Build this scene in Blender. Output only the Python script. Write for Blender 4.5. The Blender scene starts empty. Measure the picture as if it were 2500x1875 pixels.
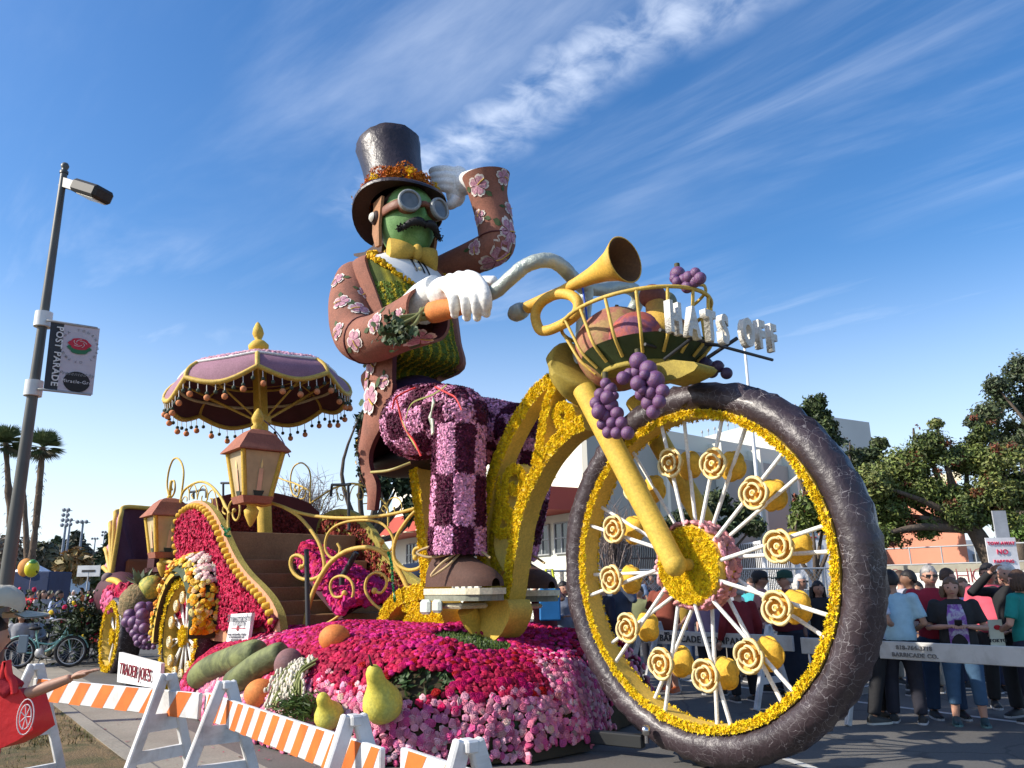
import bpy, bmesh, math, random
import numpy as np
from mathutils import Vector, Matrix
R_ = math.radians
rng = np.random.default_rng(7)
random.seed(7)
scene = bpy.context.scene
col = scene.collection

# ---------------- camera, sun, sky, exposure ----------------
H = 1.6; F = 1910.0; CX, CY = 1250.0, 937.5
PITCH = R_(14.6); ROLL = R_(-0.82)
fwv = np.array([0, math.cos(PITCH), math.sin(PITCH)])
up0 = np.array([0, -math.sin(PITCH), math.cos(PITCH)]); r0 = np.array([1., 0, 0])
Rv = r0 * math.cos(ROLL) + up0 * math.sin(ROLL); Uv = -r0 * math.sin(ROLL) + up0 * math.cos(ROLL)
cam = bpy.data.cameras.new('camera'); cam.sensor_width = 36; cam.lens = F / 2500 * 36
cam.clip_start = 0.05; cam.clip_end = 6000
camo = bpy.data.objects.new('camera', cam); col.objects.link(camo)
M = Matrix((Rv, Uv, -fwv)).transposed().to_4x4(); M.translation = (0, 0, H)
camo.matrix_world = M
scene.camera = camo

SUN_AZ, SUN_EL = R_(257), R_(33)
sun_dir = np.array([math.sin(SUN_AZ) * math.cos(SUN_EL), math.cos(SUN_AZ) * math.cos(SUN_EL), math.sin(SUN_EL)])
sl = bpy.data.lights.new('sun', 'SUN'); sl.energy = 4.6; sl.angle = R_(0.5); sl.color = (1, .93, .82)
so = bpy.data.objects.new('sun', sl); col.objects.link(so)
so.rotation_euler = Vector(sun_dir).to_track_quat('Z', 'Y').to_euler(); so.location = (-30, -5, 30)
scene.view_settings.view_transform = 'Standard'; scene.view_settings.look = 'None'
scene.view_settings.gamma = 1; scene.view_settings.exposure = 0.55
scene.view_settings.use_curve_mapping = False
scene.cycles.max_bounces = 6; scene.cycles.diffuse_bounces = 3; scene.cycles.transparent_max_bounces = 6
scene.cycles.use_denoising = True

W = bpy.data.worlds.new('World'); scene.world = W; W.use_nodes = True
nt = W.node_tree; nt.nodes.clear(); N = nt.nodes.new; L = nt.links.new
def mth(nt_, op, a, b=None, c=None):
    n = nt_.nodes.new('ShaderNodeMath'); n.operation = op
    for i, x in enumerate((a, b, c)):
        if x is None: continue
        if isinstance(x, (int, float)): n.inputs[i].default_value = x
        else: nt_.links.new(x, n.inputs[i])
    return n.outputs[0]
sky = N('ShaderNodeTexSky'); sky.sky_type = 'NISHITA'; sky.sun_disc = False
sky.sun_elevation = SUN_EL; sky.sun_rotation = SUN_AZ
sky.air_density = 1.05; sky.dust_density = 0.9; sky.ozone_density = 2.2
tc = N('ShaderNodeTexCoord'); sep = N('ShaderNodeSeparateXYZ'); L(tc.outputs['Generated'], sep.inputs[0])
zc = mth(nt, 'MAXIMUM', sep.outputs['Z'], 0.03)
gx = mth(nt, 'DIVIDE', sep.outputs['X'], zc); gy = mth(nt, 'DIVIDE', sep.outputs['Y'], zc)
# cloud layer coordinates: along / across the streaks of the high cirrus
A0 = np.array([-0.182, 1.705]); A1 = np.array([0.335, 1.167])
dv = (A1 - A0) / np.linalg.norm(A1 - A0)
def lin(ax, ay, c0): return mth(nt, 'ADD', mth(nt, 'ADD', mth(nt, 'MULTIPLY', gx, float(ax)), mth(nt, 'MULTIPLY', gy, float(ay))), float(c0))
al = lin(dv[0], dv[1], -dv @ A0); ac = lin(-dv[1], dv[0], dv[1] * A0[0] - dv[0] * A0[1])
def cmb(x, y, z=0.0):
    n = N('ShaderNodeCombineXYZ')
    for i, q in enumerate((x, y, z)):
        if isinstance(q, float): n.inputs[i].default_value = q
        else: L(q, n.inputs[i])
    return n.outputs[0]
def noise(vec, sc, det=5, rough=.55, dist=0.0, tree=None):
    n = (tree or nt).nodes.new('ShaderNodeTexNoise'); n.inputs['Scale'].default_value = sc
    n.inputs['Detail'].default_value = det; n.inputs['Roughness'].default_value = rough; n.inputs['Distortion'].default_value = dist
    (tree or nt).links.new(vec, n.inputs['Vector']); return n.outputs['Fac']
def mapr(x, a, b, c=0., d=1., tree=None, smooth=True):
    n = (tree or nt).nodes.new('ShaderNodeMapRange'); n.interpolation_type = 'SMOOTHSTEP' if smooth else 'LINEAR'
    for i, q in zip((1, 2, 3, 4), (a, b, c, d)): n.inputs[i].default_value = q
    (tree or nt).links.new(x, n.inputs[0]); return n.outputs[0]
# main trail
wob = mth(nt, 'MULTIPLY', mth(nt, 'SUBTRACT', noise(cmb(al, 0.0), 3.0, 2), .5), .16)
acw = mth(nt, 'ADD', ac, wob)
core = mapr(mth(nt, 'ABSOLUTE', acw), 0.0, 0.17, 1., 0.)
puffs = mapr(noise(cmb(mth(nt, 'MULTIPLY', al, 2.4), mth(nt, 'MULTIPLY', ac, 2.2)), 5.0, 6, .55, .35), .2, .85)
trail = mth(nt, 'MULTIPLY', mth(nt, 'MULTIPLY', core, puffs), mapr(al, -.55, .0, 0., 1.))
trail = mth(nt, 'MULTIPLY', trail, .66)
# broad thin veils along the same wind
veil = noise(cmb(mth(nt, 'MULTIPLY', al, .45), mth(nt, 'MULTIPLY', ac, 1.8)), 1.35, 7, .6, .35)
veil = mapr(veil, .40, .85, 0., .42)
patch = mapr(noise(cmb(al, ac, 3.0), .9, 2), .30, .58)
veil = mth(nt, 'MULTIPLY', veil, patch)
# small mackerel puffs toward the left
pf = mapr(noise(cmb(mth(nt, 'MULTIPLY', gx, 1.0), gy, 7.0), 7.0, 3, .5), .63, .78, 0., .55)
pf = mth(nt, 'MULTIPLY', pf, mapr(noise(cmb(gx, gy, 11.0), .55, 2), .5, .64))
pf = mth(nt, 'MULTIPLY', pf, mapr(gx, -1.0, -1.7, 0., 1.))
cl = mth(nt, 'MAXIMUM', mth(nt, 'MAXIMUM', trail, veil), pf)
cl = mth(nt, 'MULTIPLY', cl, mapr(sep.outputs['Z'], .05, .2, 0.15, 1.))
hz = mapr(sep.outputs['Z'], .0, .40, .66, 0.)
cl = mth(nt, 'MAXIMUM', cl, hz)
hs = N('ShaderNodeHueSaturation'); hs.inputs['Saturation'].default_value = 1.32; hs.inputs['Hue'].default_value = .505; hs.inputs['Value'].default_value = .93
L(sky.outputs[0], hs.inputs['Color'])
mx = N('ShaderNodeMix'); mx.data_type = 'RGBA'; L(cl, mx.inputs['Factor']); L(hs.outputs[0], mx.inputs['A'])
mx.inputs['B'].default_value = (5.0, 5.5, 6.4, 1)
bg = N('ShaderNodeBackground'); bg.inputs['Strength'].default_value = 0.15; L(mx.outputs['Result'], bg.inputs['Color'])
wo = N('ShaderNodeOutputWorld'); L(bg.outputs[0], wo.inputs[0])

# ---------------- where things stand ----------------
# plan of the parade float: u = heading, n = towards its right-hand side, origin under the bicycle's front wheel
HA = R_(50); u = np.array([math.cos(HA), -math.sin(HA), 0]); n_ = np.array([-math.sin(HA), -math.cos(HA), 0]); ZZ = np.array([0, 0, 1.])
O = np.array([1.777, 7.69, 0]); EYE = np.array([0, 0, H])
def fs(s, w, z): return O + s * u + w * n_ + np.array([0, 0, z])
def ray(px, py): return fwv + Rv * (px - CX) / F - Uv * (py - CY) / F
CR = {'S': (0, 0, 1), 'C1': (780, 280, 2.552), 'C2': (1230, 560, 3.016), 'C3': (1350, 880, 1.667), 'C4': (380, 780, 3.016), 'C5': (200, 1180, 2.9625),
      'C6': (460, 1440, 2.011), 'C7': (880, 900, 2.3707), 'C8': (0, 1380, 3.352), 'D1': (1900, 880, 2.765), 'D2': (2050, 1340, 3.607),
      'D3': (1280, 1340, 2.602), 'D4': (0, 380, 2.675), 'D5': (0, 1000, 2.591), 'D6': (880, 960, 3.19), 'D8': (540, 1120, 3.457),
      'E1': (1550, 980, 3.687), 'E2': (960, 1180, 4.148), 'E3': (0, 1230, 5.0275), 'E4': (240, 1080, 6.381), 'E5': (2080, 1300, 5.267),
      'F6': (1380, 1380, 5.267), 'D7': (1780, 1380, 5.183)}
def src(k, x, y): o = CR[k]; return o[0] + x / o[2], o[1] + y / o[2]
def FP(k, x, y, w):                       # the spot at offset w from the float's centre line
    d = ray(*src(k, x, y)); t = ((O - EYE) @ n_ + w) / (d @ n_); return EYE + d * t
def GZ(k, x, y, z=0.):                    # the spot at height z
    d = ray(*src(k, x, y)); return EYE + d * ((z - H) / d[2])
def DP(k, x, y, Y):                       # the spot at ground distance Y
    d = ray(*src(k, x, y)); return EYE + d * (Y / d[1])
def VP(k, x, y, a, b):                    # the spot on the upright plane through a and b
    nn = np.array([-(b - a)[1], (b - a)[0], 0]); d = ray(*src(k, x, y)); return EYE + d * (((a - EYE) @ nn) / (d @ nn))

# ---------------- mesh helpers ----------------
class MB:
    def __init__(s): s.v = []; s.f = []; s.c = []; s.n = 0
    def add(s, v, f, mi=0, c=None, sm=True):
        v = np.asarray(v, float).reshape(-1, 3); b = s.n
        if isinstance(f, np.ndarray): fl = [f + b]
        else:
            d = {}
            for q in f: d.setdefault(len(q), []).append(q)
            fl = [np.array(q) + b for q in d.values()]
        for q in fl: s.f.append((q, mi, sm))
        s.v.append(v); s.n += len(v)
        s.c.append(np.ones((len(v), 3)) * np.nan if c is None else np.broadcast_to(np.asarray(c, float), (len(v), 3)))
        return s
    def box(s, c, sz, R=None, mi=0, col=None, bev=0.0):
        x, y, z = np.array(sz) / 2.
        if bev:
            b = bev; P = []; 
            for sx in (-1, 1):
                for sy in (-1, 1):
                    for sz_ in (-1, 1):
                        P += [(sx * (x - b), sy * (y - b), sz_ * z), (sx * (x - b), sy * y, sz_ * (z - b)), (sx * x, sy * (y - b), sz_ * (z - b))]
            bm = bmesh.new(); [bm.verts.new(p) for p in P]
            bmesh.ops.convex_hull(bm, input=bm.verts)
            bm.verts.index_update(); v = np.array([q.co[:] for q in bm.verts]); f = [[a.index for a in q.verts] for q in bm.faces]; bm.free()
        else:
            v = np.array([(-x, -y, -z), (x, -y, -z), (x, y, -z), (-x, y, -z), (-x, -y, z), (x, -y, z), (x, y, z), (-x, y, z)])
            f = [(0, 3, 2, 1), (4, 5, 6, 7), (0, 1, 5, 4), (1, 2, 6, 5), (2, 3, 7, 6), (3, 0, 4, 7)]
        if R is not None: v = v @ np.array(R).T
        return s.add(v + np.array(c), f, mi, col, False)
    def prism(s, poly, off, mi=0, col=None, smooth=False):      # planar outline (Nx3) pushed through off
        P = np.array(poly, float); k = len(P); v = np.vstack([P, P + np.array(off)])
        s.add(v, [tuple(range(k))[::-1], tuple(range(k, 2 * k))], mi, col, False)
        b = np.array([(i, (i + 1) % k, k + (i + 1) % k, k + i) for i in range(k)])
        return s.add(v, b, mi, col, smooth)
    def tube(s, pts, r, seg=10, mi=0, col=None, caps=True, closed=False, flat=None, up=None):
        P = np.array(pts, float); k = len(P); r = np.broadcast_to(np.asarray(r, float), (k,))
        T = np.roll(P, -1, 0) - np.roll(P, 1, 0)
        if not closed: T[0] = P[1] - P[0]; T[-1] = P[-1] - P[-2]
        T /= np.maximum(np.linalg.norm(T, axis=1), 1e-9)[:, None]
        a = np.array(up if up is not None else ((0, 0, 1.) if abs(T[0][2]) < .9 else (1., 0, 0)), float)
        V = []; th = np.arange(seg) * 2 * math.pi / seg
        for i in range(k):
            a = a - T[i] * (a @ T[i]); a /= max(np.linalg.norm(a), 1e-9); b = np.cross(T[i], a)
            fa, fb = flat if flat is not None else (1, 1)
            V.append(P[i] + r[i] * (np.cos(th)[:, None] * a * fa + np.sin(th)[:, None] * b * fb))
        V = np.vstack(V); kk = k if closed else k - 1
        i = np.arange(kk)[:, None]; j = np.arange(seg)[None]; i2 = (i + 1) % k; j2 = (j + 1) % seg
        f = np.stack([i * seg + j, i * seg + j2, i2 * seg + j2, i2 * seg + j], -1).reshape(-1, 4)
        s.add(V, f, mi, col)
        if caps and not closed:
            s.add(V[:seg], [tuple(range(seg))[::-1]], mi, col, False); s.add(V[-seg:], [tuple(range(seg))], mi, col, False)
        return s
    def ell(s, c, rad, seg=14, rings=9, R=None, mi=0, col=None):
        th = np.linspace(0, math.pi, rings + 1); ph = np.arange(seg) * 2 * math.pi / seg
        v = np.stack([np.sin(th)[:, None] * np.cos(ph), np.sin(th)[:, None] * np.sin(ph), np.cos(th)[:, None] * np.ones(seg)], -1).reshape(-1, 3)
        v = v * np.array(rad if hasattr(rad, '__len__') else (rad,) * 3)
        if R is not None: v = v @ np.array(R).T
        i = np.arange(rings)[:, None]; j = np.arange(seg)[None]; j2 = (j + 1) % seg
        f = np.stack([i * seg + j, (i + 1) * seg + j, (i + 1) * seg + j2, i * seg + j2], -1).reshape(-1, 4)
        return s.add(v + np.array(c), f, mi, col)
    def lathe(s, prof, base, axis=(0, 0, 1), seg=20, mi=0, col=None, sx=None):   # prof: (radius, along)
        ax = np.array(axis, float); ax /= np.linalg.norm(ax)
        a = np.cross(ax, (0, 0, 1.) if abs(ax[2]) < .9 else (1., 0, 0)); a /= np.linalg.norm(a)
        if sx is not None: a = np.array(sx, float)
        b = np.cross(ax, a); th = np.arange(seg) * 2 * math.pi / seg
        V = np.vstack([np.array(base) + ax * h + r * (np.cos(th)[:, None] * a + np.sin(th)[:, None] * b) for r, h in prof])
        k = len(prof); i = np.arange(k - 1)[:, None]; j = np.arange(seg)[None]; j2 = (j + 1) % seg
        f = np.stack([i * seg + j, i * seg + j2, (i + 1) * seg + j2, (i + 1) * seg + j], -1).reshape(-1, 4)
        return s.add(V, f, mi, col)
    def grid(s, V, mi=0, col=None, cu=False, cv=False, sm=True):   # V: (a,b,3) lattice
        a, b = V.shape[:2]; i = np.arange(a if cu else a - 1)[:, None]; j = np.arange(b if cv else b - 1)[None]
        i2 = (i + 1) % a; j2 = (j + 1) % b
        f = np.stack([i * b + j, i * b + j2, i2 * b + j2, i2 * b + j], -1).reshape(-1, 4)
        if col is not None: col = np.asarray(col).reshape(-1, 3) if np.ndim(col) > 1 else col
        return s.add(V.reshape(-1, 3), f, mi, col, sm)
    def mesh(s, name, org=(0, 0, 0)):
        m = bpy.data.meshes.new(name)
        if not s.v: return m
        v = np.vstack(s.v) - np.array(org); m.vertices.add(len(v)); m.vertices.foreach_set('co', v.ravel())
        lo = []; st = []; mi = []; sm = []; p = 0
        for f, q, w in s.f:
            k = f.shape[1]; lo.append(f.ravel()); st.append(p + np.arange(len(f)) * k); p += f.size
            mi.append(np.full(len(f), q)); sm.append(np.full(len(f), w))
        lo = np.concatenate(lo); st = np.concatenate(st)
        m.loops.add(len(lo)); m.loops.foreach_set('vertex_index', lo.astype(np.int32))
        m.polygons.add(len(st)); m.polygons.foreach_set('loop_start', st.astype(np.int32))
        m.polygons.foreach_set('material_index', np.concatenate(mi).astype(np.int32))
        m.polygons.foreach_set('use_smooth', np.concatenate(sm).astype(bool))
        m.update(calc_edges=True)
        c = np.vstack(s.c)
        if not np.all(np.isnan(c)):
            c = np.nan_to_num(c, nan=1.0); at = m.color_attributes.new('Col', 'FLOAT_COLOR', 'POINT')
            at.data.foreach_set('color', np.hstack([c, np.ones((len(c), 1))]).ravel())
        return m
def setp(o, label=None, cat=None, group=None, kind=None):
    if label: o['label'] = label
    if cat: o['category'] = cat
    if group: o['group'] = group
    if kind: o['kind'] = kind
    return o
def wloc(o):
    p = np.zeros(3)
    while o is not None: p = p + np.array(o.location); o = o.parent
    return p
def mk(name, mb, mats, parent=None, loc=None, kind=None, label=None, fixn=False):
    """link the collected shapes as one mesh object; they are in world coordinates"""
    if loc is None:
        if parent is not None: loc = wloc(parent)
        else:
            v = np.vstack(mb.v); loc = np.array([(v[:, 0].min() + v[:, 0].max()) / 2, (v[:, 1].min() + v[:, 1].max()) / 2, v[:, 2].min()])
    m = mb.mesh(name, loc)
    if fixn:
        bm = bmesh.new(); bm.from_mesh(m); bmesh.ops.remove_doubles(bm, verts=bm.verts, dist=1e-5); bmesh.ops.recalc_face_normals(bm, faces=bm.faces); bm.to_mesh(m); bm.free()
    for q in (mats if isinstance(mats, (list, tuple)) else [mats]): m.materials.append(q)
    o = bpy.data.objects.new(name, m); col.objects.link(o)
    if parent is not None: o.parent = parent; o.location = np.array(loc) - wloc(parent)
    else: o.location = loc
    return setp(o, label, None, None, kind)
def thing(name, label, cat, loc, group=None, rz=0):
    o = bpy.data.objects.new(name, None); o.empty_display_size = .1; col.objects.link(o); o.location = loc; o.rotation_euler = (0, 0, rz)
    return setp(o, label, cat, group)
def inst(name, mesh, parent, loc, rot=None, scale=None, M=None):
    o = bpy.data.objects.new(name, mesh); col.objects.link(o); o.parent = parent
    if M is not None: o.matrix_local = M
    else:
        o.location = np.array(loc) - wloc(parent)
        if rot is not None: o.rotation_euler = rot
        if scale is not None: o.scale = scale if hasattr(scale, '__len__') else (scale,) * 3
    return o
def copytree(o, parent=None):
    c = o.copy(); col.objects.link(c); c.parent = parent
    for ch in list(o.children): copytree(ch, c)
    return c
def rotz(a): c, s = math.cos(a), math.sin(a); return np.array([[c, -s, 0], [s, c, 0], [0, 0, 1.]])
def frame(x, z=(0, 0, 1.)):              # columns: x, y, z
    x = np.array(x, float); x /= np.linalg.norm(x); z = np.array(z, float); z = z - x * (x @ z); z /= np.linalg.norm(z)
    return np.stack([x, np.cross(z, x), z], 1)
def basis(normal, roll=0.):              # z axis = normal
    z = np.array(normal, float); z /= np.linalg.norm(z); a = np.array((0, 0, 1.)) if abs(z[2]) < .95 else np.array((1., 0, 0))
    x = np.cross(a, z); x /= np.linalg.norm(x); y = np.cross(z, x); c, s = math.cos(roll), math.sin(roll)
    return np.stack([x * c + y * s, -x * s + y * c, z], 1)
def M4(Rm, p, sc=1.):
    m = Matrix.Identity(4)
    for i in range(3):
        for j in range(3): m[i][j] = Rm[i, j] * sc
        m[i][3] = p[i]
    return m
def spline(P, k=8, closed=False):
    P = np.array(P, float); m = len(P); out = []
    for i in range(m if closed else m - 1):
        if closed: a, b, c, d = P[i - 1], P[i], P[(i + 1) % m], P[(i + 2) % m]
        else: a, b, c, d = P[max(i - 1, 0)], P[i], P[i + 1], P[min(i + 2, m - 1)]
        for t in np.arange(k) / k:
            out.append(.5 * ((2 * b) + (-a + c) * t + (2 * a - 5 * b + 4 * c - d) * t * t + (-a + 3 * b - 3 * c + d) * t ** 3))
    if not closed: out.append(P[-1])
    return np.array(out)
def spl1(v, k=8):
    return spline(np.array(v, float)[:, None] * np.array([[1., 0, 0]]), k)[:, 0]
def hook(name): pass
# scatter a little template over a surface: many copies joined into one part
def scatter(mb, pts, nrm, tv, tf, size, cols, tilt=.35, mi=0, sm=True):
    k = len(pts); m = len(tv); pts = np.asarray(pts); nrm = np.asarray(nrm, float) + rng.normal(size=(k, 3)) * tilt
    nrm /= np.linalg.norm(nrm, axis=1)[:, None]
    a = rng.normal(size=(k, 3)); x = a - nrm * (a * nrm).sum(1)[:, None]; x /= np.linalg.norm(x, axis=1)[:, None]; y = np.cross(nrm, x)
    sz = np.broadcast_to(np.asarray(size, float), (k,))[:, None, None]
    V = pts[:, None] + sz * (tv[None, :, :1] * x[:, None] + tv[None, :, 1:2] * y[:, None] + tv[None, :, 2:] * nrm[:, None])
    V = V.reshape(-1, 3); F_ = (tf[None] + (np.arange(k) * m)[:, None, None]).reshape(-1, tf.shape[1])
    C_ = np.repeat(np.asarray(cols), m, 0)
    mb.add(V, F_, mi, C_, sm); return mb
def samp(V, T, k):                        # random spots on triangles
    V = np.asarray(V); T = np.asarray(T); a, b, c = V[T[:, 0]], V[T[:, 1]], V[T[:, 2]]
    nn = np.cross(b - a, c - a); ar = np.linalg.norm(nn, axis=1); i = rng.choice(len(T), k, p=ar / ar.sum())
    r1 = np.sqrt(rng.random(k))[:, None]; r2 = rng.random(k)[:, None]
    return (1 - r1) * a[i] + r1 * (1 - r2) * b[i] + r1 * r2 * c[i], nn[i] / np.maximum(ar[i], 1e-12)[:, None], i
def mbtri(mb):
    V = np.vstack(mb.v); T = []
    for f, _, _ in mb.f:
        for q in range(1, f.shape[1] - 1): T.append(f[:, [0, q, q + 1]])
    return V, np.vstack(T)
def jit(c, k, v=.15, h=.03):
    c = np.array(c, float) if np.ndim(c) > 1 else np.tile(np.array(c, float), (k, 1))
    return np.clip(c * (1 + rng.normal(size=(k, 1)) * v) * (1 + rng.normal(size=(k, 3)) * h), .002, 1)
# petal tuft templates
_a = np.arange(5) * 2 * math.pi / 5
TUFT_V = np.vstack([[[0, 0, .1]]] + [[[math.cos(t) * .25 - math.sin(t) * .28, math.sin(t) * .25 + math.cos(t) * .28, .35], [math.cos(t) * 1.0, math.sin(t) * 1.0, .75 + .25 * math.cos(3 * t)], [math.cos(t) * .25 + math.sin(t) * .28, math.sin(t) * .25 - math.cos(t) * .28, .35]] for t in _a])
TUFT_F = np.array([(0, 1 + 3 * i, 2 + 3 * i, 3 + 3 * i) for i in range(5)])
CHIP_V = np.array([(-.5, -1, 0), (.5, -1, 0), (.6, 1, .25), (-.6, 1, .25), (0, 0, .45)]); CHIP_F = np.array([(0, 1, 4), (1, 2, 4), (2, 3, 4), (3, 0, 4)])
def rose_template(seg=7):
    V = []; Fq = []
    def ring(r, z, ph): 
        for i in range(seg):
            t = i * 2 * math.pi / seg + ph; rr = r * (1 + .14 * math.cos(2.5 * i + ph * 3)); V.append((rr * math.cos(t), rr * math.sin(t), z + .05 * math.sin(i * 2.1 + ph)))
    rings = [(.35, -.25, 0), (.85, .0, 0), (1.0, .55, .2), (.78, .5, .25), (.72, .22, .3), (.62, .75, .5), (.42, .68, .6), (.36, .35, .7), (.26, .82, .9), (.05, .7, 1)]
    for q in rings: ring(*q)
    for a in range(len(rings) - 1):
        for i in range(seg): j = (i + 1) % seg; Fq.append((a * seg + i, a * seg + j, (a + 1) * seg + j, (a + 1) * seg + i))
    return np.array(V), np.array(Fq)
ROSE_V, ROSE_F = rose_template()
def rose_small():
    V = []; Fq = []; seg = 6
    for r, z, ph in [(.4, -.2, 0), (1, .15, 0), (.85, .6, .3), (.5, .35, .5), (.38, .75, .8), (.05, .5, 1)]:
        for i in range(seg): t = i * 2 * math.pi / seg + ph; rr = r * (1 + .13 * math.cos(2.4 * i + ph * 4)); V.append((rr * math.cos(t), rr * math.sin(t), z))
    for a in range(5):
        for i in range(seg): j = (i + 1) % seg; Fq.append((a * seg + i, a * seg + j, (a + 1) * seg + j, (a + 1) * seg + i))
    return np.array(V), np.array(Fq)
ROS_V, ROS_F = rose_small()

# ---------------- materials ----------------
def mat(name, c, rough=.6, var=.18, vs=3., bump=.0, bs=25., metal=0., c2=None, attr=False, spec=.4, coat=0., stain=0., dist=.01, sheen=0.):
    m = bpy.data.materials.new(name); m.use_nodes = True; t = m.node_tree; b = t.nodes['Principled BSDF']
    tc_ = t.nodes.new('ShaderNodeTexCoord'); ob = tc_.outputs['Object']
    if attr:
        at = t.nodes.new('ShaderNodeAttribute'); at.attribute_name = 'Col'; base = at.outputs['Color']
    else:
        rgb = t.nodes.new('ShaderNodeRGB'); rgb.outputs[0].default_value = (*c, 1); base = rgb.outputs[0]
    if var:
        nf = noise(ob, vs, 5, .6, 0, t)
        mr = t.nodes.new('ShaderNodeMix'); mr.data_type = 'RGBA'; mr.blend_type = 'MULTIPLY'; mr.inputs['Factor'].default_value = 1
        cr = t.nodes.new('ShaderNodeMapRange'); t.links.new(nf, cr.inputs[0]); cr.inputs[1].default_value = .3; cr.inputs[2].default_value = .7
        cr.inputs[3].default_value = 1 - var; cr.inputs[4].default_value = 1 + var
        t.links.new(base, mr.inputs['A']); t.links.new(cr.outputs[0], mr.inputs['B']); base = mr.outputs['Result']
    if c2 is not None:
        nf2 = noise(ob, vs * 2.3, 4, .6, .3, t); mr = t.nodes.new('ShaderNodeMix'); mr.data_type = 'RGBA'
        t.links.new(mapr(nf2, .42, .62, tree=t), mr.inputs['Factor']); t.links.new(base, mr.inputs['A']); mr.inputs['B'].default_value = (*c2, 1); base = mr.outputs['Result']
    if stain:
        nf3 = noise(ob, vs * .7, 6, .7, .5, t); mr = t.nodes.new('ShaderNodeMix'); mr.data_type = 'RGBA'; mr.blend_type = 'MULTIPLY'
        q = t.nodes.new('ShaderNodeMapRange'); t.links.new(nf3, q.inputs[0]); q.inputs[1].default_value = .45; q.inputs[2].default_value = .75; q.inputs[3].default_value = 0; q.inputs[4].default_value = stain
        t.links.new(q.outputs[0], mr.inputs['Factor']); t.links.new(base, mr.inputs['A']); mr.inputs['B'].default_value = (.35, .3, .25, 1); base = mr.outputs['Result']
    if bump and bs >= 50 and not attr:
        mr = t.nodes.new('ShaderNodeMix'); mr.data_type = 'RGBA'; mr.blend_type = 'MULTIPLY'; mr.inputs['Factor'].default_value = 1
        g1_ = t.nodes.new('ShaderNodeMapRange'); t.links.new(noise(ob, 38, 3, .7, 0, t), g1_.inputs[0]); g1_.inputs[1].default_value = .35; g1_.inputs[2].default_value = .65; g1_.inputs[3].default_value = .84; g1_.inputs[4].default_value = 1.14
        t.links.new(base, mr.inputs['A']); t.links.new(g1_.outputs[0], mr.inputs['B']); base = mr.outputs['Result']
    t.links.new(base, b.inputs['Base Color']); b.inputs['Roughness'].default_value = rough; b.inputs['Metallic'].default_value = metal
    b.inputs['Specular IOR Level'].default_value = spec
    if coat: b.inputs['Coat Weight'].default_value = coat; b.inputs['Coat Roughness'].default_value = .2
    if bump:
        bp = t.nodes.new('ShaderNodeBump'); bp.inputs['Strength'].default_value = bump; bp.inputs['Distance'].default_value = dist
        t.links.new(noise(ob, bs, 4, .6, 0, t), bp.inputs['Height']); t.links.new(bp.outputs[0], b.inputs['Normal'])
    return m
MATC = {}
def cm(c, rough=.75, **k):
    key = (tuple(c), rough, tuple(sorted(k.items())))
    if key not in MATC: MATC[key] = mat('paint_%d' % len(MATC), c, rough, **k)
    return MATC[key]
petal = mat('petals', None, .65, .10, 6, attr=True, spec=.18)
leafm = mat('leaves', None, .55, .15, 1.5, attr=True, spec=.35)
seed_yel = mat('yellow_grain_coat', (.62, .40, .055), .7, .12, 4, bump=.5, bs=90, stain=.12)
olive = mat('olive_coat', (.30, .225, .035), .75, .2, 5, bump=.5, bs=90)
orange_coat = mat('orange_coat', (.62, .20, .045), .75, .12, 8, bump=.5, bs=90)
terr = mat('terracotta_grain', (.30, .105, .062), .8, .14, 4, bump=.5, bs=120)
brown_d = mat('dark_brown', (.05, .024, .017), .7, .2, 4, bump=.4, bs=60)
blackm = mat('black_matte', (.012, .011, .012), .6, .2, 3, bump=.2)
whitep = mat('white_paint', (.72, .71, .68), .55, .08, 3, stain=.25, bump=.15, bs=40)
glove = mat('white_coconut', (.74, .73, .69), .8, .06, 3, bump=.35, bs=60, dist=.006)
cream = mat('cream_coat', (.66, .60, .42), .8, .1, 6, bump=.5, bs=100)
wood_br = mat('brown_risers', (.29, .155, .07), .75, .18, 2, bump=.4, bs=80, stain=.15)
peach = mat('peach_coat', (.56, .27, .15), .8, .12, 5, bump=.5, bs=110)
iron_y = mat('yellow_scroll_iron', (.55, .37, .07), .6, .14, 6, bump=.3, bs=60)
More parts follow.
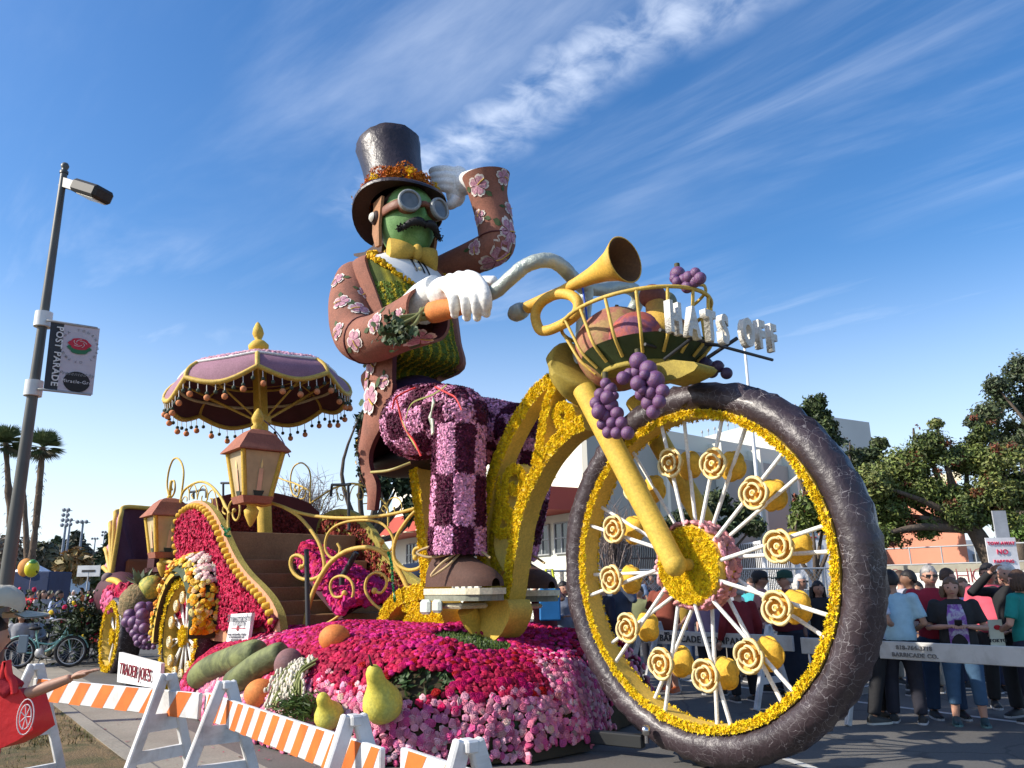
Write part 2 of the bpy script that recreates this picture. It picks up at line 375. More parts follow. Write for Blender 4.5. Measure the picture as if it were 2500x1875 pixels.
# ======================= GROUND =======================
def sheet(name, poly, z, m, kind='structure'):
    mb = MB(); P = [(p[0], p[1], z) for p in poly]; mb.add(P, [tuple(range(len(P)))], sm=False)
    return mk(name, mb, m, kind=kind)
def asphalt_mat():
    m = mat('asphalt', (.115, .108, .098), .85, .26, .45, bump=.5, bs=160, dist=.004)
    t = m.node_tree; b = t.nodes['Principled BSDF']; src_ = b.inputs['Base Color'].links[0].from_socket
    tc_ = t.nodes.new('ShaderNodeTexCoord'); ob = tc_.outputs['Object']
    v = t.nodes.new('ShaderNodeTexVoronoi'); v.feature = 'DISTANCE_TO_EDGE'; v.inputs['Scale'].default_value = .33
    w = t.nodes.new('ShaderNodeMixRGB'); w.blend_type = 'ADD'; w.inputs[0].default_value = .35
    nn = t.nodes.new('ShaderNodeTexNoise'); nn.inputs['Scale'].default_value = 1.6; nn.inputs['Detail'].default_value = 6; t.links.new(ob, nn.inputs['Vector'])
    t.links.new(ob, w.inputs[1]); t.links.new(nn.outputs['Color'], w.inputs[2]); t.links.new(w.outputs[0], v.inputs['Vector'])
    crack = mapr(v.outputs[0], 0.0, .010, .45, 0., t)
    mx_ = t.nodes.new('ShaderNodeMixRGB'); t.links.new(crack, mx_.inputs[0]); t.links.new(src_, mx_.inputs[1]); mx_.inputs[2].default_value = (.02, .019, .018, 1)
    sp = mapr(noise(ob, 70, 2, .5, 0, t), .55, .75, 0, .35, t)
    m2 = t.nodes.new('ShaderNodeMixRGB'); t.links.new(sp, m2.inputs[0]); t.links.new(mx_.outputs[0], m2.inputs[1]); m2.inputs[2].default_value = (.2, .19, .175, 1)
    t.links.new(m2.outputs[0], b.inputs['Base Color']); return m
asph = asphalt_mat()
mb = MB(); g = np.array([(x, y, 0.) for x in (-2500, -300, -60, 60, 300, 2500) for y in (-60, -10, 60, 300, 3000)]).reshape(6, 5, 3); mb.grid(g, sm=False)
mk('road', mb, asph, kind='structure', loc=(0, 0, 0))
conc = mat('concrete_gutter', (.27, .245, .20), .85, .14, 1.2, bump=.3, bs=60, stain=.3)
ka, kb = GZ('C8', 430, 1125), GZ('C8', 1130, 1660); kd = (kb - ka) / np.linalg.norm(kb - ka); kn = np.array([kd[1], -kd[0], 0])
if kn[0] > 0: kn = -kn                     # towards the verge (left)
k0, k1 = ka - kd * 60, kb + kd * 14
mb = MB(); mb.prism([k0 + kn * .16, k1 + kn * .16, k1, k0], (0, 0, .12)); mk('kerb', mb, conc, kind='structure')
gut = -kn
mb = MB(); mb.add([k0 + ZZ * .004, k1 + ZZ * .004, k1 + gut * .95 + ZZ * .004, k0 + gut * .95 + ZZ * .004], [(0, 1, 2, 3)], sm=False); mk('gutter', mb, conc, kind='structure')
verge = mat('dry_verge', (.17, .115, .055), .95, .35, 1.1, c2=(.085, .075, .028), bump=.8, bs=40, dist=.03)
G_ = []
for i in np.linspace(0, 1, 90):
    row = []
    for j in np.linspace(0, 1, 40):
        p = k0 + (k1 - k0) * i + kn * (.162 + 26 * j ** 2.2); p = p + ZZ * (.115 + .012 * rng.normal() * (j > 0)); row.append(p)
    G_.append(row)
mb = MB(); mb.grid(np.array(G_)); mk('verge', mb, verge, kind='structure')
# dry grass blades on the verge
k = 16000; t_ = rng.random(k); base = GZ('S', 120, 1800)[None] + rng.normal(size=(k, 3)) * [1.6, 1.6, 0]; base[:, 2] = .11
keep = ((base - ka) @ kn) > .2; base = base[keep]; k = len(base)
clump = (np.sin(base[:, 0] * 2.3 + 1) + np.sin(base[:, 1] * 2.9) + rng.normal(size=k) * .6) > .1
base = base[clump]; k = len(base)
BL_V = np.array([(-.12, 0, 0), (.12, 0, 0), (.25, .1, 1.)]); BL_F = np.array([(0, 1, 2)])
mb = MB(); gc = np.where(rng.random((k, 1)) < .45, [[.07, .085, .022]], [[.26, .19, .085]])
scatter(mb, base, np.tile([0, 0, 1.], (k, 1)), BL_V, BL_F, rng.uniform(.03, .06, k), jit(gc, k, .25), .5)
mk('grass', mb, petal, kind='stuff')
# painted lines and oil spots
paint_w = mat('road_paint', (.55, .54, .5), .7, .3, 3)
a, b = GZ('S', 1895, 1845), GZ('S', 2010, 1885); d_ = (b - a) / np.linalg.norm(b - a); q = np.array([-d_[1], d_[0], 0]) * .05
mb = MB(); mb.add([a - q + ZZ * .004, b + d_ * 3 - q + ZZ * .004, b + d_ * 3 + q + ZZ * .004, a + q + ZZ * .004], [(0, 1, 2, 3)], sm=False); mk('road_line', mb, paint_w, kind='structure')
a, b = GZ('S', 2180, 1725), GZ('S', 2520, 1768); d_ = (b - a) / np.linalg.norm(b - a); q = np.array([-d_[1], d_[0], 0]) * .05
mb = MB(); mb.add([a - d_ * 4 - q + ZZ * .004, b + d_ * 3 - q + ZZ * .004, b + d_ * 3 + q + ZZ * .004, a - d_ * 4 + q + ZZ * .004], [(0, 1, 2, 3)], sm=False); mk('road_line', mb, paint_w, kind='structure')
# fallen petals
k = 260; pp = np.array([GZ('S', *q_) for q_ in zip(rng.uniform(230, 1500, k), rng.uniform(1700, 1874, k))]); pp[:, 2] = .012
s_ = (pp - O) @ u; w_ = (pp - O) @ n_
pp = pp[(w_ > 2.0)]; k = len(pp); mb = MB()
scatter(mb, pp, np.tile([0, 0, 1.], (k, 1)), CHIP_V * [1, .7, .3], CHIP_F, rng.uniform(.012, .028, k), jit(np.where(rng.random((k, 1)) < .6, [[.35, .015, .07]], [[.6, .3, .35]]), k), .2)
mk('fallen_petals', mb, petal, kind='stuff')

# ======================= BUILDINGS =======================
def wallbox(mb, a, b, depthv, z0, z1, mi=0):
    mb.prism([np.array([a[0], a[1], z0]), np.array([b[0], b[1], z0]), np.array([b[0], b[1], z0]) + depthv, np.array([a[0], a[1], z0]) + depthv], (0, 0, z1 - z0), mi)
stucco_w = mat('pale_stucco', (.70, .69, .58), .9, .05, .25, bump=.15, bs=8, stain=.1)
stucco_shade = mat('shade_dark_stucco', (.37, .37, .33), .9, .06, .3, bump=.15, bs=8)  # pale stucco darkened: shade on the facade is put into the colour
redband = mat('red_fascia', (.42, .07, .045), .7, .08, .5)
glassm = mat('dark_glass', (.05, .06, .07), .12, .1, 1., spec=.8)
framem = mat('window_frame', (.35, .36, .36), .5, .1)
Lc, Kc, Rc = GZ('S', 960, 1168, 10), GZ('S', 1417, 1012, 10), GZ('S', 1935, 1107, 10)
root = thing('auditorium', 'long pale auditorium behind the float, its sunlit end with a red canopy band', 'building', (Kc[0], Kc[1], 0))
back = np.array([Lc[0] + Rc[0] - Kc[0], Lc[1] + Rc[1] - Kc[1], 0])
mb = MB(); P = [np.array([*q_[:2], 0]) for q_ in (Lc, Kc, Rc, back)]; mb.prism(P, (0, 0, 10)); mk('wall', mb, stucco_w, root)
dl = (Lc - Kc); dl[2] = 0; ll = np.linalg.norm(dl); dl /= ll; nl = np.array([-dl[1], dl[0], 0]); nl = nl if nl[1] < 0 else -nl
dr = (Rc - Kc); dr[2] = 0; lr = np.linalg.norm(dr); dr /= lr; nr = np.array([dr[1], -dr[0], 0]); nr = nr if nr[1] < 0 else -nr
if nl @ np.array([-1, -1, 0]) < 0: nl = -nl
mb = MB(); c0 = Kc * [1, 1, 0]
wallbox(mb, c0 + nl * .03, c0 + dl * (ll + 2) + nl * .03, nl * 2.6, 5.2, 6.3); mk('canopy_band', mb, redband, root)
mb = MB()
for i in range(12):
    p = c0 + dl * (2 + i * 2.0) + nl * 2.64 + ZZ * 5.17; mb.box(p, (.5, .5, .05), R=frame(dl))
mk('soffit_lights', mb, cream, root, kind='stuff')
for i in range(9):
    p = c0 + dl * (1.6 + i * 2.5) + nl * .04 + ZZ * 4.0
    mb = MB(); Rm = frame(dl); mb.box(p, (1.9, .06, 1.5), R=Rm); w = mk('window', mb, glassm, root)
    mb = MB()
    for q in (-.95, -.3, .3, .95): mb.box(p + dl * q + nl * .05, (.08, .08, 1.56), R=Rm)
    for q in (-.76, .0, .76): mb.box(p + ZZ * q + nl * .052, (1.96, .07, .07), R=Rm)
    mk('frame', mb, framem, w)
mb = MB()
for i in range(26): mb.box(c0 + dl * (1.2 + i * .9) + nl * .03 + ZZ * 1.9, (.25, .05, 1.1), R=frame(dl))
mk('wall_slots', mb, cm((.12, .11, .1)), root, kind='stuff')
for i, t in enumerate((.27, .53, .73, .93)):       # projecting fins on the shaded side
    mb = MB(); p = c0 + dr * (lr * t); mb.prism([p + nr * 0.0, p + dr * .25, p + dr * .25 + nr * .9, p + nr * .9], (0, 0, 9.6)); mk('fin', mb, stucco_w, root)
mb = MB(); wallbox(mb, c0 + nr * .01, c0 + dr * (lr + .0) + nr * .01, nr * .35, 0, 9.45 - .5); mk('recessed_shade_wall', mb, stucco_shade, root)  # facade between the fins, with its shade painted in by the darker stucco
# higher stage house behind
K2, L2, R2 = GZ('S', 1943, 1006, 17), GZ('S', 1700, 1072, 17), GZ('S', 2122, 1031, 17)
root = thing('stage_house', 'tall plain block rising behind the auditorium roof, right of the flagpole', 'building', (K2[0], K2[1], 0))
mb = MB(); P = [np.array([*q_[:2], 0]) for q_ in (L2, K2, R2, L2 + R2 - K2)]; mb.prism(P, (0, 0, 17)); mk('wall', mb, mat('stage_house_stucco', (.56, .56, .52), .9, .05, .2), root)
mb = MB(); k = 14
for i in range(k):
    p = (K2 + (L2 - K2) * i / k) * [1, 1, 0] + ZZ * 17; mb.tube([p, p + ZZ * .55], .04, 5); mb.ell(p + ZZ * .6, (.12, .12, .2), 6, 4)
mk('roof_lightning_rods', mb, framem, root, kind='stuff')
# entrance steps with rails, below the red band
root = thing('entrance_steps', 'grey concrete steps with thin handrails beside the pale building, left of the big wheel', 'steps', GZ('S', 1345, 1475))
p0 = GZ('S', 1345, 1475); r2 = frame(nr * -1 if False else dr)
for i in range(6):
    mb = MB(); mb.box(p0 + dr * 1.0 - nr * (i * .35) + ZZ * (.09 + i * .17), (6, .36, .18), R=r2); mk('step', mb, conc, root)
for j in range(4):
    mb = MB(); q = p0 + dr * (-1.6 + j * 1.7); mb.tube([q + ZZ * .1, q + ZZ * 1.0, q - nr * 2.1 + ZZ * 2.0, q - nr * 2.1 + ZZ * 1.1], .03, 6); mk('handrail', mb, framem, root)
# round-top car / dark umbrella canopies near the stairs
def dome_umbrella(px, py, Y, r, c, label):
    p = DP('S', px, py, Y); root = thing('umbrella', label, 'umbrella', (p[0], p[1], p[2] - 1.9)); mb = MB()
    prof = [(0.01, .0), (r * .5, -.08), (r * .85, -.25), (r, -.45), (r * .98, -.46), (r * .5, -.11), (0.01, -.03)]
    mb.lathe(prof, p, seg=8); mk('canopy', mb, cm(c, .6), root)
    mb = MB(); mb.tube([p + ZZ * .08, p - ZZ * 1.9], .02, 6); mk('pole', mb, framem, root)
dome_umbrella(1022, 1372, 22, 1.15, (.015, .025, .05), 'dark blue umbrella open behind the carriage stairs')

# pink building + tile roof on the right
stpink = mat('pink_stucco', (.60, .25, .16), .9, .07, .3, bump=.15, bs=6, stain=.12)
a, b = DP('S', 2192, 1372, 48), DP('S', 2366, 1372, 42); t0 = DP('S', 2192, 1196, 46)[2]
root = thing('pink_building', 'salmon pink stucco building behind the leaning tree', 'building', (a[0], a[1], 0))
mb = MB(); wallbox(mb, a * [1, 1, 0], b * [1, 1, 0], np.array([0, 12, 0]), 0, t0); mk('wall', mb, stpink, root)
mb = MB(); wallbox(mb, a * [1, 1, 0] + np.array([-.2, -.2, 0]), b * [1, 1, 0] + np.array([.2, -.2, 0]), np.array([0, 12.4, 0]), t0, t0 + .5); mk('parapet', mb, cream, root)
mb = MB(); mid = (a + b) / 2; mb.prism([np.array([mid[0] + .8, mid[1] - 1.7, 4.6]), np.array([b[0] - .5, b[1] - 1.7, 3.9]), np.array([b[0] - .5, b[1] - .02, 4.3]), np.array([mid[0] + .8, mid[1] - .02, 5.0])], (0, 0, .18)); mk('awning', mb, cm((.2, .1, .08)), root)
mb = MB(); mb.box((b + a * .9) * [.526, .526, 0] + np.array([1.6, -1.0, 1.75]), (3.8, 1.0, 1.2)); mk('vent_unit', mb, cm((.12, .13, .12)), root)
a2, b2 = DP('S', 2120, 1372, 50), DP('S', 2200, 1372, 50)
root = thing('tiled_house', 'low pink house with clay tile roof left of the salmon building', 'house', (a2[0], a2[1], 0))
mb = MB(); wallbox(mb, a2 * [1, 1, 0], b2 * [1, 1, 0], np.array([0, 6, 0]), 0, 3.6); mk('wall', mb, cm((.55, .27, .2), .9), root)
mb = MB()
for i in range(24):
    p = a2 * [1, 1, 0] + (b2 - a2) * [i / 24, i / 24, 0]; mb.tube([p + np.array([0, -.4, 3.6]), p + np.array([0, 2.6, 4.8])], .075, 6)
mk('roof_tiles', mb, cm((.45, .3, .22), .8), root, kind='stuff')
mb = MB(); mb.box(a2 * [1, 1, 0] + np.array([1.1, -.03, 1.5]), (.7, .1, 2.0)); mb.ell(a2 * [1, 1, 0] + np.array([1.1, -.03, 2.5]), (.35, .05, .35)); mk('arched_door', mb, cm((.05, .04, .04)), root)
a3, b3 = DP('S', 2366, 1372, 52), DP('S', 2470, 1372, 52)
root = thing('white_annex', 'low white annex with tall windows to the right of the salmon building', 'building', (a3[0], a3[1], 0))
mb = MB(); wallbox(mb, a3 * [1, 1, 0], b3 * [1, 1, 0], np.array([0, 6, 0]), 0, 4.2); mk('wall', mb, cm((.5, .53, .56), .8), root)
for i in range(3):
    mb = MB(); mb.box(a3 * [1, 1, 0] + np.array([.6 + i * .9, -.05, 2.4]), (.6, .06, 1.8)); mk('window', mb, glassm, root)

# low white school wall with its letters
wa, wb = DP('S', 2120, 1385, 32.5), DP('S', 2640, 1371, 27); wt = DP('S', 2300, 1381, 30)[2]
root = thing('school_wall', 'long white boundary wall with thin dark red capital letters', 'wall', (wa[0], wa[1], 0))
mb = MB(); wallbox(mb, wa * [1, 1, 0], wb * [1, 1, 0], np.array([0, .3, 0]), 0, wt - .22); mk('panel', mb, cm((.76, .74, .68), .85, stain=.2), root)
mb = MB(); wallbox(mb, wa * [1, 1, 0] + np.array([0, -.04, 0]), wb * [1, 1, 0] + np.array([0, -.04, 0]), np.array([0, .4, 0]), wt - .22, wt + .05); mk('coping', mb, cm((.3, .28, .22), .9), root)
def textobj(name, s, size, p, xdir, m, parent, ydir=(0, 0, 1.), ext=.01, align='CENTER', font_shear=0., kind=None, off=0., label=None):
    c = bpy.data.curves.new(name, 'FONT'); c.body = s; c.size = size; c.extrude = ext; c.align_x = align; c.align_y = 'CENTER'; c.shear = font_shear; c.offset = off
    c.resolution_u = 3; c.space_character = 1.12
    o = bpy.data.objects.new(name, c); col.objects.link(o)
    bpy.context.view_layer.update(); me = bpy.data.meshes.new_from_object(o.evaluated_get(bpy.context.evaluated_depsgraph_get()))
    bpy.data.objects.remove(o); me.name = name; me.materials.clear(); me.materials.append(m)
    x = np.array(xdir, float); x /= np.linalg.norm(x); y = np.array(ydir, float); y = y - x * (x @ y); y /= np.linalg.norm(y); z = np.cross(x, y)
    o = bpy.data.objects.new(name, me); col.objects.link(o); o.parent = parent
    o.matrix_local = M4(np.stack([x, y, z], 1), np.array(p) - (wloc(parent) if parent is not None else 0))
    return setp(o, label, None, None, kind)
lred = cm((.22, .02, .03), .6)
for ch, px in (('S', 2187), ('H', 2350), ('I', 2372), ('G', 2391), ('H', 2413), ('S', 2522)):
    textobj('letter', ch, .78, VP('S', px, 1407, wa - [0, .03, 0], wb - [0, .03, 0]), (wb - wa) * [1, 1, 0], lred, root, off=-.022)
# railing on top behind it
root = thing('wall_railing', 'thin grey pipe railing running behind the white school wall', 'railing', (wa[0], wa[1] + 1.5, 0))
for h in (.1, .75):
    mb = MB(); mb.tube([wa * [1, 1, 0] + np.array([0, 1.5, wt + h]), wb * [1, 1, 0] + np.array([0, 1.5, wt + h])], .03, 6); mk('rail', mb, framem, root)
for i in range(7):
    mb = MB(); p = wa * [1, 1, 0] + (wb - wa) * [i / 6, i / 6, 0] + np.array([0, 1.5, 0]); mb.tube([p, p + ZZ * (wt + .78)], .03, 6); mk('post', mb, framem, root)

# flag pole
p0, p1 = DP('S', 1869, 1395, 30), DP('S', 1818, 800, 30)
root = thing('flagpole', 'tall white flagpole seen through the spokes of the big wheel', 'pole', (p0[0], p0[1], 0))
mb = MB(); mb.tube([p0 * [1, 1, 0], np.array([p0[0], p0[1], p1[2]])], [.1, .05], 10); mk('mast', mb, cm((.75, .75, .75), .4), root)
mb = MB(); mb.box(p0 * [1, 1, 0] + ZZ * .6, (.5, .5, 1.2), bev=.05); mk('pedestal', mb, cm((.6, .58, .52)), root)
mb = MB(); mb.ell((p0[0], p0[1], p1[2] + .1), .11); mk('finial', mb, framem, root)

# dark picket fence
a, b = DP('S', 1440, 1330, 33), DP('S', 1930, 1334, 33); zt = DP('S', 1700, 1331, 33)[2]
root = thing('picket_fence', 'tall dark steel picket fence in front of the auditorium', 'fence', (a[0], a[1], 0))
mb = MB(); k = 110
for i in range(k):
    p = a * [1, 1, 0] + (b - a) * [i / k, i / k, 0]; mb.tube([p, p + ZZ * (zt - .25), p + ZZ * zt + np.array([0, -.18, 0])], .022, 4, caps=False)
mk('pickets', mb, cm((.045, .035, .035)), root, kind='stuff')
for z in (.4, zt - .5):
    mb = MB(); mb.box((a + b) / 2 * [1, 1, 0] + ZZ * z, (np.linalg.norm((b - a)[:2]), .05, .06)); mk('rail', mb, cm((.045, .035, .035)), root)
# chain link fence nearer
def chain(a, b, zt, label, sp=.11):
    root = thing('chain_link_fence', label, 'fence', (a[0], a[1], 0)); d = (b - a) * [1, 1, 0]; Ln = np.linalg.norm(d); d /= Ln; galv = cm((.42, .43, .43), .45, metal=.3)
    mb = MB(); nq = np.array([-d[1], d[0], 0]); q = zt - .06
    V = []; 
    for sgn in (1, -1):
        x0 = np.arange(-q, Ln, sp)
        for x in x0:
            s0, s1 = max(x, 0), min(x + q, Ln)
            if s1 <= s0: continue
            z0, z1 = (s0 - x), (s1 - x)
            if sgn < 0: z0, z1 = q - z0, q - z1
            A_ = a * [1, 1, 0] + d * s0 + ZZ * (.03 + z0); B_ = a * [1, 1, 0] + d * s1 + ZZ * (.03 + z1); e = (B_ - A_) / np.linalg.norm(B_ - A_); c_ = np.cross(e, nq) * .004
            V += [A_ - c_, B_ - c_, B_ + c_, A_ + c_]
    mb.add(np.array(V), np.arange(len(V)).reshape(-1, 4), sm=False); mk('wire_mesh', mb, galv, root, kind='stuff')
    mb = MB(); mb.tube([a * [1, 1, 0] + ZZ * zt, b * [1, 1, 0] + ZZ * zt], .025, 8); mk('top_rail', mb, galv, root)
    for i in range(int(Ln / 2.6) + 2):
        mb = MB(); p = a * [1, 1, 0] + d * min(i * 2.6, Ln); mb.tube([p, p + ZZ * zt], .03, 8); mk('post', mb, galv, root)
a, b = DP('S', 1290, 1392, 19), DP('S', 2140, 1388, 21); chain(a, b, DP('S', 1560, 1392, 19.6)[2], 'grey chain link fence behind the crowd and the big wheel')

# box trailer and small box truck
def trailer(p, w, ht, ln, label):
    root = thing('box_trailer', label, 'trailer', (p[0], p[1], 0)); wht = cm((.75, .76, .77), .4, stain=.1)
    mb = MB(); mb.box((p[0] + w / 2, p[1] + ln / 2, (ht + 1.15) / 2), (w, ln, ht - 1.15), bev=.05); mk('box', mb, wht, root)
    for i in range(2):
        mb = MB(); mb.box((p[0] + w * (.27 + .46 * i), p[1] - .03, (ht + 1.15) / 2), (w * .43, .05, ht - 1.5)); d = mk('door', mb, cm((.7, .7, .72), .4), root)
        for j in range(2):
            mb = MB(); x = p[0] + w * (.27 + .46 * i) + (j - .5) * w * .22; mb.tube([(x, p[1] - .09, 1.4), (x, p[1] - .09, ht - .3)], .025, 6); mk('lock_bar', mb, framem, d)
    mb = MB(); mb.box((p[0] + w / 2, p[1] - .02, ht - .08), (w + .04, .1, .16)); mk('rear_frame', mb, cm((.4, .41, .42)), root); mb = MB(); mb.box((p[0] + w / 2, p[1] - .02, 1.1), (w + .04, .12, .2)); mk('bumper', mb, cm((.4, .41, .42)), root)
    for x in (.42, .5, .58, .95):
        mb = MB(); mb.box((p[0] + w * x, p[1] - .08, ht - .08), (.14, .03, .06)); mk('marker_light', mb, cm((.4, .02, .03)), root)
    mb = MB(); mb.box((p[0] + w / 2, p[1] + .1, .55), (w * .8, .1, .12)); mb.box((p[0] + w / 2, p[1] + ln / 2, .95), (w * .4, ln * .95, .2)); mk('underride_guard', mb, cm((.04, .04, .04)), root)
    for sx in (.14, .86):
        for sy in (1.3, 2.5):
            mb = MB(); c = np.array([p[0] + w * sx, p[1] + sy, .5]); mb.lathe([(.0, -.14), (.3, -.14), (.5, -.12), (.5, .12), (.3, .14), (0, .14)], c, (1, 0, 0), 18); mk('wheel', mb, cm((.02, .02, .02)), root)
    return root
p = DP('S', 1921, 1430, 36); trailer(p, 2.5, DP('S', 1950, 1308, 36)[2], 9, 'white box trailer parked behind the chain link fence')
def boxtruck(p, label):
    root = thing('box_truck', label, 'truck', (p[0], p[1], 0)); x, y = p[0], p[1]
    mb = MB(); mb.box((x, y + 4, 2.55), (2.5, 6.5, 2.9), bev=.06); mk('cargo_box', mb, cm((.62, .70, .80), .5), root)
    mb = MB(); mb.box((x, y - .2, 1.5), (2.2, 1.9, 1.7), bev=.15); mb.box((x, y - 1.2, 1.1), (2.1, .8, .9), bev=.1); mk('cab', mb, cm((.65, .72, .78), .4), root)
    mb = MB(); mb.box((x, y - 1.17, 1.85), (1.9, .06, .75)); mk('windscreen', mb, glassm, root)
    mb = MB(); mb.box((x, y - 1.64, 1.0), (1.3, .06, .35)); mk('grille', mb, cm((.1, .1, .1)), root)
    for s in (-.85, .85):
        mb = MB(); mb.ell((x + s, y - 1.63, 1.0), (.14, .06, .12)); mk('headlight', mb, cm((.8, .8, .75), .2), root)
        mb = MB(); mb.lathe([(.0, -.12), (.45, -.12), (.45, .12), (0, .12)], (x + s, y - .9, .45), (1, 0, 0), 14); mk('wheel', mb, blackm, root)
    textobj('lettering', 'Penske', .75, (x, y + .73, 3.45), (1, 0, 0), cm((.02, .05, .3)), root, font_shear=.4)
p = DP('S', 143, 1428, 130); boxtruck(p, 'pale box truck parked far off beyond the left-hand crowd')

# ======================= TREES =======================
def leafcloud(mb, blobs, k, size, cols, shell=.55, drop=.0):
    vol = np.array([np.prod(b[3:6]) ** .67 for b in blobs]); idx = rng.choice(len(blobs), k, p=vol / vol.sum())
    B = np.array(blobs)[idx]; d = rng.normal(size=(k, 3)); d /= np.linalg.norm(d, axis=1)[:, None]
    rr = (shell + (1 - shell) * rng.random(k)) * (1 + .13 * rng.normal(size=k))
    # cluster into sprigs
    P = B[:, :3] + d * B[:, 3:6] * rr[:, None]
    sub = np.sin(P[:, 0] * 2.7 + idx) + np.sin(P[:, 1] * 3.1 + 2 * idx) + np.sin(P[:, 2] * 3.7); P = P[sub > -1.0]; d = d[sub > -1.0]; idx2 = idx[sub > -1.0]; k = len(P)
    P[:, 2] -= drop * rng.random(k) ** 2
    c = np.array(cols)[(idx2 + (rng.random(k) < .35) * rng.integers(0, len(cols), k)) % len(cols)]
    LV = np.array([(0, -1, 0), (.45, 0, .12), (0, 1, 0), (-.45, 0, .12)]); LF = np.array([(0, 1, 2, 3)])
    scatter(mb, P, d + np.array([0, 0, .3]), LV, LF, size * rng.uniform(.6, 1.35, k), jit(c, k, .28, .05), .8, sm=False)
def limbs(mb, base, tops, r0_, r1_=.03, bend=.07):
    for t in tops:
        t = np.array(t, float); m = (np.array(base) + t) / 2 + rng.normal(size=3) * bend * np.linalg.norm(t - base); mb.tube(spline([base, m, t], 5), np.linspace(r0_, r1_, 11), 7)
barkm = mat('bark', (.10, .075, .055), .9, .3, 3, bump=.8, bs=15, dist=.04)
barkl = mat('pale_bark', (.2, .17, .14), .9, .25, 3, bump=.6, bs=15, dist=.03)
GR = [(.085, .12, .025), (.11, .14, .03), (.06, .085, .022), (.15, .17, .045)]
GD = [(.035, .052, .02), (.052, .072, .025), (.07, .09, .032)]
def tree(label, k, px, pybase, Y, blobs_px, n, size, cols, trunk=None, r=.3, bark=None, group=None, name='tree', cat='tree', red=None, shell=.5, drop=0.):
    """blobs_px: (px, py, radius px, squash) on the picture of the tree's own distance"""
    b = DP('S', px, pybase, Y) * [1, 1, 0]; root = thing(name, label, cat, tuple(b), group)
    bl = []
    for (x, y, rp, *sq) in blobs_px:
        dy = rng.uniform(-.5, .5) * rp * Y / F * 1.2; p = DP('S', x, y, Y + dy); rw = rp * Y / F; bl.append((*p, rw, rw * 1.0, rw * (sq[0] if sq else .8)))
    mb = MB(); leafcloud(mb, bl, n, size, cols, shell, drop)
    mk('crown', mb, leafm, root, kind='stuff')
    if red:
        mb = MB(); rb = [(q[0] + rng.normal() * q[3] * .6, q[1] - q[3] * .5, q[2] + rng.normal() * q[5] * .5, q[3] * .35, q[3] * .3, q[5] * .3) for q in bl for _ in range(2)]
        leafcloud(mb, rb, int(n * .05), size * .8, [red, (.13, .05, .02)], .1); mk('seed_clusters', mb, leafm, root, kind='stuff')
    mb = MB(); fork = trunk[-1] if trunk else b + (np.array(bl[0][:3]) - b) * .4
    tr = [b] + (trunk if trunk else [fork]); mb.tube(spline(tr, 5), np.linspace(r, r * .6, (len(tr) - 1) * 5 + 1), 10); mk('trunk', mb, bark or barkm, root)
    mb = MB(); limbs(mb, fork, [q[:3] for q in bl], r * .5, r * .08); mk('branches', mb, bark or barkm, root)
    return root
# right side: leaning coral tree and friends
Yt = 24; tb = DP('S', 2452, 1392, Yt); t1 = DP('S', 2400, 1330, Yt); t2 = DP('S', 2375, 1290, Yt)
R1 = [(2160, 1250, 60), (2210, 1140, 62), (2265, 1085, 48), (2230, 1045, 30), (2180, 1200, 50), (2250, 1200, 55), (2310, 1130, 40), (2420, 1130, 50), (2320, 1220, 50), (2400, 1270, 34), (2480, 1180, 45), (2130, 1180, 55), (2300, 1180, 60), (2360, 1120, 58), (2340, 1250, 55), (2420, 1200, 60), (2200, 1300, 42), (2140, 1310, 35), (2390, 1060, 40), (2470, 1130, 55), (2265, 1290, 35), (2450, 1270, 40), (2500, 1210, 50), (2285, 1035, 18)]
tree('big coral tree with leaning trunk and red seed clusters over the white school wall', 'S', 2452, 1392, Yt, R1, 80000, .064, GR, [tb * [1, 1, 0] + ZZ * 1.0, t1, t2], .34, red=(.15, .04, .02), shell=.35)
tree('tall loose grey green tree rising behind the coral tree at the right edge', 'S', 2480, 1392, 34, [(2465, 960, 55), (2410, 1010, 38), (2500, 900, 50), (2380, 1030, 26), (2470, 1060, 50), (2430, 940, 30), (2530, 980, 60)], 14000, .10, [(.06, .085, .035), (.09, .11, .05), (.045, .06, .03)], r=.4, shell=.4)
tree('bright green small tree at the right edge behind the parking sign', 'S', 2480, 1400, 32, [(2480, 1320, 40), (2450, 1340, 25), (2510, 1290, 40)], 6000, .09, [(.10, .17, .03), (.07, .12, .02)], r=.15)
tree('tall slim dark pine beside the stage house, above the big tyre', 'S', 2010, 1400, 40, [(1990, 985, 26, 1.4), (1965, 1010, 24), (2015, 1050, 30, 1.2), (2040, 1090, 30), (1960, 1060, 25), (2000, 1020, 28)], 16000, .12, [(.06, .085, .03), (.04, .06, .02)], r=.3, shell=.3)
tree('dark pine partly hidden by the right side of the big tyre', 'S', 2095, 1400, 36, [(2075, 1080, 24, 1.2), (2110, 1120, 32), (2080, 1160, 34), (2130, 1110, 24), (2100, 1200, 34), (2145, 1085, 22), (2090, 1120, 34), (2140, 1150, 30)], 16000, .12, GD, r=.3, shell=.3)
tree('round dark green street tree framed inside the big wheel, left of the flagpole', 'S', 1735, 1410, 30, [(1700, 1240, 36), (1750, 1230, 38), (1800, 1250, 36), (1660, 1275, 34), (1840, 1285, 28), (1720, 1285, 36), (1780, 1290, 30), (1625, 1290, 18)], 14000, .10, GD, r=.22, shell=.45)
tree('yellow green tree with reddish flowers behind the right spokes of the big wheel', 'S', 1985, 1400, 27, [(1975, 1235, 38), (1960, 1275, 32), (2010, 1270, 36), (2030, 1220, 34), (1955, 1215, 20)], 12000, .09, [(.09, .13, .025), (.12, .15, .03), (.06, .09, .02)], r=.18, red=(.25, .07, .04), shell=.4)
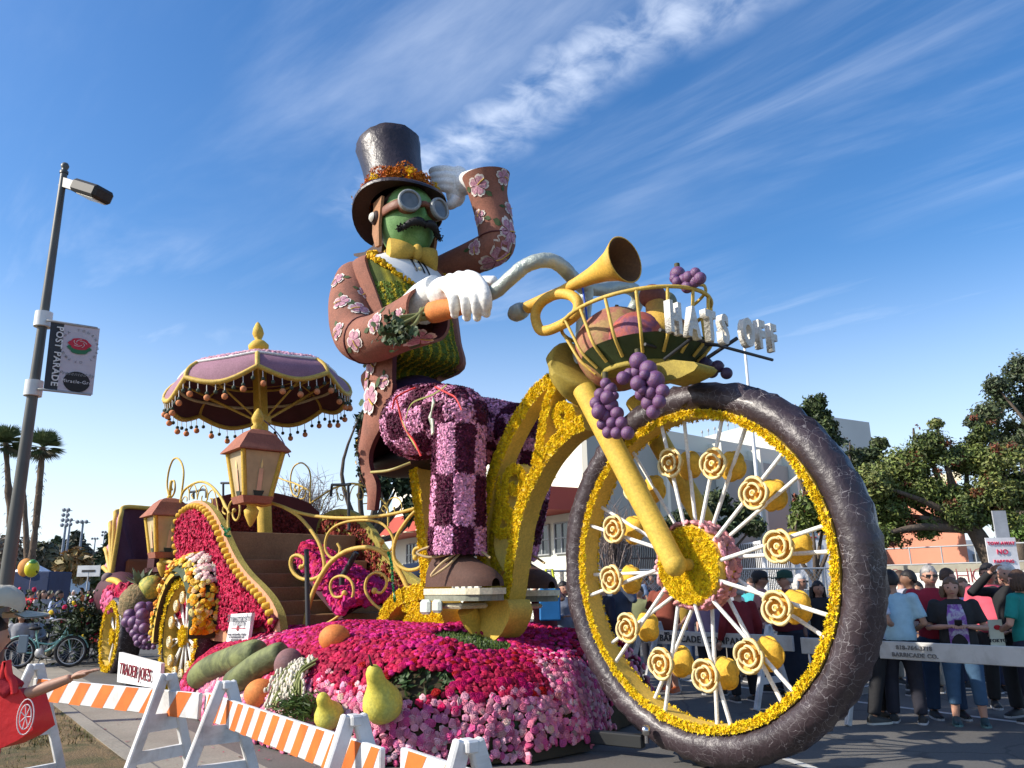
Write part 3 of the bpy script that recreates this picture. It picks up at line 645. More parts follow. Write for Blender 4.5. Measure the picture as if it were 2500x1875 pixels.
# conifer hanging behind the rider's coat tails
tree('dark drooping conifer behind the rider coat tails', 'S', 905, 1400, 26, [(885, 1000, 22, 2.0), (893, 1080, 24, 1.6), (905, 1140, 30, 1.2), (950, 1120, 28), (930, 1170, 26), (985, 1160, 28), (1015, 1180, 22), (1045, 1210, 16, 1.5), (1000, 1230, 16, 1.4), (945, 1235, 10, 2), (900, 1100, 20, 2), (960, 1060, 30), (1010, 1100, 30)], 11000, .12, [(.03, .05, .018), (.045, .07, .03)], r=.22, shell=.25, drop=.5)
# leafless tree
def bare(label, px, Y, top, spread, k, name='bare_tree'):
    b = DP('S', px, 1420, Y) * [1, 1, 0]; root = thing(name, label, 'tree', tuple(b)); zt = DP('S', px, top, Y)[2]; w = spread * Y / F
    mb = MB(); mb.tube([b, b + ZZ * zt * .4], [.18, .12], 8); mk('trunk', mb, barkl, root); mb = MB()
    for i in range(k):
        h = rng.uniform(.3, .45) * zt; a = rng.uniform(0, 6.28); e = b + np.array([math.cos(a) * w * rng.uniform(.2, 1), math.sin(a) * w * rng.uniform(.2, 1), zt * rng.uniform(.75, 1.0)])
        m = b + ZZ * h + (e - b - ZZ * h) * .5 + rng.normal(size=3) * .25; mb.tube(spline([b + ZZ * h, m, e], 4), np.linspace(.045, .008, 9), 4, caps=False)
        for j in range(7):
            q = m + (e - m) * rng.random(); mb.tube([q, q + rng.normal(size=3) * [.45, .45, .3] + ZZ * .35], [.012, .004], 3, caps=False)
    mk('twigs', mb, cm((.22, .17, .15)), root, kind='stuff'); return root, b, zt, w
bare('leafless twiggy tree behind the carriage and under the parasol', 745, 34, 1165, 75, 75)
bare('leafless brown tree standing behind the spokes of the big wheel at left', 1500, 27, 1240, 55, 60)
# far tree belt at left
FAR = [(.13, .13, .075), (.17, .15, .09), (.10, .12, .065)]; BRN = [(.25, .19, .14), (.21, .17, .12)]; ORG = [(.30, .18, .07), (.24, .18, .07)]
belt = [
 ('brownish bare crowned tree at the far left edge beyond the crowd', 0, 85, [(5, 1345, 45), (-30, 1370, 40), (30, 1375, 30)], BRN),
 ('olive tree right of the taller palm trunk, beyond the crowd', 105, 90, [(105, 1345, 26), (100, 1370, 35), (80, 1390, 30)], FAR),
 ('dark conifer topped tree in the left tree belt', 140, 100, [(140, 1330, 14, 1.3), (150, 1355, 30), (130, 1380, 30)], GD + FAR),
 ('tall ragged eucalyptus in the middle of the left tree belt', 185, 95, [(188, 1310, 16), (180, 1330, 26), (170, 1355, 34), (200, 1345, 22)], [(.07, .075, .04), (.10, .09, .06)]),
 ('orange leaved tree standing behind the pale box truck', 182, 70, [(180, 1362, 24), (165, 1378, 26), (200, 1380, 26), (185, 1395, 28)], ORG),
 ('brown hazy tree to the left of the carriage hood', 215, 100, [(215, 1365, 28), (235, 1385, 25), (205, 1390, 25)], BRN),
 ('dark green tree just left of the carriage hood', 245, 80, [(245, 1370, 20), (262, 1350, 18), (268, 1320, 12, 1.6), (275, 1345, 20), (250, 1395, 20)], GD),
 ('green tree behind the open end of the carriage hood', 290, 75, [(290, 1400, 24), (310, 1410, 20), (330, 1400, 22)], GR),
 ('bushy brown tree behind the lamp post', 50, 88, [(50, 1370, 34), (35, 1390, 30), (65, 1392, 30)], BRN),
]
for lb, px, Y, bl, cs in belt:
    tree(lb, 'S', px, 1440, Y * 1.9, bl + [(px + rng.integers(-15, 15), 1412, 26)], 3400, .8, cs, r=.5, group='trees beyond the left-hand crowd', shell=.3)
k = 9000; px = rng.uniform(-60, 420, k); hgt = 1405 - 10 * np.sin(px * .05) + rng.exponential(9, k)
P = np.array([DP('S', a_, min(b_, 1446), 225 + c_) for a_, b_, c_ in zip(px, hgt, rng.uniform(-12, 12, k))]); mb = MB()
LV = np.array([(0, -1, 0), (.8, 0, .12), (0, 1, 0), (-.8, 0, .12)]); scatter(mb, P, np.tile([0, -1, .3], (k, 1)), LV, np.array([(0, 1, 2, 3)]), 1.9, jit(BRN[0], k, .3), .8, sm=False)
mk('distant_woods', mb, leafm, kind='stuff')
for lb, px0, px1, Y, h in (('low dark hedge behind the fence at the foot of the pink building', 2130, 2700, 42, 1.7),):
    a, b = DP('S', px0, 1430, Y), DP('S', px1, 1430, Y); k = 5000; P = a * [1, 1, 0] + rng.random((k, 1)) * (b - a) * [1, 1, 0]; P[:, 2] = rng.random(k) * h; P[:, 1] += rng.normal(size=k) * .4
    mb = MB(); scatter(mb, P, rng.normal(size=(k, 3)), LV, np.array([(0, 1, 2, 3)]), .12, jit(GD[1], k, .3), .8, sm=False); setp(mk('hedge', mb, leafm), lb, 'hedge')
# palms
def palm(label, px_top, py_top, px_b, Y, crown_px):
    top = DP('S', px_top, py_top, Y); b = DP('S', px_b, 1445, Y) * [1, 1, 0]; root = thing('palm_tree', label, 'palm tree', tuple(b), 'tall fan palms behind the lamp post')
    pts = spline([b, b * .55 + top * .45 + np.array([.25, 0, 0]), top], 14); rad = np.linspace(.36, .24, len(pts)) * (1 + .12 * rng.normal(size=len(pts))); rad[0] = .6
    mb = MB(); mb.tube(pts, rad, 10)
    for i in range(170):
        q = pts[rng.integers(2, len(pts) - 1)] + rng.normal(size=3) * .12; a = rng.uniform(0, 6.28); mb.add([q + np.array([math.cos(a) * .3, math.sin(a) * .3, 0]), q + np.array([math.cos(a + .4) * .3, math.sin(a + .4) * .3, 0]), q + np.array([math.cos(a + .2) * .5, math.sin(a + .2) * .5, -.28])], [(0, 1, 2)], sm=False)
    mk('trunk', mb, mat('palm_bark', (.13, .09, .06), .9, .3, 1.5, bump=.6, bs=8, dist=.05), root)
    R = crown_px * Y / F
    for i in range(46):
        az = i * 2.4; el_ = rng.uniform(-.8, 1.5) if i > 8 else 1.1; d = np.array([math.cos(az) * math.cos(el_), math.sin(az) * math.cos(el_), math.sin(el_)]); stem = top + d * R * .28
        mb = MB(); mb.tube([top, stem], [.04, .02], 4, caps=False); side = np.cross(d, ZZ); side /= np.linalg.norm(side); upv = np.cross(side, d)
        for q in np.linspace(-1.0, 1.0, 15):
            e = stem + (d * math.cos(q) + side * math.sin(q)) * R * rng.uniform(.62, .85) - ZZ * R * .04 * (1 + abs(q)); m_ = (stem + e) / 2 + upv * .06
            pr = np.cross(e - stem, upv); pr = pr / np.linalg.norm(pr) * R * .035; mb.add([stem, m_ + pr, e, m_ - pr], [(0, 1, 2, 3)], sm=False)
        mk('frond', mb, cm([(.08, .12, .045), (.11, .14, .05), (.13, .11, .06)][(i % 5 > 2) + (el_ < -.5)], .6), root)
    return root
palm('taller fan palm to the right of the lamp post', 104, 1092, 62, 72, 52)
palm('fan palm just left of the lamp post, at the left edge', 14, 1082, 32, 74, 52)
palm('fan palm whose crown peeks out behind the lamp post', 50, 1100, 72, 95, 26)
# stadium light masts
metal_g = cm((.22, .25, .30), .5)
def mast(label, px, top, Y, banks, lean=0):
    t = DP('S', px, top, Y); b = t * [1, 1, 0]; root = thing('light_mast', label, 'light mast', tuple(b), 'stadium light masts above the left trees'); mb = MB(); mb.tube([b, t], [.35, .18], 8); mk('pole', mb, metal_g, root)
    for (dz, rows, cols_) in banks:
        mb = MB(); mb.box(t + ZZ * dz, (cols_ * .9, .15, .12)); mk('crossarm', mb, metal_g, root)
        for i in range(rows):
            for j in range(cols_):
                mb = MB(); mb.lathe([(.1, .3), (.42, -.25), (.01, -.2)], t + np.array([(j - (cols_ - 1) / 2) * .85, -.3, dz + .2 - i * .95]), (0, .9, .3), 8); mk('floodlight', mb, metal_g, root)
mast('stadium mast with six stacked floodlights, tallest of the left group', 165, 1247, 150, [(0, 4, 2), (-10.5, 2, 2)])
mast('short stadium mast immediately right of the tallest one', 172, 1271, 170, [(0, 2, 2)])
mast('stadium mast in front of the ragged eucalyptus', 203, 1276, 150, [(0, 1, 3)])
mast('thin distant stadium mast left of the carriage hood', 233, 1316, 260, [(0, 1, 3)])
mast('distant stadium mast closest to the carriage hood', 256, 1300, 240, [(0, 2, 2)])
# ======================= FLORAL FLOAT : BICYCLE =======================
YEL = (.80, .56, .015); YELD = (.70, .44, .02)
CRIM = (.36, .010, .05); MAG = (.46, .018, .15); PINK = (.62, .22, .30); PALE = (.70, .45, .42)
def fringe(name, parent, pts, nrm, size, c, v=.18, tilt=.45, tv=None, tf=None, label=None):
    k = len(pts); mb = MB(); scatter(mb, pts, nrm, TUFT_V if tv is None else tv, TUFT_F if tf is None else tf, size * rng.uniform(.7, 1.3, k), jit(c, k, v, .04), tilt, sm=False)
    return mk(name, mb, petal, parent, kind='stuff', label=label)
def tyre_mat():
    m = mat('cracked_tyre', (.034, .022, .026), .43, .35, 2.2, bump=.7, bs=9, dist=.022, spec=.5, coat=.05)
    t = m.node_tree; b = t.nodes['Principled BSDF']; s0 = b.inputs['Base Color'].links[0].from_socket; tc_ = t.nodes.new('ShaderNodeTexCoord')
    nn = t.nodes.new('ShaderNodeTexNoise'); nn.inputs['Scale'].default_value = 5; nn.inputs['Detail'].default_value = 3; t.links.new(tc_.outputs['Object'], nn.inputs['Vector'])
    w = t.nodes.new('ShaderNodeMixRGB'); w.blend_type = 'ADD'; w.inputs[0].default_value = .22; t.links.new(tc_.outputs['Object'], w.inputs[1]); t.links.new(nn.outputs['Color'], w.inputs[2])
    v = t.nodes.new('ShaderNodeTexVoronoi'); v.feature = 'DISTANCE_TO_EDGE'; v.inputs['Scale'].default_value = 12; t.links.new(w.outputs[0], v.inputs['Vector'])
    line = mapr(v.outputs[0], .006, .020, 1., 0., t); msk = mapr(noise(tc_.outputs['Object'], 3.2, 3, .6, 0, t), .36, .54, 0., .75, t)
    f = mth(t, 'MULTIPLY', line, msk); mx_ = t.nodes.new('ShaderNodeMixRGB'); t.links.new(f, mx_.inputs[0]); t.links.new(s0, mx_.inputs[1]); mx_.inputs[2].default_value = (.27, .245, .25, 1)
    t.links.new(mx_.outputs[0], b.inputs['Base Color']); return m
tyrem = tyre_mat()
whitestick = mat('white_rice_coat', (.74, .73, .68), .75, .05, 5, bump=.5, bs=90, dist=.006)
WC = fs(0, 0, 1.79); WR = 1.44; WS = WC + n_ * .053
def rp(key, dpx, P): return dpx / CR[key][2] / 2 * ((np.asarray(P) - EYE) @ fwv) / F
bike = thing('giant_bicycle', 'giant yellow flower covered bicycle with one huge dark front wheel', 'bicycle float', tuple(fs(-1.5, 0, 0)))
def circ(c, r, w, k, a0=0.):
    th = a0 + np.arange(k) * 2 * math.pi / k; return np.array([c + n_ * w + r * (math.cos(t) * u + math.sin(t) * ZZ) for t in th]), th
def wheel_profile(prof, c, k=96):      # prof: (radius, w)
    th = np.arange(k) * 2 * math.pi / k; V = np.array([[c + n_ * w + r * (math.cos(t) * u + math.sin(t) * ZZ) for (r, w) in prof] for t in th]); return V
# tyre
tp = [(1.44 + .163 + .163 * math.cos(a), .195 * math.sin(a)) for a in np.linspace(0, 2 * math.pi, 22)[:-1]]
tp = [(max(r, 1.445), w) for r, w in tp]
mb = MB(); V = wheel_profile(tp, WC, 128); 
bmp = 1 + .006 * rng.normal(size=V.shape[:2])[..., None]; V = WC + (V - WC) * bmp; mb.grid(V, cu=True, cv=True); tyre = mk('tyre', mb, tyrem, bike)
# rim : flat yellow band
mb = MB(); V = wheel_profile([(1.44, -.105), (1.41, -.10), (1.41, .10), (1.44, .105), (1.48, .105), (1.48, -.105)], WS, 128); mb.grid(V, cu=True, cv=True, sm=False); rim = mk('rim', mb, seed_yel, bike)
for w in (.10, -.10):
    k = 3800 if w > 0 else 1900; th = rng.random(k) * 2 * math.pi; rr = rng.uniform(1.405, 1.475, k)
    P = np.array([WS + n_ * (w * 1.04) + r * (math.cos(t) * u + math.sin(t) * ZZ) for r, t in zip(rr, th)]); Nn = np.array([n_ * np.sign(w) - .5 * (math.cos(t) * u + math.sin(t) * ZZ) for t in th])
    fringe('flower_fringe', rim, P, Nn, .021, YEL, .16, .6)
# hub drum
mb = MB(); mb.lathe([(0, -.13), (.36, -.13), (.38, -.1), (.38, .1), (.345, .135), (0, .135)], WS, n_, 40); hub = mk('hub', mb, seed_yel, bike)
k = 2600; rr = .35 * np.sqrt(rng.random(k)); th = rng.random(k) * 6.283; P = WS + n_ * .135 + rr[:, None] * (np.cos(th)[:, None] * u + np.sin(th)[:, None] * ZZ); fringe('yellow_petals', hub, P, np.tile(n_, (k, 1)), .021, YEL, .2, .5)
def blob_rose(nm, parent, P, Nn, sz, c, v=.2, tv=ROS_V, tf=ROS_F): 
    k = len(P); mb = MB(); scatter(mb, P, Nn, tv, tf, sz * rng.uniform(.75, 1.25, k), jit(c, k, v, .05), .35); return mk(nm, mb, petal, parent, kind='stuff')
k = 420; th = rng.random(k) * 6.283; ww = rng.uniform(-.13, .125, k); rad = np.cos(th)[:, None] * u + np.sin(th)[:, None] * ZZ
blob_rose('pink_carnations', hub, WS + n_ * ww[:, None] + rad * .385, rad, .036, (.66, .30, .31), .2)
# spokes, with a paper rose at the crossing of each pair
def big_rose(c, nrm, R, m_out, m_in):
    """sculpted rose: thick curled petals round a coiled centre"""
    mb = MB(); B = basis(nrm)
    def L2W(x, y, z): return c + B @ (np.array([x, y, z]) * R)
    V = []
    for r, z in [(.02, -.60), (.62, -.52), (.9, -.2), (.99, .0), (.86, .02), (.74, -.18), (.3, -.26), (.02, -.26)]:
        V.append([c + B @ (np.array([r * math.cos(t) * (1 + .07 * math.cos(5 * t)), r * math.sin(t) * (1 + .07 * math.cos(5 * t)), z]) * R) for t in np.arange(25) * 2 * math.pi / 25])
    mb.grid(np.array(V), mi=1, cv=True); jr = rng.uniform(0, 6.28)
    for (r, k_, z, th_, ph, dp) in [(.88, 4, .05, .10, jr, .25), (.55, 3, .12, .085, jr + 1, .42)]:
        for i in range(k_):
            a0 = ph + i * 2 * math.pi / k_; sp = 2 * math.pi / k_ * 1.16; P = []; W_ = []
            for q in np.linspace(0, 1, 13):
                t = a0 + sp * q; rr = r * (1 + .13 * math.sin(math.pi * q) ** .6) - .13 * (1 - q); zz = z + .07 * math.sin(math.pi * q); P.append(L2W(rr * math.cos(t), rr * math.sin(t), zz)); W_.append([L2W(rr * math.cos(t), rr * math.sin(t), zz), L2W(rr * .86 * math.cos(t), rr * .86 * math.sin(t), zz - dp)])
            mb.tube(P, R * th_ * np.interp(np.linspace(0, 1, 13), [0, .12, .5, .88, 1], [.35, .9, 1.1, .9, .35]), 6, mi=0); mb.grid(np.array(W_), mi=1)
    P = [L2W(.15 * math.cos(5.2 * q), .15 * math.sin(5.2 * q), .16 + .06 * q) for q in np.linspace(0, 1, 12)]; mb.tube(P, R * .06, 5, mi=0)
    mb.ell(L2W(0, 0, .02), R * .2, 10, 6, mi=1); return mb
rose_in = mat('golden_petal_coat', (.72, .42, .09), .8, .15, 10, bump=.5, bs=90); rose_out = mat('cream_petal_edge', (.78, .62, .30), .8, .14, 9, bump=.5, bs=90)
rose_bk = mat('mustard_petal_back', (.68, .40, .04), .8, .12, 8, bump=.5, bs=80)
def sym_wheel(root, C_, R_hub, R_rim, wn, rose_r, rose_rad, phase, nrose, rs, wr):
    for side in (1, -1):
        for i in range(nrose):
            t = phase + i * 2 * math.pi / nrose; d = math.cos(t) * u + math.sin(t) * ZZ
            for dt in ((-.085, .085) if side > 0 else (-.085, .085)):
                t2 = t + dt * .9; d1 = math.cos(t - dt * .5) * u + math.sin(t - dt * .5) * ZZ; d2 = math.cos(t2) * u + math.sin(t2) * ZZ
                if dt * side > 0 or True:
                    if (dt > 0) != (side > 0): continue
                mb = MB(); mb.tube([C_ + d1 * R_hub + n_ * wn * 1.3 * side, C_ + d2 * R_rim + n_ * wn * .55 * side], rs, 8); sp = mk('spoke', mb, whitestick, root)
            yield side, C_ + d * rose_rad + n_ * wr * side, n_ * side, sp
for side, c, nr_, sp in sym_wheel(bike, WS, .36, 1.42, .085, .16, .985, R_(7), 12, .019, .145):
    mk('rose', big_rose(c, nr_, .147, 0, 1), [rose_out, rose_in] if side > 0 else [rose_bk, rose_bk], bike)
# fork
def tube_obj(name, pts, r, m, parent, seg=14, k=6, sp=True, **kw):
    P = spline(pts, k) if sp and len(pts) > 2 else np.array(pts); mb = MB(); rr = r
    if hasattr(r, '__len__') and len(r) != len(P): rr = np.interp(np.linspace(0, 1, len(P)), np.linspace(0, 1, len(r)), r)
    mb.tube(P, rr, seg, **kw); return mk(name, mb, m, parent)
ft = FP('C2', 590, 1180, .42); fb = FP('C3', 496, 830, .42); ftc = (ft - O) @ u, ft[2]; fbc = (fb - O) @ u, fb[2]
tube_obj('fork_leg', [ft, fb], [.125, .105], seed_yel, bike, sp=False, seg=18)
mb = MB(); mb.ell(fb, .11, 16, 10); mb.tube([fb, fs(fbc[0], .2, fbc[1])], .055, 12); mk('axle', mb, seed_yel, bike)
ft2, fb2 = fs(ftc[0], -.42, ftc[1]), fs(fbc[0], -.42, fbc[1]); tube_obj('fork_leg', [ft2, fb2], [.125, .105], seed_yel, bike, sp=False, seg=18)
# fork crown / head shell
mb = MB(); hp = [FP('C2', *q, 0) for q in ((515, 840), (440, 905), (425, 945), (455, 1040), (470, 1150), (520, 1240), (590, 1310), (640, 1250), (720, 1190), (640, 1080), (560, 960))]
hp2 = spline(np.array(hp), 5, closed=True); cen = hp2.mean(0); V = []
for w, sc in [(q_ * .42, max(1 - abs(q_) ** 2.5, .03) ** .5) for q_ in np.linspace(-1, 1, 13)]: V.append(cen + (hp2 - cen) * sc + n_ * w)
mb.grid(np.array(V), cv=True); mb.add(V[0], [tuple(range(55))]); mb.add(V[-1], [tuple(range(55))]); mk('head_shell', mb, olive, bike)
# frame beams: flat sided, petals on the outer side faces
def beam(name, px, w0, width, thick, k=8, pet=True, dens=330, key='C7', plain=seed_yel, c=YEL, fz=.023):
    P = spline([FP(key, *q, w0) for q in px], k); T = np.gradient(P, axis=0); T /= np.linalg.norm(T, axis=1)[:, None]; S_ = np.cross(T, n_); S_ /= np.linalg.norm(S_, axis=1)[:, None]
    th = np.interp(np.linspace(0, 1, len(P)), np.linspace(0, 1, len(thick)), thick)[:, None] if hasattr(thick, '__len__') else thick
    hw = width / 2; V = np.stack([P + S_ * th / 2 + n_ * hw, P - S_ * th / 2 + n_ * hw, P - S_ * th / 2 - n_ * hw, P + S_ * th / 2 - n_ * hw], 1)
    mb = MB(); mb.grid(V, cv=True, sm=False); mb.add(V[0], [(0, 1, 2, 3)], sm=False); mb.add(V[-1], [(3, 2, 1, 0)], sm=False); o = mk(name, mb, plain, bike)
    if pet:
        L_ = np.linalg.norm(np.diff(P, axis=0), axis=1).sum(); kk = int(dens * 2.1 * L_); t = rng.random(kk) * (len(P) - 1); i = t.astype(int); f = (t - i)[:, None]
        C_ = P[i] * (1 - f) + P[i + 1] * f; thk = (th[i] if hasattr(th, '__len__') else th); q = rng.uniform(-.47, .47, kk)[:, None]
        pts = C_ + S_[i] * q * thk + n_ * hw; fringe('petal_cover', o, pts, np.tile(n_, (kk, 1)) + S_[i] * q * 1.2, fz, c, .16, .5)
        kk //= 10; i = i[:kk]; pts = C_[:kk] + S_[i] * (rng.choice([-.5, .5], kk)[:, None]) * (thk[:kk] if hasattr(thk, '__len__') else thk) - n_ * hw * rng.uniform(.75, 1., kk)[:, None]
        fringe('petal_edge', o, pts, -np.tile(n_, (kk, 1)) * .3 + S_[i], fz * .9, YEL, .16, .5)
    return o
BW = .21
beam('frame_beam', [(1165, 45), (1060, 130), (985, 230), (905, 370), (845, 500), (795, 640), (760, 800), (735, 960), (735, 1080), (760, 1230), (800, 1400)], 0.1, BW, [.15, .18, .19, .19, .18, .17, .15])
beam('frame_beam', [(1335, 320), (1250, 365), (1180, 430), (1100, 530), (1040, 640), (985, 760), (945, 900), (925, 1040), (905, 1180), (880, 1330), (820, 1450), (740, 1530)], 0.1, BW + .04, [.17, .17, .17, .17, .16, .15, .14])
beam('frame_beam', [(1165, 80), (1120, 200), (1095, 320), (1080, 430), (1050, 560)], .12, .22, .12)
def curl(name, px, r0_, w=.08, wd=.18, key='C7', th=.11): return beam(name, px, w, wd, th, pet=True, key=key, dens=420, fz=.023)
curl('frame_curl', [(1260, 350), (1190, 330), (1165, 270), (1195, 225), (1245, 245), (1250, 290), (1225, 305)], 0)
curl('frame_curl', [(930, 960), (885, 850), (870, 720), (880, 620), (930, 580), (972, 630), (965, 690), (920, 710), (905, 670)], 0)
curl('frame_curl', [(820, 620), (840, 760), (835, 860), (820, 930), (850, 960), (905, 930), (915, 860), (885, 830), (865, 865)], 0)
beam('frame_beam', [(815, 640), (800, 800), (780, 960), (790, 1100), (840, 1210)], .0, .26, .28, dens=330, c=(.62, .42, .015))
# round bottom plate
pl = [FP('C7', *q, .38) for q in ((580, 1375), (590, 1460), (620, 1530), (665, 1575), (720, 1592), (775, 1575), (820, 1530), (855, 1460), (868, 1400), (850, 1340), (700, 1330), (600, 1340))]
mb = MB(); mb.prism(pl, -n_ * .34, smooth=True); mk('crank_disc', mb, seed_yel, bike)
mb = MB(); mb.prism([FP('C7', *q, .2) for q in ((480, 1390), (600, 1380), (640, 1560), (520, 1530))], -n_ * .5); mk('crank_box', mb, seed_yel, bike)
beam('rear_stay', [(190, 1500), (215, 1430), (250, 1370), (300, 1325), (370, 1300), (450, 1285)], .25, .45, .20, dens=380)
beam('rear_stay', [(320, 1350), (390, 1385), (440, 1430), (470, 1500)], .25, .4, .2, dens=420)
beam('rear_stay', [(345, 1500), (350, 1450), (400, 1440), (440, 1480), (450, 1540)], .2, .4, .16, dens=480)
beam('rear_stay', [(455, 1340), (500, 1400), (530, 1480), (545, 1545)], .3, .4, .2, dens=450)
beam('seat_post', [(360, 565), (380, 700), (398, 850), (415, 1000), (430, 1150), (440, 1290)], .05, .34, .2, dens=380)
# saddle
sc_ = FP('C7', 300, 545, 0.); Rm = np.stack([u, -n_, ZZ], 1)
mb = MB(); mb.ell(sc_, (.95, .5, .2), 22, 10, R=Rm); mb.ell(sc_ + u * .9, (.5, .2, .14), 16, 8, R=Rm); mk('saddle', mb, blackm, bike)
# handlebar
silver = mat('silver_leaf_wrap', (.36, .40, .36), .4, .12, 4, bump=.9, bs=14, dist=.02, metal=.25)
bp = [('C1', 880, 1140, .95), ('C1', 1060, 1120, .95), ('C2', 60, 350, .92), ('C2', 150, 275, .85), ('C2', 260, 232, .75), ('C2', 360, 235, .6), ('C2', 440, 285, .45), ('C2', 510, 360, .25), ('C2', 590, 425, .05), ('C2', 700, 440, -.2), ('C2', 800, 425, -.5), ('C2', 900, 425, -.75), ('C2', 965, 455, -.92), ('C2', 985, 520, -1.0), ('C2', 950, 600, -1.02), ('C2', 880, 670, -1.03), ('C2', 760, 790, -1.05)]
P = spline([FP(*q) for q in bp], 6); rr = np.full(len(P), .086) * (1 + .025 * rng.normal(size=len(P))); mb = MB(); mb.tube(P, rr, 16); mk('handlebar', mb, silver, bike)
tube_obj('stem', [FP('C2', 612, 430, 0), FP('C2', 590, 620, 0), FP('C2', 575, 800, 0), FP('C2', 560, 1000, 0)], [.09, .085, .08, .12], silver, bike)
blue_s = cm((.02, .08, .5), .5)
for a, b, c in (((575, 400), (600, 560), (625, 760)), ((600, 870), (640, 920), (670, 955)), ((500, 540), (530, 580), (570, 610))):
    tube_obj('blue_strap', [FP('C2', *a, .13), FP('C2', *b, .14), FP('C2', *c, .16)], .012, blue_s, bike, seg=6)

# ---- bugle on the handlebar ----
horn = thing('bugle', 'giant golden bugle tied across the silver handlebar', 'horn', tuple(FP('C2', 560, 420, .5)))
ha, hb = FP('C2', 105, 610, .45), FP('C2', 893, 222, .45); ax = (hb - ha); HL = np.linalg.norm(ax); ax /= HL
gold_c = mat('golden_grain_coat', (.62, .36, .05), .6, .12, 4, bump=.4, bs=70)
mb = MB(); mb.lathe([(.075, HL * .1), (.07, HL * .25), (.055, HL * .45), (.07, HL * .6), (.095, HL * .72), (.13, HL * .82), (.18, HL * .91), (.262, HL), (.25, HL + .004), (.17, HL * .915), (.12, HL * .825), (.08, HL * .72), (.02, HL * .6)], ha, ax, 30, mi=0)
mk('bell', mb, gold_c, horn)
mb = MB(); mb.lathe([(.0, HL * .52), (.045, HL * .6), (.078, HL * .72), (.118, HL * .825), (.168, HL * .915), (.246, HL + .001)], ha, ax, 30); mk('bell_lining', mb, mat('bell_lining', (.14, .06, .02), .8, .15, 4, bump=.5, bs=60), horn)
mb = MB(); mb.lathe([(0, -.13), (.07, -.12), (.105, -.06), (.11, .02), (.10, .09), (.085, .12), (0, .12)], ha, ax, 22); mk('mouthpiece', mb, silver, horn)
lp = [(250, 620), (225, 560), (270, 500), (380, 470), (480, 470), (545, 520), (560, 590), (520, 650), (440, 700), (350, 745), (270, 745), (228, 700)]
loop_c = [(232, 640), (260, 560), (330, 500), (420, 475), (500, 490), (545, 540), (540, 610), (480, 670), (400, 715), (320, 745), (262, 735)]
tube_obj('loop', [FP('C2', *q, .52) for q in loop_c], .062, gold_c, horn, seg=14, closed=False) if False else None
P = spline([FP('C2', *q, .52) for q in loop_c], 6, closed=True); mb = MB(); mb.tube(P, .06, 14, closed=True); mk('loop', mb, gold_c, horn)

# ---- wire basket with fruit, grapes and the letters ----
bk = thing('flower_basket', 'big wire basket with dark green band fixed over the front wheel', 'basket', tuple(FP('C2', 900, 1000, 0)))
hl, hr = FP('C2', 512, 840, 0), FP('C2', 1480, 440, 0); hc = (hl + hr) / 2; ha_ = (hr - hl) / 2 * .94; hn = FP('C2', 900, 450, .8) - (hc + ha_ * ((FP('C2', 900, 450, .8) - hc) @ ha_) / (ha_ @ ha_))
th = np.arange(48) * 2 * math.pi / 48; hoop = np.array([hc + ha_ * math.cos(t) + (n_ * .70 + ZZ * .02) * math.sin(t) for t in th])
mb = MB(); mb.tube(hoop, .022, 8, closed=True); mk('hoop', mb, iron_y, bk)
bl_, br_ = FP('C2', 690, 1160, 0), FP('C2', 1450, 900, 0); bc = (bl_ + br_) / 2; ba = (br_ - bl_) / 2 * .9
def bowl(t, f): return bc + (ba * math.cos(t) + n_ * .62 * math.sin(t)) * (.72 + .35 * f) + ZZ * (-.03 + .22 * f)
V = np.array([[bowl(t, f) for f in (0, .33, .66, 1)] for t in th]); mb = MB(); mb.grid(V, cu=True); mb.grid(V[:, ::-1] + 0, cu=True) if False else None
leafband = mat('dark_green_leaf_band', (.035, .055, .018), .6, .3, 5, bump=.4, bs=30); mk('leaf_band', mb, leafband, bk)
mb = MB(); mb.lathe([(0, -.02), (.48, -.02), (.48, .03), (0, .03)], bc + ZZ * -.04, (0, 0, 1), 30); mk('tray', mb, olive, bk)
for i in range(16):
    t = i * 2 * math.pi / 16 + .15; p1 = hc + ha_ * math.cos(t) + n_ * .70 * math.sin(t); p0 = bowl(t, .25); p05 = bowl(t, 1.0); m_ = (p1 + p05) / 2 + (p05 - bc) * .02
    tube_obj('wire', [p1, m_, p05 + (p05 - bc) * .03, p0 + (p0 - bc) * .05], .018, iron_y, bk, seg=6, k=4)
mb = MB(); pp = [FP('C2', *q, .55) for q in ((1110, 990), (1250, 960), (1400, 975), (1430, 1000), (1400, 1040), (1300, 1090), (1180, 1125), (1130, 1080))]; mb.prism(pp, -n_ * .3, smooth=True); mk('seed_pad', mb, olive, bk)
tube_obj('handle_curl', [FP('C2', 1380, 570, -.2), FP('C2', 1440, 520, -.2), FP('C2', 1485, 460, -.2), FP('C2', 1475, 415, -.2), FP('C2', 1440, 410, -.2)], .018, iron_y, bk, seg=6)
def gourd(name, label, cat, base, top, prof, m, grp=None, stem=None, seg=24):
    ax = np.array(top) - base; Ln = np.linalg.norm(ax); root = thing(name, label, cat, tuple(base), grp); mb = MB()
    mb.lathe([(r * Ln, h * Ln) for r, h in prof], base, ax / Ln, seg); mk('flesh', mb, m, root)
    if stem is not None:
        e = np.array(top) - ax / Ln * .03 * Ln; mb = MB(); mb.tube([e, e + ax * .08, e + ax * stem[0] + np.array(stem[1])], [.022 * Ln, .018 * Ln, .012 * Ln], 8); mk('stem', mb, cm(stem[2]), root)
    return root
SPH = [(math.sin(t) * .5, .5 - .5 * math.cos(t)) for t in np.linspace(0, math.pi, 15)]
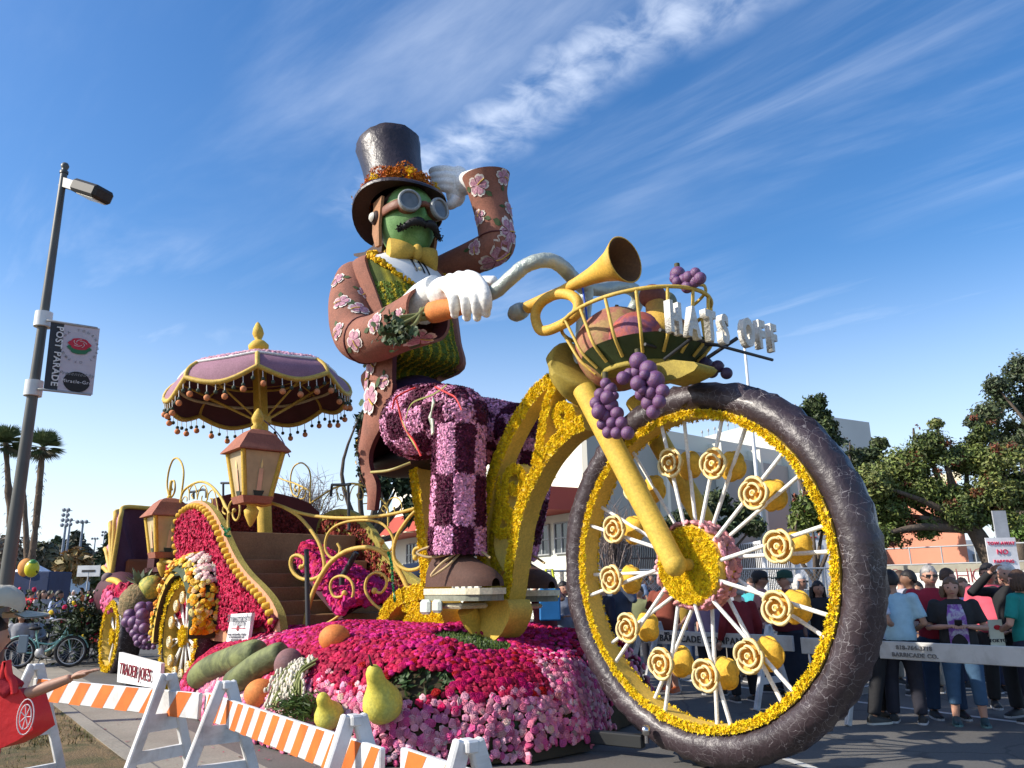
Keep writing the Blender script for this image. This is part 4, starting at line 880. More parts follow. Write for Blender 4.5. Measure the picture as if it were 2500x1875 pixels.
def ball(name, label, cat, c, r, m, grp=None, sq=1.0, stem=True, seg=28, groove=0):
    c = np.array(c); root = thing(name, label, cat, tuple(c - ZZ * r * sq), grp); mb = MB(); th_ = np.linspace(0, math.pi, 15); ph = np.arange(seg) * 2 * math.pi / seg
    V = np.array([[c + r * np.array([math.sin(a) * math.cos(b) * (1 - groove * abs(math.sin(b * 4)) ** .5 * 1.0), math.sin(a) * math.sin(b) * (1 - groove * abs(math.sin(b * 4)) ** .5), math.cos(a) * sq]) for b in ph] for a in th_]); mb.grid(V, cv=True); mk('flesh', mb, m, root)
    if stem: mb = MB(); mb.tube([c + ZZ * r * sq * .93, c + ZZ * r * sq * 1.08 + u * .02], [r * .07, r * .04], 6); mk('stem', mb, cm((.08, .06, .02)), root)
    return root
dusty = mat('dusty_plum_coat', (.17, .12, .13), .8, .15, 5, bump=.4, bs=90)
ball('melon', 'large ribbed brown melon in the wire basket', 'melon', FP('C2', 840, 880, 0), .48, mat('melon_coat', (.30, .11, .075), .8, .25, 2.5, c2=(.32, .2, .08), bump=.5, bs=90), groove=.05)
ball('plum', 'grey purple plum at the rear of the wire basket', 'plum', FP('C2', 685, 820, 0), .24, mat('grey_plum_coat', (.16, .15, .18), .7, .15, 5, bump=.3, bs=60))
ball('peach', 'purple and orange peach beside the melon in the basket', 'peach', FP('C2', 985, 830, .1), .33, mat('peach_blush', (.40, .09, .06), .75, .3, 2, c2=(.14, .05, .10), bump=.5, bs=90))
PEAR = [(0, 0), (.16, .01), (.29, .08), (.36, .2), (.375, .32), (.33, .45), (.24, .58), (.18, .68), (.165, .78), (.15, .88), (.10, .96), (0, 1.0)]
gourd('pear', 'yellow brown pear standing upright in the wire basket', 'pear', FP('C2', 1185, 860, -.1), FP('C2', 1095, 470, -.1), PEAR, mat('pear_coat', (.55, .33, .045), .7, .15, 2, c2=(.38, .2, .04), bump=.5, bs=80), stem=(.12, (0, 0, 0), (.1, .06, .03)))
gourd('pear', 'dull orange pear lying deeper in the basket behind the upright pear', 'pear', FP('C2', 1260, 880, -.4), FP('C2', 1200, 560, -.5), PEAR, mat('pear_coat2', (.42, .18, .05), .75, .15, 3, bump=.5, bs=80))
ball('mushroom', 'brown round cap sitting on the upright pear', 'mushroom', FP('C2', 1095, 495, -.1), .15, mat('cap_brown', (.17, .06, .045), .8, .15, 4, bump=.5, bs=80), sq=.9, stem=False)
ball('apple', 'small grey green apple among the pears in the basket', 'apple', FP('C2', 1190, 540, -.4), .13, mat('apple_grey', (.16, .17, .10), .7, .15, 4, bump=.4, bs=70))
tube_obj('vine', [FP('C2', 845, 880, .45), FP('C2', 880, 790, .4), FP('C2', 950, 745, .3), FP('C2', 1040, 735, .2), FP('C2', 1090, 760, .1)], .02, cm((.22, .22, .07)), bk, seg=8)
grape_m = mat('purple_grape_coat', (.115, .055, .185), .42, .25, 5, c2=(.19, .07, .10), bump=.35, bs=50, spec=.5)
gsph = MB().ell((0, 0, 0), 1.0, 18, 12).mesh('grape'); gsph.materials.append(grape_m)
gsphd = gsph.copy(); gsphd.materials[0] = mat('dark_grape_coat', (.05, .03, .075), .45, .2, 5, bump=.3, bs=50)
def grapes(label, key, lst, w, me=gsph, jw=.06, grp='giant grape bunches on the float', leaf=None):
    c = FP(key, *lst[0][:2], w); root = thing('grape_bunch', label, 'grapes', tuple(c), grp)
    for i, (x, y, r) in enumerate(lst):
        wj = w + rng.uniform(-jw, jw); p = FP(key, x, y, wj); dist = np.linalg.norm((p - EYE) @ fwv); inst('grape', me, root, p, scale=1.12 * r / CR[key][2] * dist / F)
    mb = MB(); C_ = [FP(key, x, y, w - .09) for x, y, r in lst]; mb.tube([C_[0] + ZZ * .12, C_[0], C_[len(C_) // 2], C_[-1]], .03, 6); mk('stalk', mb, cm((.08, .07, .03)), root)
    return root
grapes('purple grape bunch hanging in front of the yellow fork top', 'C2', [(750, 1135, 38), (785, 1175, 45), (710, 1215, 42), (765, 1240, 50), (680, 1280, 44), (727, 1300, 30), (795, 1295, 46), (700, 1345, 50), (835, 1355, 46), (752, 1372, 40), (725, 1435, 38), (795, 1425, 38), (868, 1425, 42), (770, 1495, 42), (832, 1500, 42), (912, 1500, 45), (690, 1300, 30), (815, 1225, 30)], .72)
grapes('purple grape bunch hanging below the basket over the tyre, topped by the largest grapes', 'C2', [(990, 970, 60), (1065, 1030, 60), (975, 1055, 44), (1035, 1070, 34), (880, 1095, 46), (925, 1065, 40), (1115, 1110, 64), (990, 1135, 54), (1040, 1160, 36), (1010, 1215, 42), (1085, 1200, 46), (1170, 1190, 46), (1065, 1280, 50), (1145, 1270, 46), (1100, 1345, 47), (1020, 1180, 34), (1150, 1230, 35)], .78)
grapes('small tight purple grape bunch on the top edge of the basket hoop', 'C2', [(1280, 330, 52), (1410, 320, 36), (1360, 350, 40), (1445, 360, 42), (1325, 372, 40), (1255, 362, 32), (1410, 382, 42), (1350, 425, 42), (1275, 385, 34)], .1)
grapes('shaded dark grape bunch resting on top of the tyre beneath the letters', 'C2', [(1475, 1000, 58), (1575, 1010, 42), (1530, 1045, 46), (1640, 1060, 40), (1440, 1050, 34)], -.35, gsphd)
# letters HATS OFF on a black frame across the front of the basket
lt = thing('letter_sign', 'white knobbly letters HATS OFF standing out ahead of the basket', 'sign', tuple(FP('C2', 1500, 850, 0)))
shell = mat('white_bean_coat', (.68, .65, .58), .75, .15, 8, bump=1.0, bs=30, dist=.03)
LS = [('H', 1275, 655, .72), ('A', 1390, 695, .45), ('T', 1525, 720, .18), ('S', 1630, 745, -.05), ('O', 1785, 775, -.46), ('F', 1865, 795, -.70), ('F', 1945, 822, -.92)]
for ch, x, y, w in LS:
    p = FP('C2', x, y, w); p = fs(.44, w, p[2])
    xd = -n_ * 1.0; lo = textobj('letter', ch, .40, p, xd, shell, lt, ext=.035, off=.02); lo.data.transform(Matrix.Diagonal((.62, 1, 1, 1)))
    c = np.array([xd, ZZ])
black_iron = cm((.025, .025, .027), .5)
tube_obj('bar', [fs(.38, .85, 3.88), fs(.38, -1.0, 3.92)], .018, black_iron, lt, sp=False, seg=6)
tube_obj('bar', [FP('C2', 1180, 960, .5), FP('C2', 1400, 790, .3), fs(.38, .25, 3.9)], .018, black_iron, lt, sp=False, seg=6)
tube_obj('bar', [FP('C2', 1500, 945, -.1), FP('C2', 1720, 800, -.3)], .02, black_iron, lt, sp=False, seg=6)
tube_obj('bar', [FP('C2', 1480, 845, -.1), FP('C2', 1620, 855, -.25)], .02, black_iron, lt, sp=False, seg=6)
tube_obj('bar', [fs(-.1, .5, 3.93), fs(-.1, -.8, 3.93)], .018, black_iron, lt, sp=False, seg=6)

# ======================= RIDER FIGURE =======================
rider = thing('rider_figure', 'giant green faced figure in a top hat and goggles riding the bicycle', 'statue', tuple(FP('C7', 300, 520, .1)))
jm = mat('jacket_coat', (.27, .105, .068), .85, .14, 1.6, c2=(.22, .09, .06), bump=.55, bs=130, stain=.15)
jin = mat('jacket_lining', (.07, .012, .015), .8, .2, 3)
# torso: lofted rings, vest in front, jacket around
tc0 = [(FP('C4', 1850, 590, .15), .44, .54), (FP('C4', 1810, 440, .15), .44, .57), (FP('C1', 645, 1560, .15), .45, .60), (FP('C1', 610, 1400, .15), .48, .65), (FP('C1', 560, 1200, .15), .53, .74), (FP('C1', 520, 1050, .15), .52, .79), (FP('C1', 500, 975, .15), .45, .72), (FP('C1', 490, 925, .15), .32, .42), (FP('C1', 500, 880, .15), .24, .26)]
C_ = spline([q[0] for q in tc0], 5); ra = spl1([q[1] for q in tc0], 5); rb = spl1([q[2] for q in tc0], 5)
ZC = C_[:, 2]
def torso_pt(i, phi, off=0.):      # phi 0 = forward
    return C_[i] + (ra[i] + off) * math.cos(phi) * u * 1.0 + (rb[i] + off) * math.sin(phi) * n_
nr_ = len(C_); 
ph = np.linspace(-math.pi, math.pi, 57)[:-1]
vest_pat = mat('vest_stripes', (.05, .07, .012), .85, .2, 6, bump=.8, bs=60, attr=True)
V = np.array([[torso_pt(i, a) for a in ph] for i in range(nr_)]); cc = np.zeros(V.shape)
for i in range(nr_):
    t = (ZC[i] - ZC[0]) / (ZC[-1] - ZC[0])
    for j, a in enumerate(ph): cc[i, j] = (.30, .27, .02) if int((a + 10) * 14) % 3 == 0 else (.065, .085, .012)
mb = MB(); mb.grid(V, cv=True, col=cc.reshape(-1, 3)); mb.add(V[0], [tuple(range(56))], c=(.05, .05, .01)); mk('vest', mb, vest_pat, rider)
k = 12000; P = []; Nn = []; cs = []
for _ in range(k):
    i = rng.integers(0, int(nr_ * .56)); a = rng.uniform(-1.2, 1.35); p = torso_pt(i, a, .012) + (C_[min(i + 1, nr_ - 1)] - C_[i]) * rng.random(); P.append(p); Nn.append(math.cos(a) * u + math.sin(a) * n_)
    st = (a * 4.2) % 1.0; cs.append((.42, .32, .015) if st < .3 else (.10, .15, .02) if rng.random() < .8 else (.16, .15, .01))
fringe('vest_petals', rider, np.array(P), np.array(Nn), .017, np.array(cs), .2, .4, CHIP_V, CHIP_F)
# shirt front
shirt_m = mat('white_shirt_front', (.66, .66, .64), .7, .1, 1.5, bump=.3, bs=40)
i0, i1 = int(nr_ * .52), nr_ - 5; V = []
for i in range(i0, i1 + 1):
    f = (i - i0) / (i1 - i0); wd = .10 + 1.3 * f ** .6; V.append([torso_pt(i, a, .03) for a in np.linspace(-wd, wd, 13)])
mb = MB(); mb.grid(np.array(V)); sh = mk('shirt_front', mb, shirt_m, rider)
for a in (-.16, -.05, .12):
    mb = MB(); mb.tube([torso_pt(i, a, .045) for i in range(i0 + 4, i1)], .012, 5); mk('pleat', mb, blackm, sh)
for f in (.35, .6, .85):
    mb = MB(); i = int(i0 + (i1 - i0) * f); mb.ell(torso_pt(i, .035, .05), .035, 10, 6); mk('button', mb, cream, sh)
# vest border in yellow blooms
P = []; 
for sgn in (-1, 1):
    for f in np.linspace(0, 1, 60): 
        i = i0 + f * (i1 - i0); a = sgn * (.10 + 1.3 * f ** .6); ii = int(i); p = torso_pt(ii, a, .05); 
        if ii + 1 < nr_: p = p + (torso_pt(ii + 1, a, .05) - p) * (i - ii)
        P.append((p, math.cos(a) * u + math.sin(a) * n_))
blob_rose('vest_border', rider, np.array([q[0] for q in P for _ in (0, 1)]) + rng.normal(size=(len(P) * 2, 3)) * .02, np.array([q[1] for q in P for _ in (0, 1)]), .032, (.72, .42, .01))
# jacket body: open shell with thickness
V = []; Vi = []
for i in range(nr_ - 3):
    f = i / (nr_ - 4); aw = 1.08 + .12 * f; A_ = np.linspace(aw, 2 * math.pi - aw * .6, 44); V.append([torso_pt(i, a, .07) for a in A_]); Vi.append([torso_pt(i, a, .0) for a in A_])
V = np.array(V); Vi = np.array(Vi); mb = MB(); mb.grid(V); mb.grid(Vi[:, ::-1], mi=1); 
for e in (0, -1): mb.grid(np.stack([V[:, e], Vi[:, e]], 1))
mb.grid(np.stack([V[-1], Vi[-1]], 1)); mk('jacket', mb, [jm, jin], rider)
# coat tails
def tailsheet(outl, w, th_, bend=.0, mi=0):
    P = [FP(k_, x, y, w) for k_, x, y in outl]; return P
TL = [('C1', 290, 1480), ('C1', 290, 1659), ('C4', 1555, 450), ('C4', 1540, 640), ('C4', 1515, 820), ('C4', 1500, 980), ('C4', 1525, 1100), ('C4', 1560, 1200), ('C4', 1582, 1300), ('C4', 1592, 1405)]
TR = [('C1', 455, 1500), ('C1', 452, 1659), ('C4', 1745, 480), ('C4', 1720, 620), ('C4', 1660, 780), ('C4', 1600, 900), ('C4', 1570, 1000), ('C4', 1580, 1100), ('C4', 1625, 1220), ('C4', 1612, 1405)]
Pl = spline([FP(*q, .78) for q in TL], 5); Pr = spline([FP(*q, .86) for q in TR], 5); V = []
for a, b in zip(Pl, Pr): V.append([a + (b - a) * f + n_ * .10 * math.sin(math.pi * f) for f in np.linspace(0, 1, 7)])
V = np.array(V); mb = MB(); mb.grid(V); mb.grid(V[:, ::-1] - n_ * .07, mi=1); mb.grid(np.stack([V[:, 0], V[:, 0] - n_ * .07], 1)); mb.grid(np.stack([V[:, -1], V[:, -1] - n_ * .07], 1), mi=1); tailo = mk('coat_tail', mb, [jm, jin], rider)
tail_V = V
V2 = np.array([[p - n_ * (1.45 - .2 * abs(j - 3)) + u * .1 for j, p in enumerate(r_)] for r_ in V[4:]]); mb = MB(); mb.grid(V2); mb.grid(V2[:, ::-1] + n_ * .06, mi=1); mk('coat_tail', mb, [jm, jin], rider)
Vb = np.array([[V[i, 0] * (1 - f) + V2[max(i - 4, 0), 0] * f - u * .28 * math.sin(math.pi * f) for f in np.linspace(0, 1, 9)] for i in range(2, int(len(V) * .62))]); mb = MB(); mb.grid(Vb); mb.grid(Vb[:, ::-1] + u * .05, mi=1); mk('coat_back', mb, [jm, jin], rider)
# sleeves: capsule-like tubes whose surface can carry the painted hibiscus
class Sleeve:
    def __init__(s, pts, rad, k=6): s.P = spline(pts, k); s.r = spl1(rad, k); T = np.gradient(s.P, axis=0); s.T = T / np.linalg.norm(T, axis=1)[:, None]
    def at(s, t, d, off=0.):     # t index (float), d a world direction
        i = int(min(max(t, 0), len(s.P) - 1.001)); f = t - i; p = s.P[i] * (1 - f) + s.P[i + 1] * f; r = s.r[i] * (1 - f) + s.r[i + 1] * f; d = d - s.T[i] * (d @ s.T[i]); return p + d / np.linalg.norm(d) * (r + off)
hib_w = mat('hibiscus_white_edge', (.66, .58, .52), .8, .1, 6, bump=.3, bs=80); hib_p = mat('hibiscus_mauve', (.36, .15, .22), .8, .35, 14, c2=(.5, .3, .33)); hib_y = cm((.6, .4, .05)); hib_g = cm((.05, .08, .025))
def hibiscus(parent, surf, R, rot=0., leaf=True):
    """surf(x, y, off) -> point; flat flower laid on the cloth"""
    mb = MB(); lay = [(hib_w, 1.0, .012, 0), (hib_p, .80, .019, 1)]
    for mi, (m_, sc, off, _) in enumerate(lay):
        for i in range(5):
            t0 = rot + i * 2 * math.pi / 5; P = [surf(0, 0, off)]
            for q in np.linspace(-1, 1, 9):
                rr = R * sc * (1 - .25 * q * q - (.10 if abs(q) < .1 else 0)); a = t0 + q * .56; P.append(surf(rr * math.cos(a), rr * math.sin(a), off))
            mb.add(P, [(0, j, j + 1) for j in range(1, 9)], mi, sm=False)
    a = rot + .6; mb.tube([surf(0, 0, .03), surf(R * .35 * math.cos(a), R * .35 * math.sin(a), .035), surf(R * .75 * math.cos(a), R * .75 * math.sin(a), .03)], R * .045, 5, mi=2)
    if leaf:
        for a in (rot + 2.0, rot + 4.4)[: (2 if rng.random() < .5 else 1)]:
            c, s = math.cos(a), math.sin(a); P = [surf(R * (.8 * c), R * .8 * s, .008)]
            for q, wd in ((1.05, .2), (1.3, .22), (1.6, .02)): P.append(surf(R * (q * c - wd * s), R * (q * s + wd * c), .008))
            for q, wd in ((1.3, -.22), (1.05, -.2)): P.append(surf(R * (q * c - wd * s), R * (q * s + wd * c), .008))
            mb.add(P, [tuple(range(len(P)))], 3, sm=False)
    return mk('hibiscus_motif', mb, [hib_w, hib_p, hib_y, hib_g], parent)
def sleeve_obj(S, name, m=jm, seam=None, open_end=True):
    mb = MB(); mb.tube(S.P, S.r, 26, caps=False); e = S.P[-1]; t = S.T[-1]
    mb.tube([S.P[-4], S.P[-3], S.P[-2], e], [S.r[-4] - .05, S.r[-3] - .05, S.r[-2] - .045, S.r[-1] - .04], 26, mi=1, caps=False)
    a = np.cross(t, ZZ); a /= np.linalg.norm(a); b = np.cross(a, t); th_ = np.arange(27) * 2 * math.pi / 26
    V = np.array([[e + (math.cos(q) * a + math.sin(q) * b) * S.r[-1], e + (math.cos(q) * a + math.sin(q) * b) * (S.r[-1] - .04)] for q in th_]); mb.grid(V)
    mb.ell(S.P[0], S.r[0], 22, 12); o = mk(name, mb, [m, jin], rider)
    if seam is not None: mb = MB(); i = seam; a = np.cross(S.T[i], ZZ); a /= np.linalg.norm(a); b = np.cross(a, S.T[i]); mb.tube([S.P[i] + (math.cos(q) * a + math.sin(q) * b) * (S.r[i] + .004) for q in th_[:-1]], .014, 5, closed=True); mk('seam', mb, jin, o)
    return o
S1 = Sleeve([FP('C1', 225, 1045, .82), FP('C1', 200, 1160, .95), FP('C1', 205, 1290, 1.05), FP('C1', 245, 1390, 1.1), FP('C1', 345, 1395, 1.1), FP('C1', 500, 1325, 1.05), FP('C1', 680, 1245, .98)], [.33, .34, .34, .335, .33, .335, .375])
o1 = sleeve_obj(S1, 'sleeve', seam=21)
def on_sleeve(S, o, px, R, rot=0., key='C1', leaf=True):
    ro = ray(*src(key, *px)); ro = ro / np.linalg.norm(ro); best = None
    for i in range(len(S.P)):      # nearest approach, then step to the surface facing the eye
        v = S.P[i] - EYE; al_ = v @ ro; dist = np.linalg.norm(v - al_ * ro)
        if best is None or dist - S.r[i] < best[0] - 1e-9 or (dist < S.r[i] and al_ < best[2]): best = (dist - S.r[i], i, al_, EYE + ro * al_)
    i = best[1]; v = best[3] - S.P[i]; perp = v - S.T[i] * (v @ S.T[i]); h = min(np.linalg.norm(v - ro * (v @ ro)), S.r[i] * .93); d0 = (v - ro * (v @ ro)); 
    if np.linalg.norm(d0) > 1e-6: d0 = d0 / np.linalg.norm(d0) * h
    d = d0 - ro * math.sqrt(max(S.r[i] ** 2 - h * h, 1e-6)); d = d - S.T[i] * (d @ S.T[i]); d /= np.linalg.norm(d); e = np.cross(S.T[i], d); step = np.linalg.norm(S.P[min(i + 1, len(S.P) - 1)] - S.P[max(i - 1, 0)]) / 2
    def surf(x, y, off): a = y / S.r[i]; return S.at(i + x / step, d * math.cos(a) + e * math.sin(a), off)
    hibiscus(o, surf, R, rot, leaf)
for q, R, rt in (((110, 1030), 0.144, .3), ((135, 1150), 0.151, 1.1), ((245, 1200), 0.173, .7), ((285, 965), 0.144, .2), ((110, 1345), 0.144, 1.4), ((195, 1410), 0.173, .5), ((290, 1100), 0.144, 0.), ((340, 1300), 0.158, .9), ((640, 1385), 0.144, .2), ((470, 1270), 0.115, 1.7)):
    on_sleeve(S1, o1, q, R, rt)
S2 = Sleeve([FP('C1', 690, 1010, -.85), FP('C1', 830, 950, -.95), FP('C1', 980, 882, -1.05), FP('C1', 1092, 825, -1.12), FP('C1', 1106, 770, -1.12), FP('C1', 1082, 630, -1.08), FP('C1', 1052, 500, -1.0), FP('C1', 1038, 385, -.95)], [.27, .28, .285, .30, .30, .30, .32, .40])
o2 = sleeve_obj(S2, 'sleeve', seam=24)
for q, R, rt in (((1005, 505), 0.188, .4), ((1140, 460), 0.165, 1.2), ((1000, 665), 0.165, .1), ((1180, 770), 0.180, .8), ((1055, 930), 0.195, .3), ((945, 840), 0.150, 1.2), ((1190, 610), 0.150, .4)):
    on_sleeve(S2, o2, q, R, rt)
# flowers on the coat tail and jacket side
def on_grid(o, V, fi, fj, R, rot):
    a, b = V.shape[:2]; i, j = int(fi * (a - 1)), int(fj * (b - 1)); c = V[i, j]; eu = V[min(i + 1, a - 1), j] - V[max(i - 1, 0), j]; eu /= np.linalg.norm(eu); ev = V[i, min(j + 1, b - 1)] - V[i, max(j - 1, 0)]; ev = ev - eu * (ev @ eu); ev /= np.linalg.norm(ev); nn = np.cross(eu, ev); nn = nn if nn @ n_ > 0 else -nn
    hibiscus(o, lambda x, y, off: c + eu * x + ev * y + nn * (off + .01), R, rot)
for fi, fj, R, rt in ((.06, .55, .19, .2), (.24, .2, .2, 1.), (.33, .62, .25, .5), (.50, .12, .2, .8), (.66, .35, .17, .2), (.15, .9, .12, .9), (.8, .4, .12, .3)): on_grid(tailo, tail_V, fi, fj, R, rt)
# ---- hands ----
def fist(parent, pts_f, rads, palm, wrist, thumb, m=glove):
    mb = MB()
    for P in pts_f: mb.tube(spline(P, 5), np.interp(np.linspace(0, 1, (len(P) - 1) * 5 + 1), [0, .15, .55, .85, 1], [rads * .96, rads * 1.06, rads * .98, rads * .9, rads * .5]), 12); mb.ell(P[-1], rads * .7, 10, 7); mb.ell(P[0], rads, 10, 7)
    mb.tube(spline(thumb, 5), np.linspace(rads * 1.25, rads * .8, (len(thumb) - 1) * 5 + 1), 12); mb.ell(thumb[-1], rads * .85, 10, 7)
    for c, r in palm: mb.ell(c, r, 16, 10)
    mb.tube(spline(wrist[0], 4), np.interp(np.linspace(0, 1, (len(wrist[0]) - 1) * 4 + 1), np.linspace(0, 1, len(wrist[1])), wrist[1]), 18)
    o = mk('glove', mb, m, parent); rm = o.modifiers.new('r', 'REMESH'); rm.mode = 'VOXEL'; rm.voxel_size = .016; sm_ = o.modifiers.new('s', 'SMOOTH'); sm_.iterations = 1; sm_.factor = .5
    dg = bpy.context.evaluated_depsgraph_get(); me = bpy.data.meshes.new_from_object(o.evaluated_get(dg)); o.modifiers.clear(); o.data = me
    for p in me.polygons: p.use_smooth = True
    return o
fw = .95
def q1(x, y, w): return FP('C1', x, y, w)
fingers = [[q1(745, 1055, 1.02), q1(800, 1075, 1.14), q1(838, 1150, 1.2), q1(842, 1245, 1.12)], [q1(815, 1025, 1.0), q1(875, 1060, 1.12), q1(912, 1150, 1.2), q1(918, 1262, 1.1)], [q1(870, 1010, .97), q1(930, 1040, 1.09), q1(976, 1140, 1.17), q1(982, 1262, 1.08)], [q1(925, 1005, .94), q1(985, 1035, 1.05), q1(1034, 1125, 1.12), q1(1040, 1238, 1.04)]]
fist(rider, fingers, .078, [(q1(800, 1110, .95), (.27, .2, .22)), (q1(890, 1090, .88), (.25, .2, .2)), (q1(700, 1110, .95), (.2, .2, .18))], ([q1(600, 1220, .98), q1(660, 1150, .97), q1(740, 1085, .96)], [.26, .24, .2]), [q1(900, 1080, .72), q1(1000, 1045, .66), q1(1080, 1035, .68)])
# raised hand gripping the hat brim
w2 = -.62
fing2 = [[q1(850, 360, w2 - .1), q1(780, 345, w2 + .02), q1(715, 350, w2 + .05), q1(700, 362, w2)], [q1(850, 395, w2 - .08), q1(790, 385, w2 + .04), q1(720, 388, w2 + .08), q1(702, 395, w2 + .02)], [q1(845, 428, w2 - .08), q1(790, 420, w2 + .04), q1(725, 424, w2 + .08), q1(708, 428, w2 + .02)], [q1(840, 460, w2 - .1), q1(790, 455, w2 + .02), q1(735, 452, w2 + .05), q1(722, 450, w2)]]
fist(rider, fing2, .082, [(q1(865, 420, w2 - .16), (.2, .16, .3)), (q1(850, 500, w2 - .18), (.17, .15, .22))], ([q1(1000, 420, -.93), q1(930, 425, -.85), q1(880, 440, w2 - .17)], [.24, .2, .18]), [q1(860, 520, w2 - .12), q1(825, 560, w2 - .05), q1(775, 568, w2)])
# ---- head ----
HS = .78; HC = q1(552, 684, .12); hz = q1(480, 380, .12)
hf = math.cos(R_(6)) * u + math.sin(R_(6)) * n_; hs_ = np.cross(ZZ, hf); hs_ = -hs_    # forward, right-hand side (towards the camera)
HR = np.stack([hf, -hs_, ZZ], 1)         # local x forward, y left, z up
def head_mesh(mb, c, R, sx, sy, sz, mi=0, seg=40, rings=30, nose=1., col=None):
    th_ = np.linspace(0, math.pi, rings + 1); ph = np.arange(seg) * 2 * math.pi / seg; V = []
    for a in th_:
        row = []
        for b in ph:
            x, y, z = math.sin(a) * math.cos(b), math.sin(a) * math.sin(b), math.cos(a)
            jaw = 1 - (.14 if seg > 40 else .28) * max(0, -z) ** 1.3; x2 = x * (1 - .10 * max(0, -z) ** 1.5) * (1.02 if x > 0 else 1.0); y2 = y * jaw
            if x > 0:
                g = lambda y0, z0, sy_, sz_: math.exp(-((y - y0) / sy_) ** 2 - ((z - z0) / sz_) ** 2)
                x2 += nose * (.26 * g(0, -.20, .10, .13) + .13 * g(0, .0, .075, .17) + .05 * g(0, .22, .5, .10) - .09 * (g(.33, .06, .15, .10) + g(-.33, .06, .15, .10)) + .05 * (g(.42, -.18, .2, .15) + g(-.42, -.18, .2, .15)) + .07 * g(0, -.47, .17, .05) + .07 * g(0, -.58, .15, .05) - .05 * g(0, -.525, .2, .022) + .12 * g(0, -.84, .22, .13))
            row.append(c + R @ np.array([x2 * sx, y2 * sy, z * sz]))
        V.append(row)
    mb.grid(np.array(V), cv=True, mi=mi, col=col)
green_f = mat('green_face_coat', (.10, .23, .065), .7, .2, 1.8, c2=(.15, .29, .10), bump=.35, bs=50)
mb = MB(); head_mesh(mb, HC, HR, .64 * HS, .57 * HS, .83 * HS, seg=64, rings=44); mb.tube([HC - ZZ * .4 - hf * .06, HC - ZZ * .95 - hf * .06], [.30, .32], 24); mk('head', mb, green_f, rider)
def hp_(x, y, z): return HC + HR @ (np.array([x, y, z]) * HS)
# moustache
ms = blackm
for s in (-1, 1):
    P = spline([hp_(.74, 0, -.31), hp_(.75, s * .12, -.27), hp_(.68, s * .27, -.31), hp_(.58, s * .38, -.40), hp_(.54, s * .46, -.42)], 5); mb = MB(); mb.tube(P, np.interp(np.linspace(0, 1, len(P)), [0, .3, .8, 1], [.05, .07, .04, .01]), 10)
    mo = mk('moustache', mb, ms, rider)
    k = 260; i = rng.integers(0, len(P), k); fringe('moustache_hairs', mo, P[i] + rng.normal(size=(k, 3)) * .025, rng.normal(size=(k, 3)), .018, (.01, .009, .009), .3, .5, CHIP_V, CHIP_F)
# goggles
gog_b = mat('goggle_leather', (.17, .06, .03), .55, .25, 6, bump=.4, bs=30); ring_m = mat('goggle_ring', (.30, .31, .30), .6, .2, 6, bump=.5, bs=60, metal=.2); lens_m = mat('goggle_lens', (.12, .125, .12), .12, .3, 5, spec=.8)
gg = []
for s in (-1, 1):
    c = hp_(.60, s * .30, .12); dx = HR @ np.array([.96, s * .26, .02]); dx /= np.linalg.norm(dx)
    mb = MB(); mb.lathe([(0.1520, -0.1672), (0.1634, 0.0000), (0.1710, 0.0760), (0.1710, 0.1216), (0.1292, 0.1216), (0.1292, 0.0760)], c, dx, 28); cup = mk('goggle_cup', mb, gog_b, rider)
    mb = MB(); mb.lathe([(0.1786, 0.0760), (0.1862, 0.1140), (0.1786, 0.1444), (0.1444, 0.1520), (0.1406, 0.1292)], c, dx, 28); mk('ring', mb, ring_m, cup)
    mb = MB(); mb.lathe([(0.0000, 0.1330), (0.0760, 0.1330), (0.1429, 0.1254)], c, dx, 28); mk('lens', mb, lens_m, cup)
mb = MB(); mb.tube(spline([hp_(.66, .14, .12), hp_(.74, 0, .14), hp_(.66, -.14, .12)], 4), .05, 8); mk('goggle_bridge', mb, gog_b, rider)
for s in (-1, 1):
    P = spline([hp_(.60, s * .42, .12), hp_(.42, s * .545, .10), hp_(.1, s * .605, .09), hp_(-.2, s * .58, .09)], 5); mb = MB(); mb.tube(P, .085, 10, flat=(1, .3)); mk('goggle_strap', mb, gog_b, rider)
# leather flying-cap side, ear disc, back flap
tanm = mat('tan_leather', (.32, .15, .065), .7, .2, 3, bump=.4, bs=50)
for s in (-1, 1):
    P = [hp_(.12, s * .60, .42), hp_(-.28, s * .60, .42), hp_(-.34, s * .58, -.25), hp_(-.12, s * .60, -.62), hp_(.0, s * .57, -.62), hp_(.04, s * .61, -.2)]; mb = MB(); mb.prism(P, HR @ np.array([0, s * .05, 0])); mk('cap_side', mb, tanm, rider)
    mb = MB(); mb.lathe([(0.0000, 0.0684), (0.0684, 0.0608), (0.1140, 0.0228), (0.1216, -0.0152)], hp_(-.14, s * .665, .03), HR @ np.array([0, s, 0]), 20, mi=0); mk('ear_disc', mb, brown_d, rider)
    mb = MB(); mb.lathe([(0.0000, 0.0380), (0.0532, 0.0342), (0.0798, 0.0000)], hp_(-.14, s * .745, .03), HR @ np.array([0, s, 0]), 18, mi=0); mk('ear_stud', mb, cm((.5, .48, .42), .5), rider)
mb = MB(); mb.ell(hp_(-.12, 0, .1), (.60 * HS, .585 * HS, .74 * HS), 28, 16, R=HR); mk('cap_back', mb, brown_d, rider)
P = [q1(*q, .35) for q in ((385, 740), (392, 800), (385, 850), (340, 885), (270, 893), (215, 880), (212, 866), (280, 855), (330, 820), (355, 770))]; mb = MB(); mb.prism(P, -n_ * .5, smooth=True); mk('cap_flap', mb, brown_d, rider)
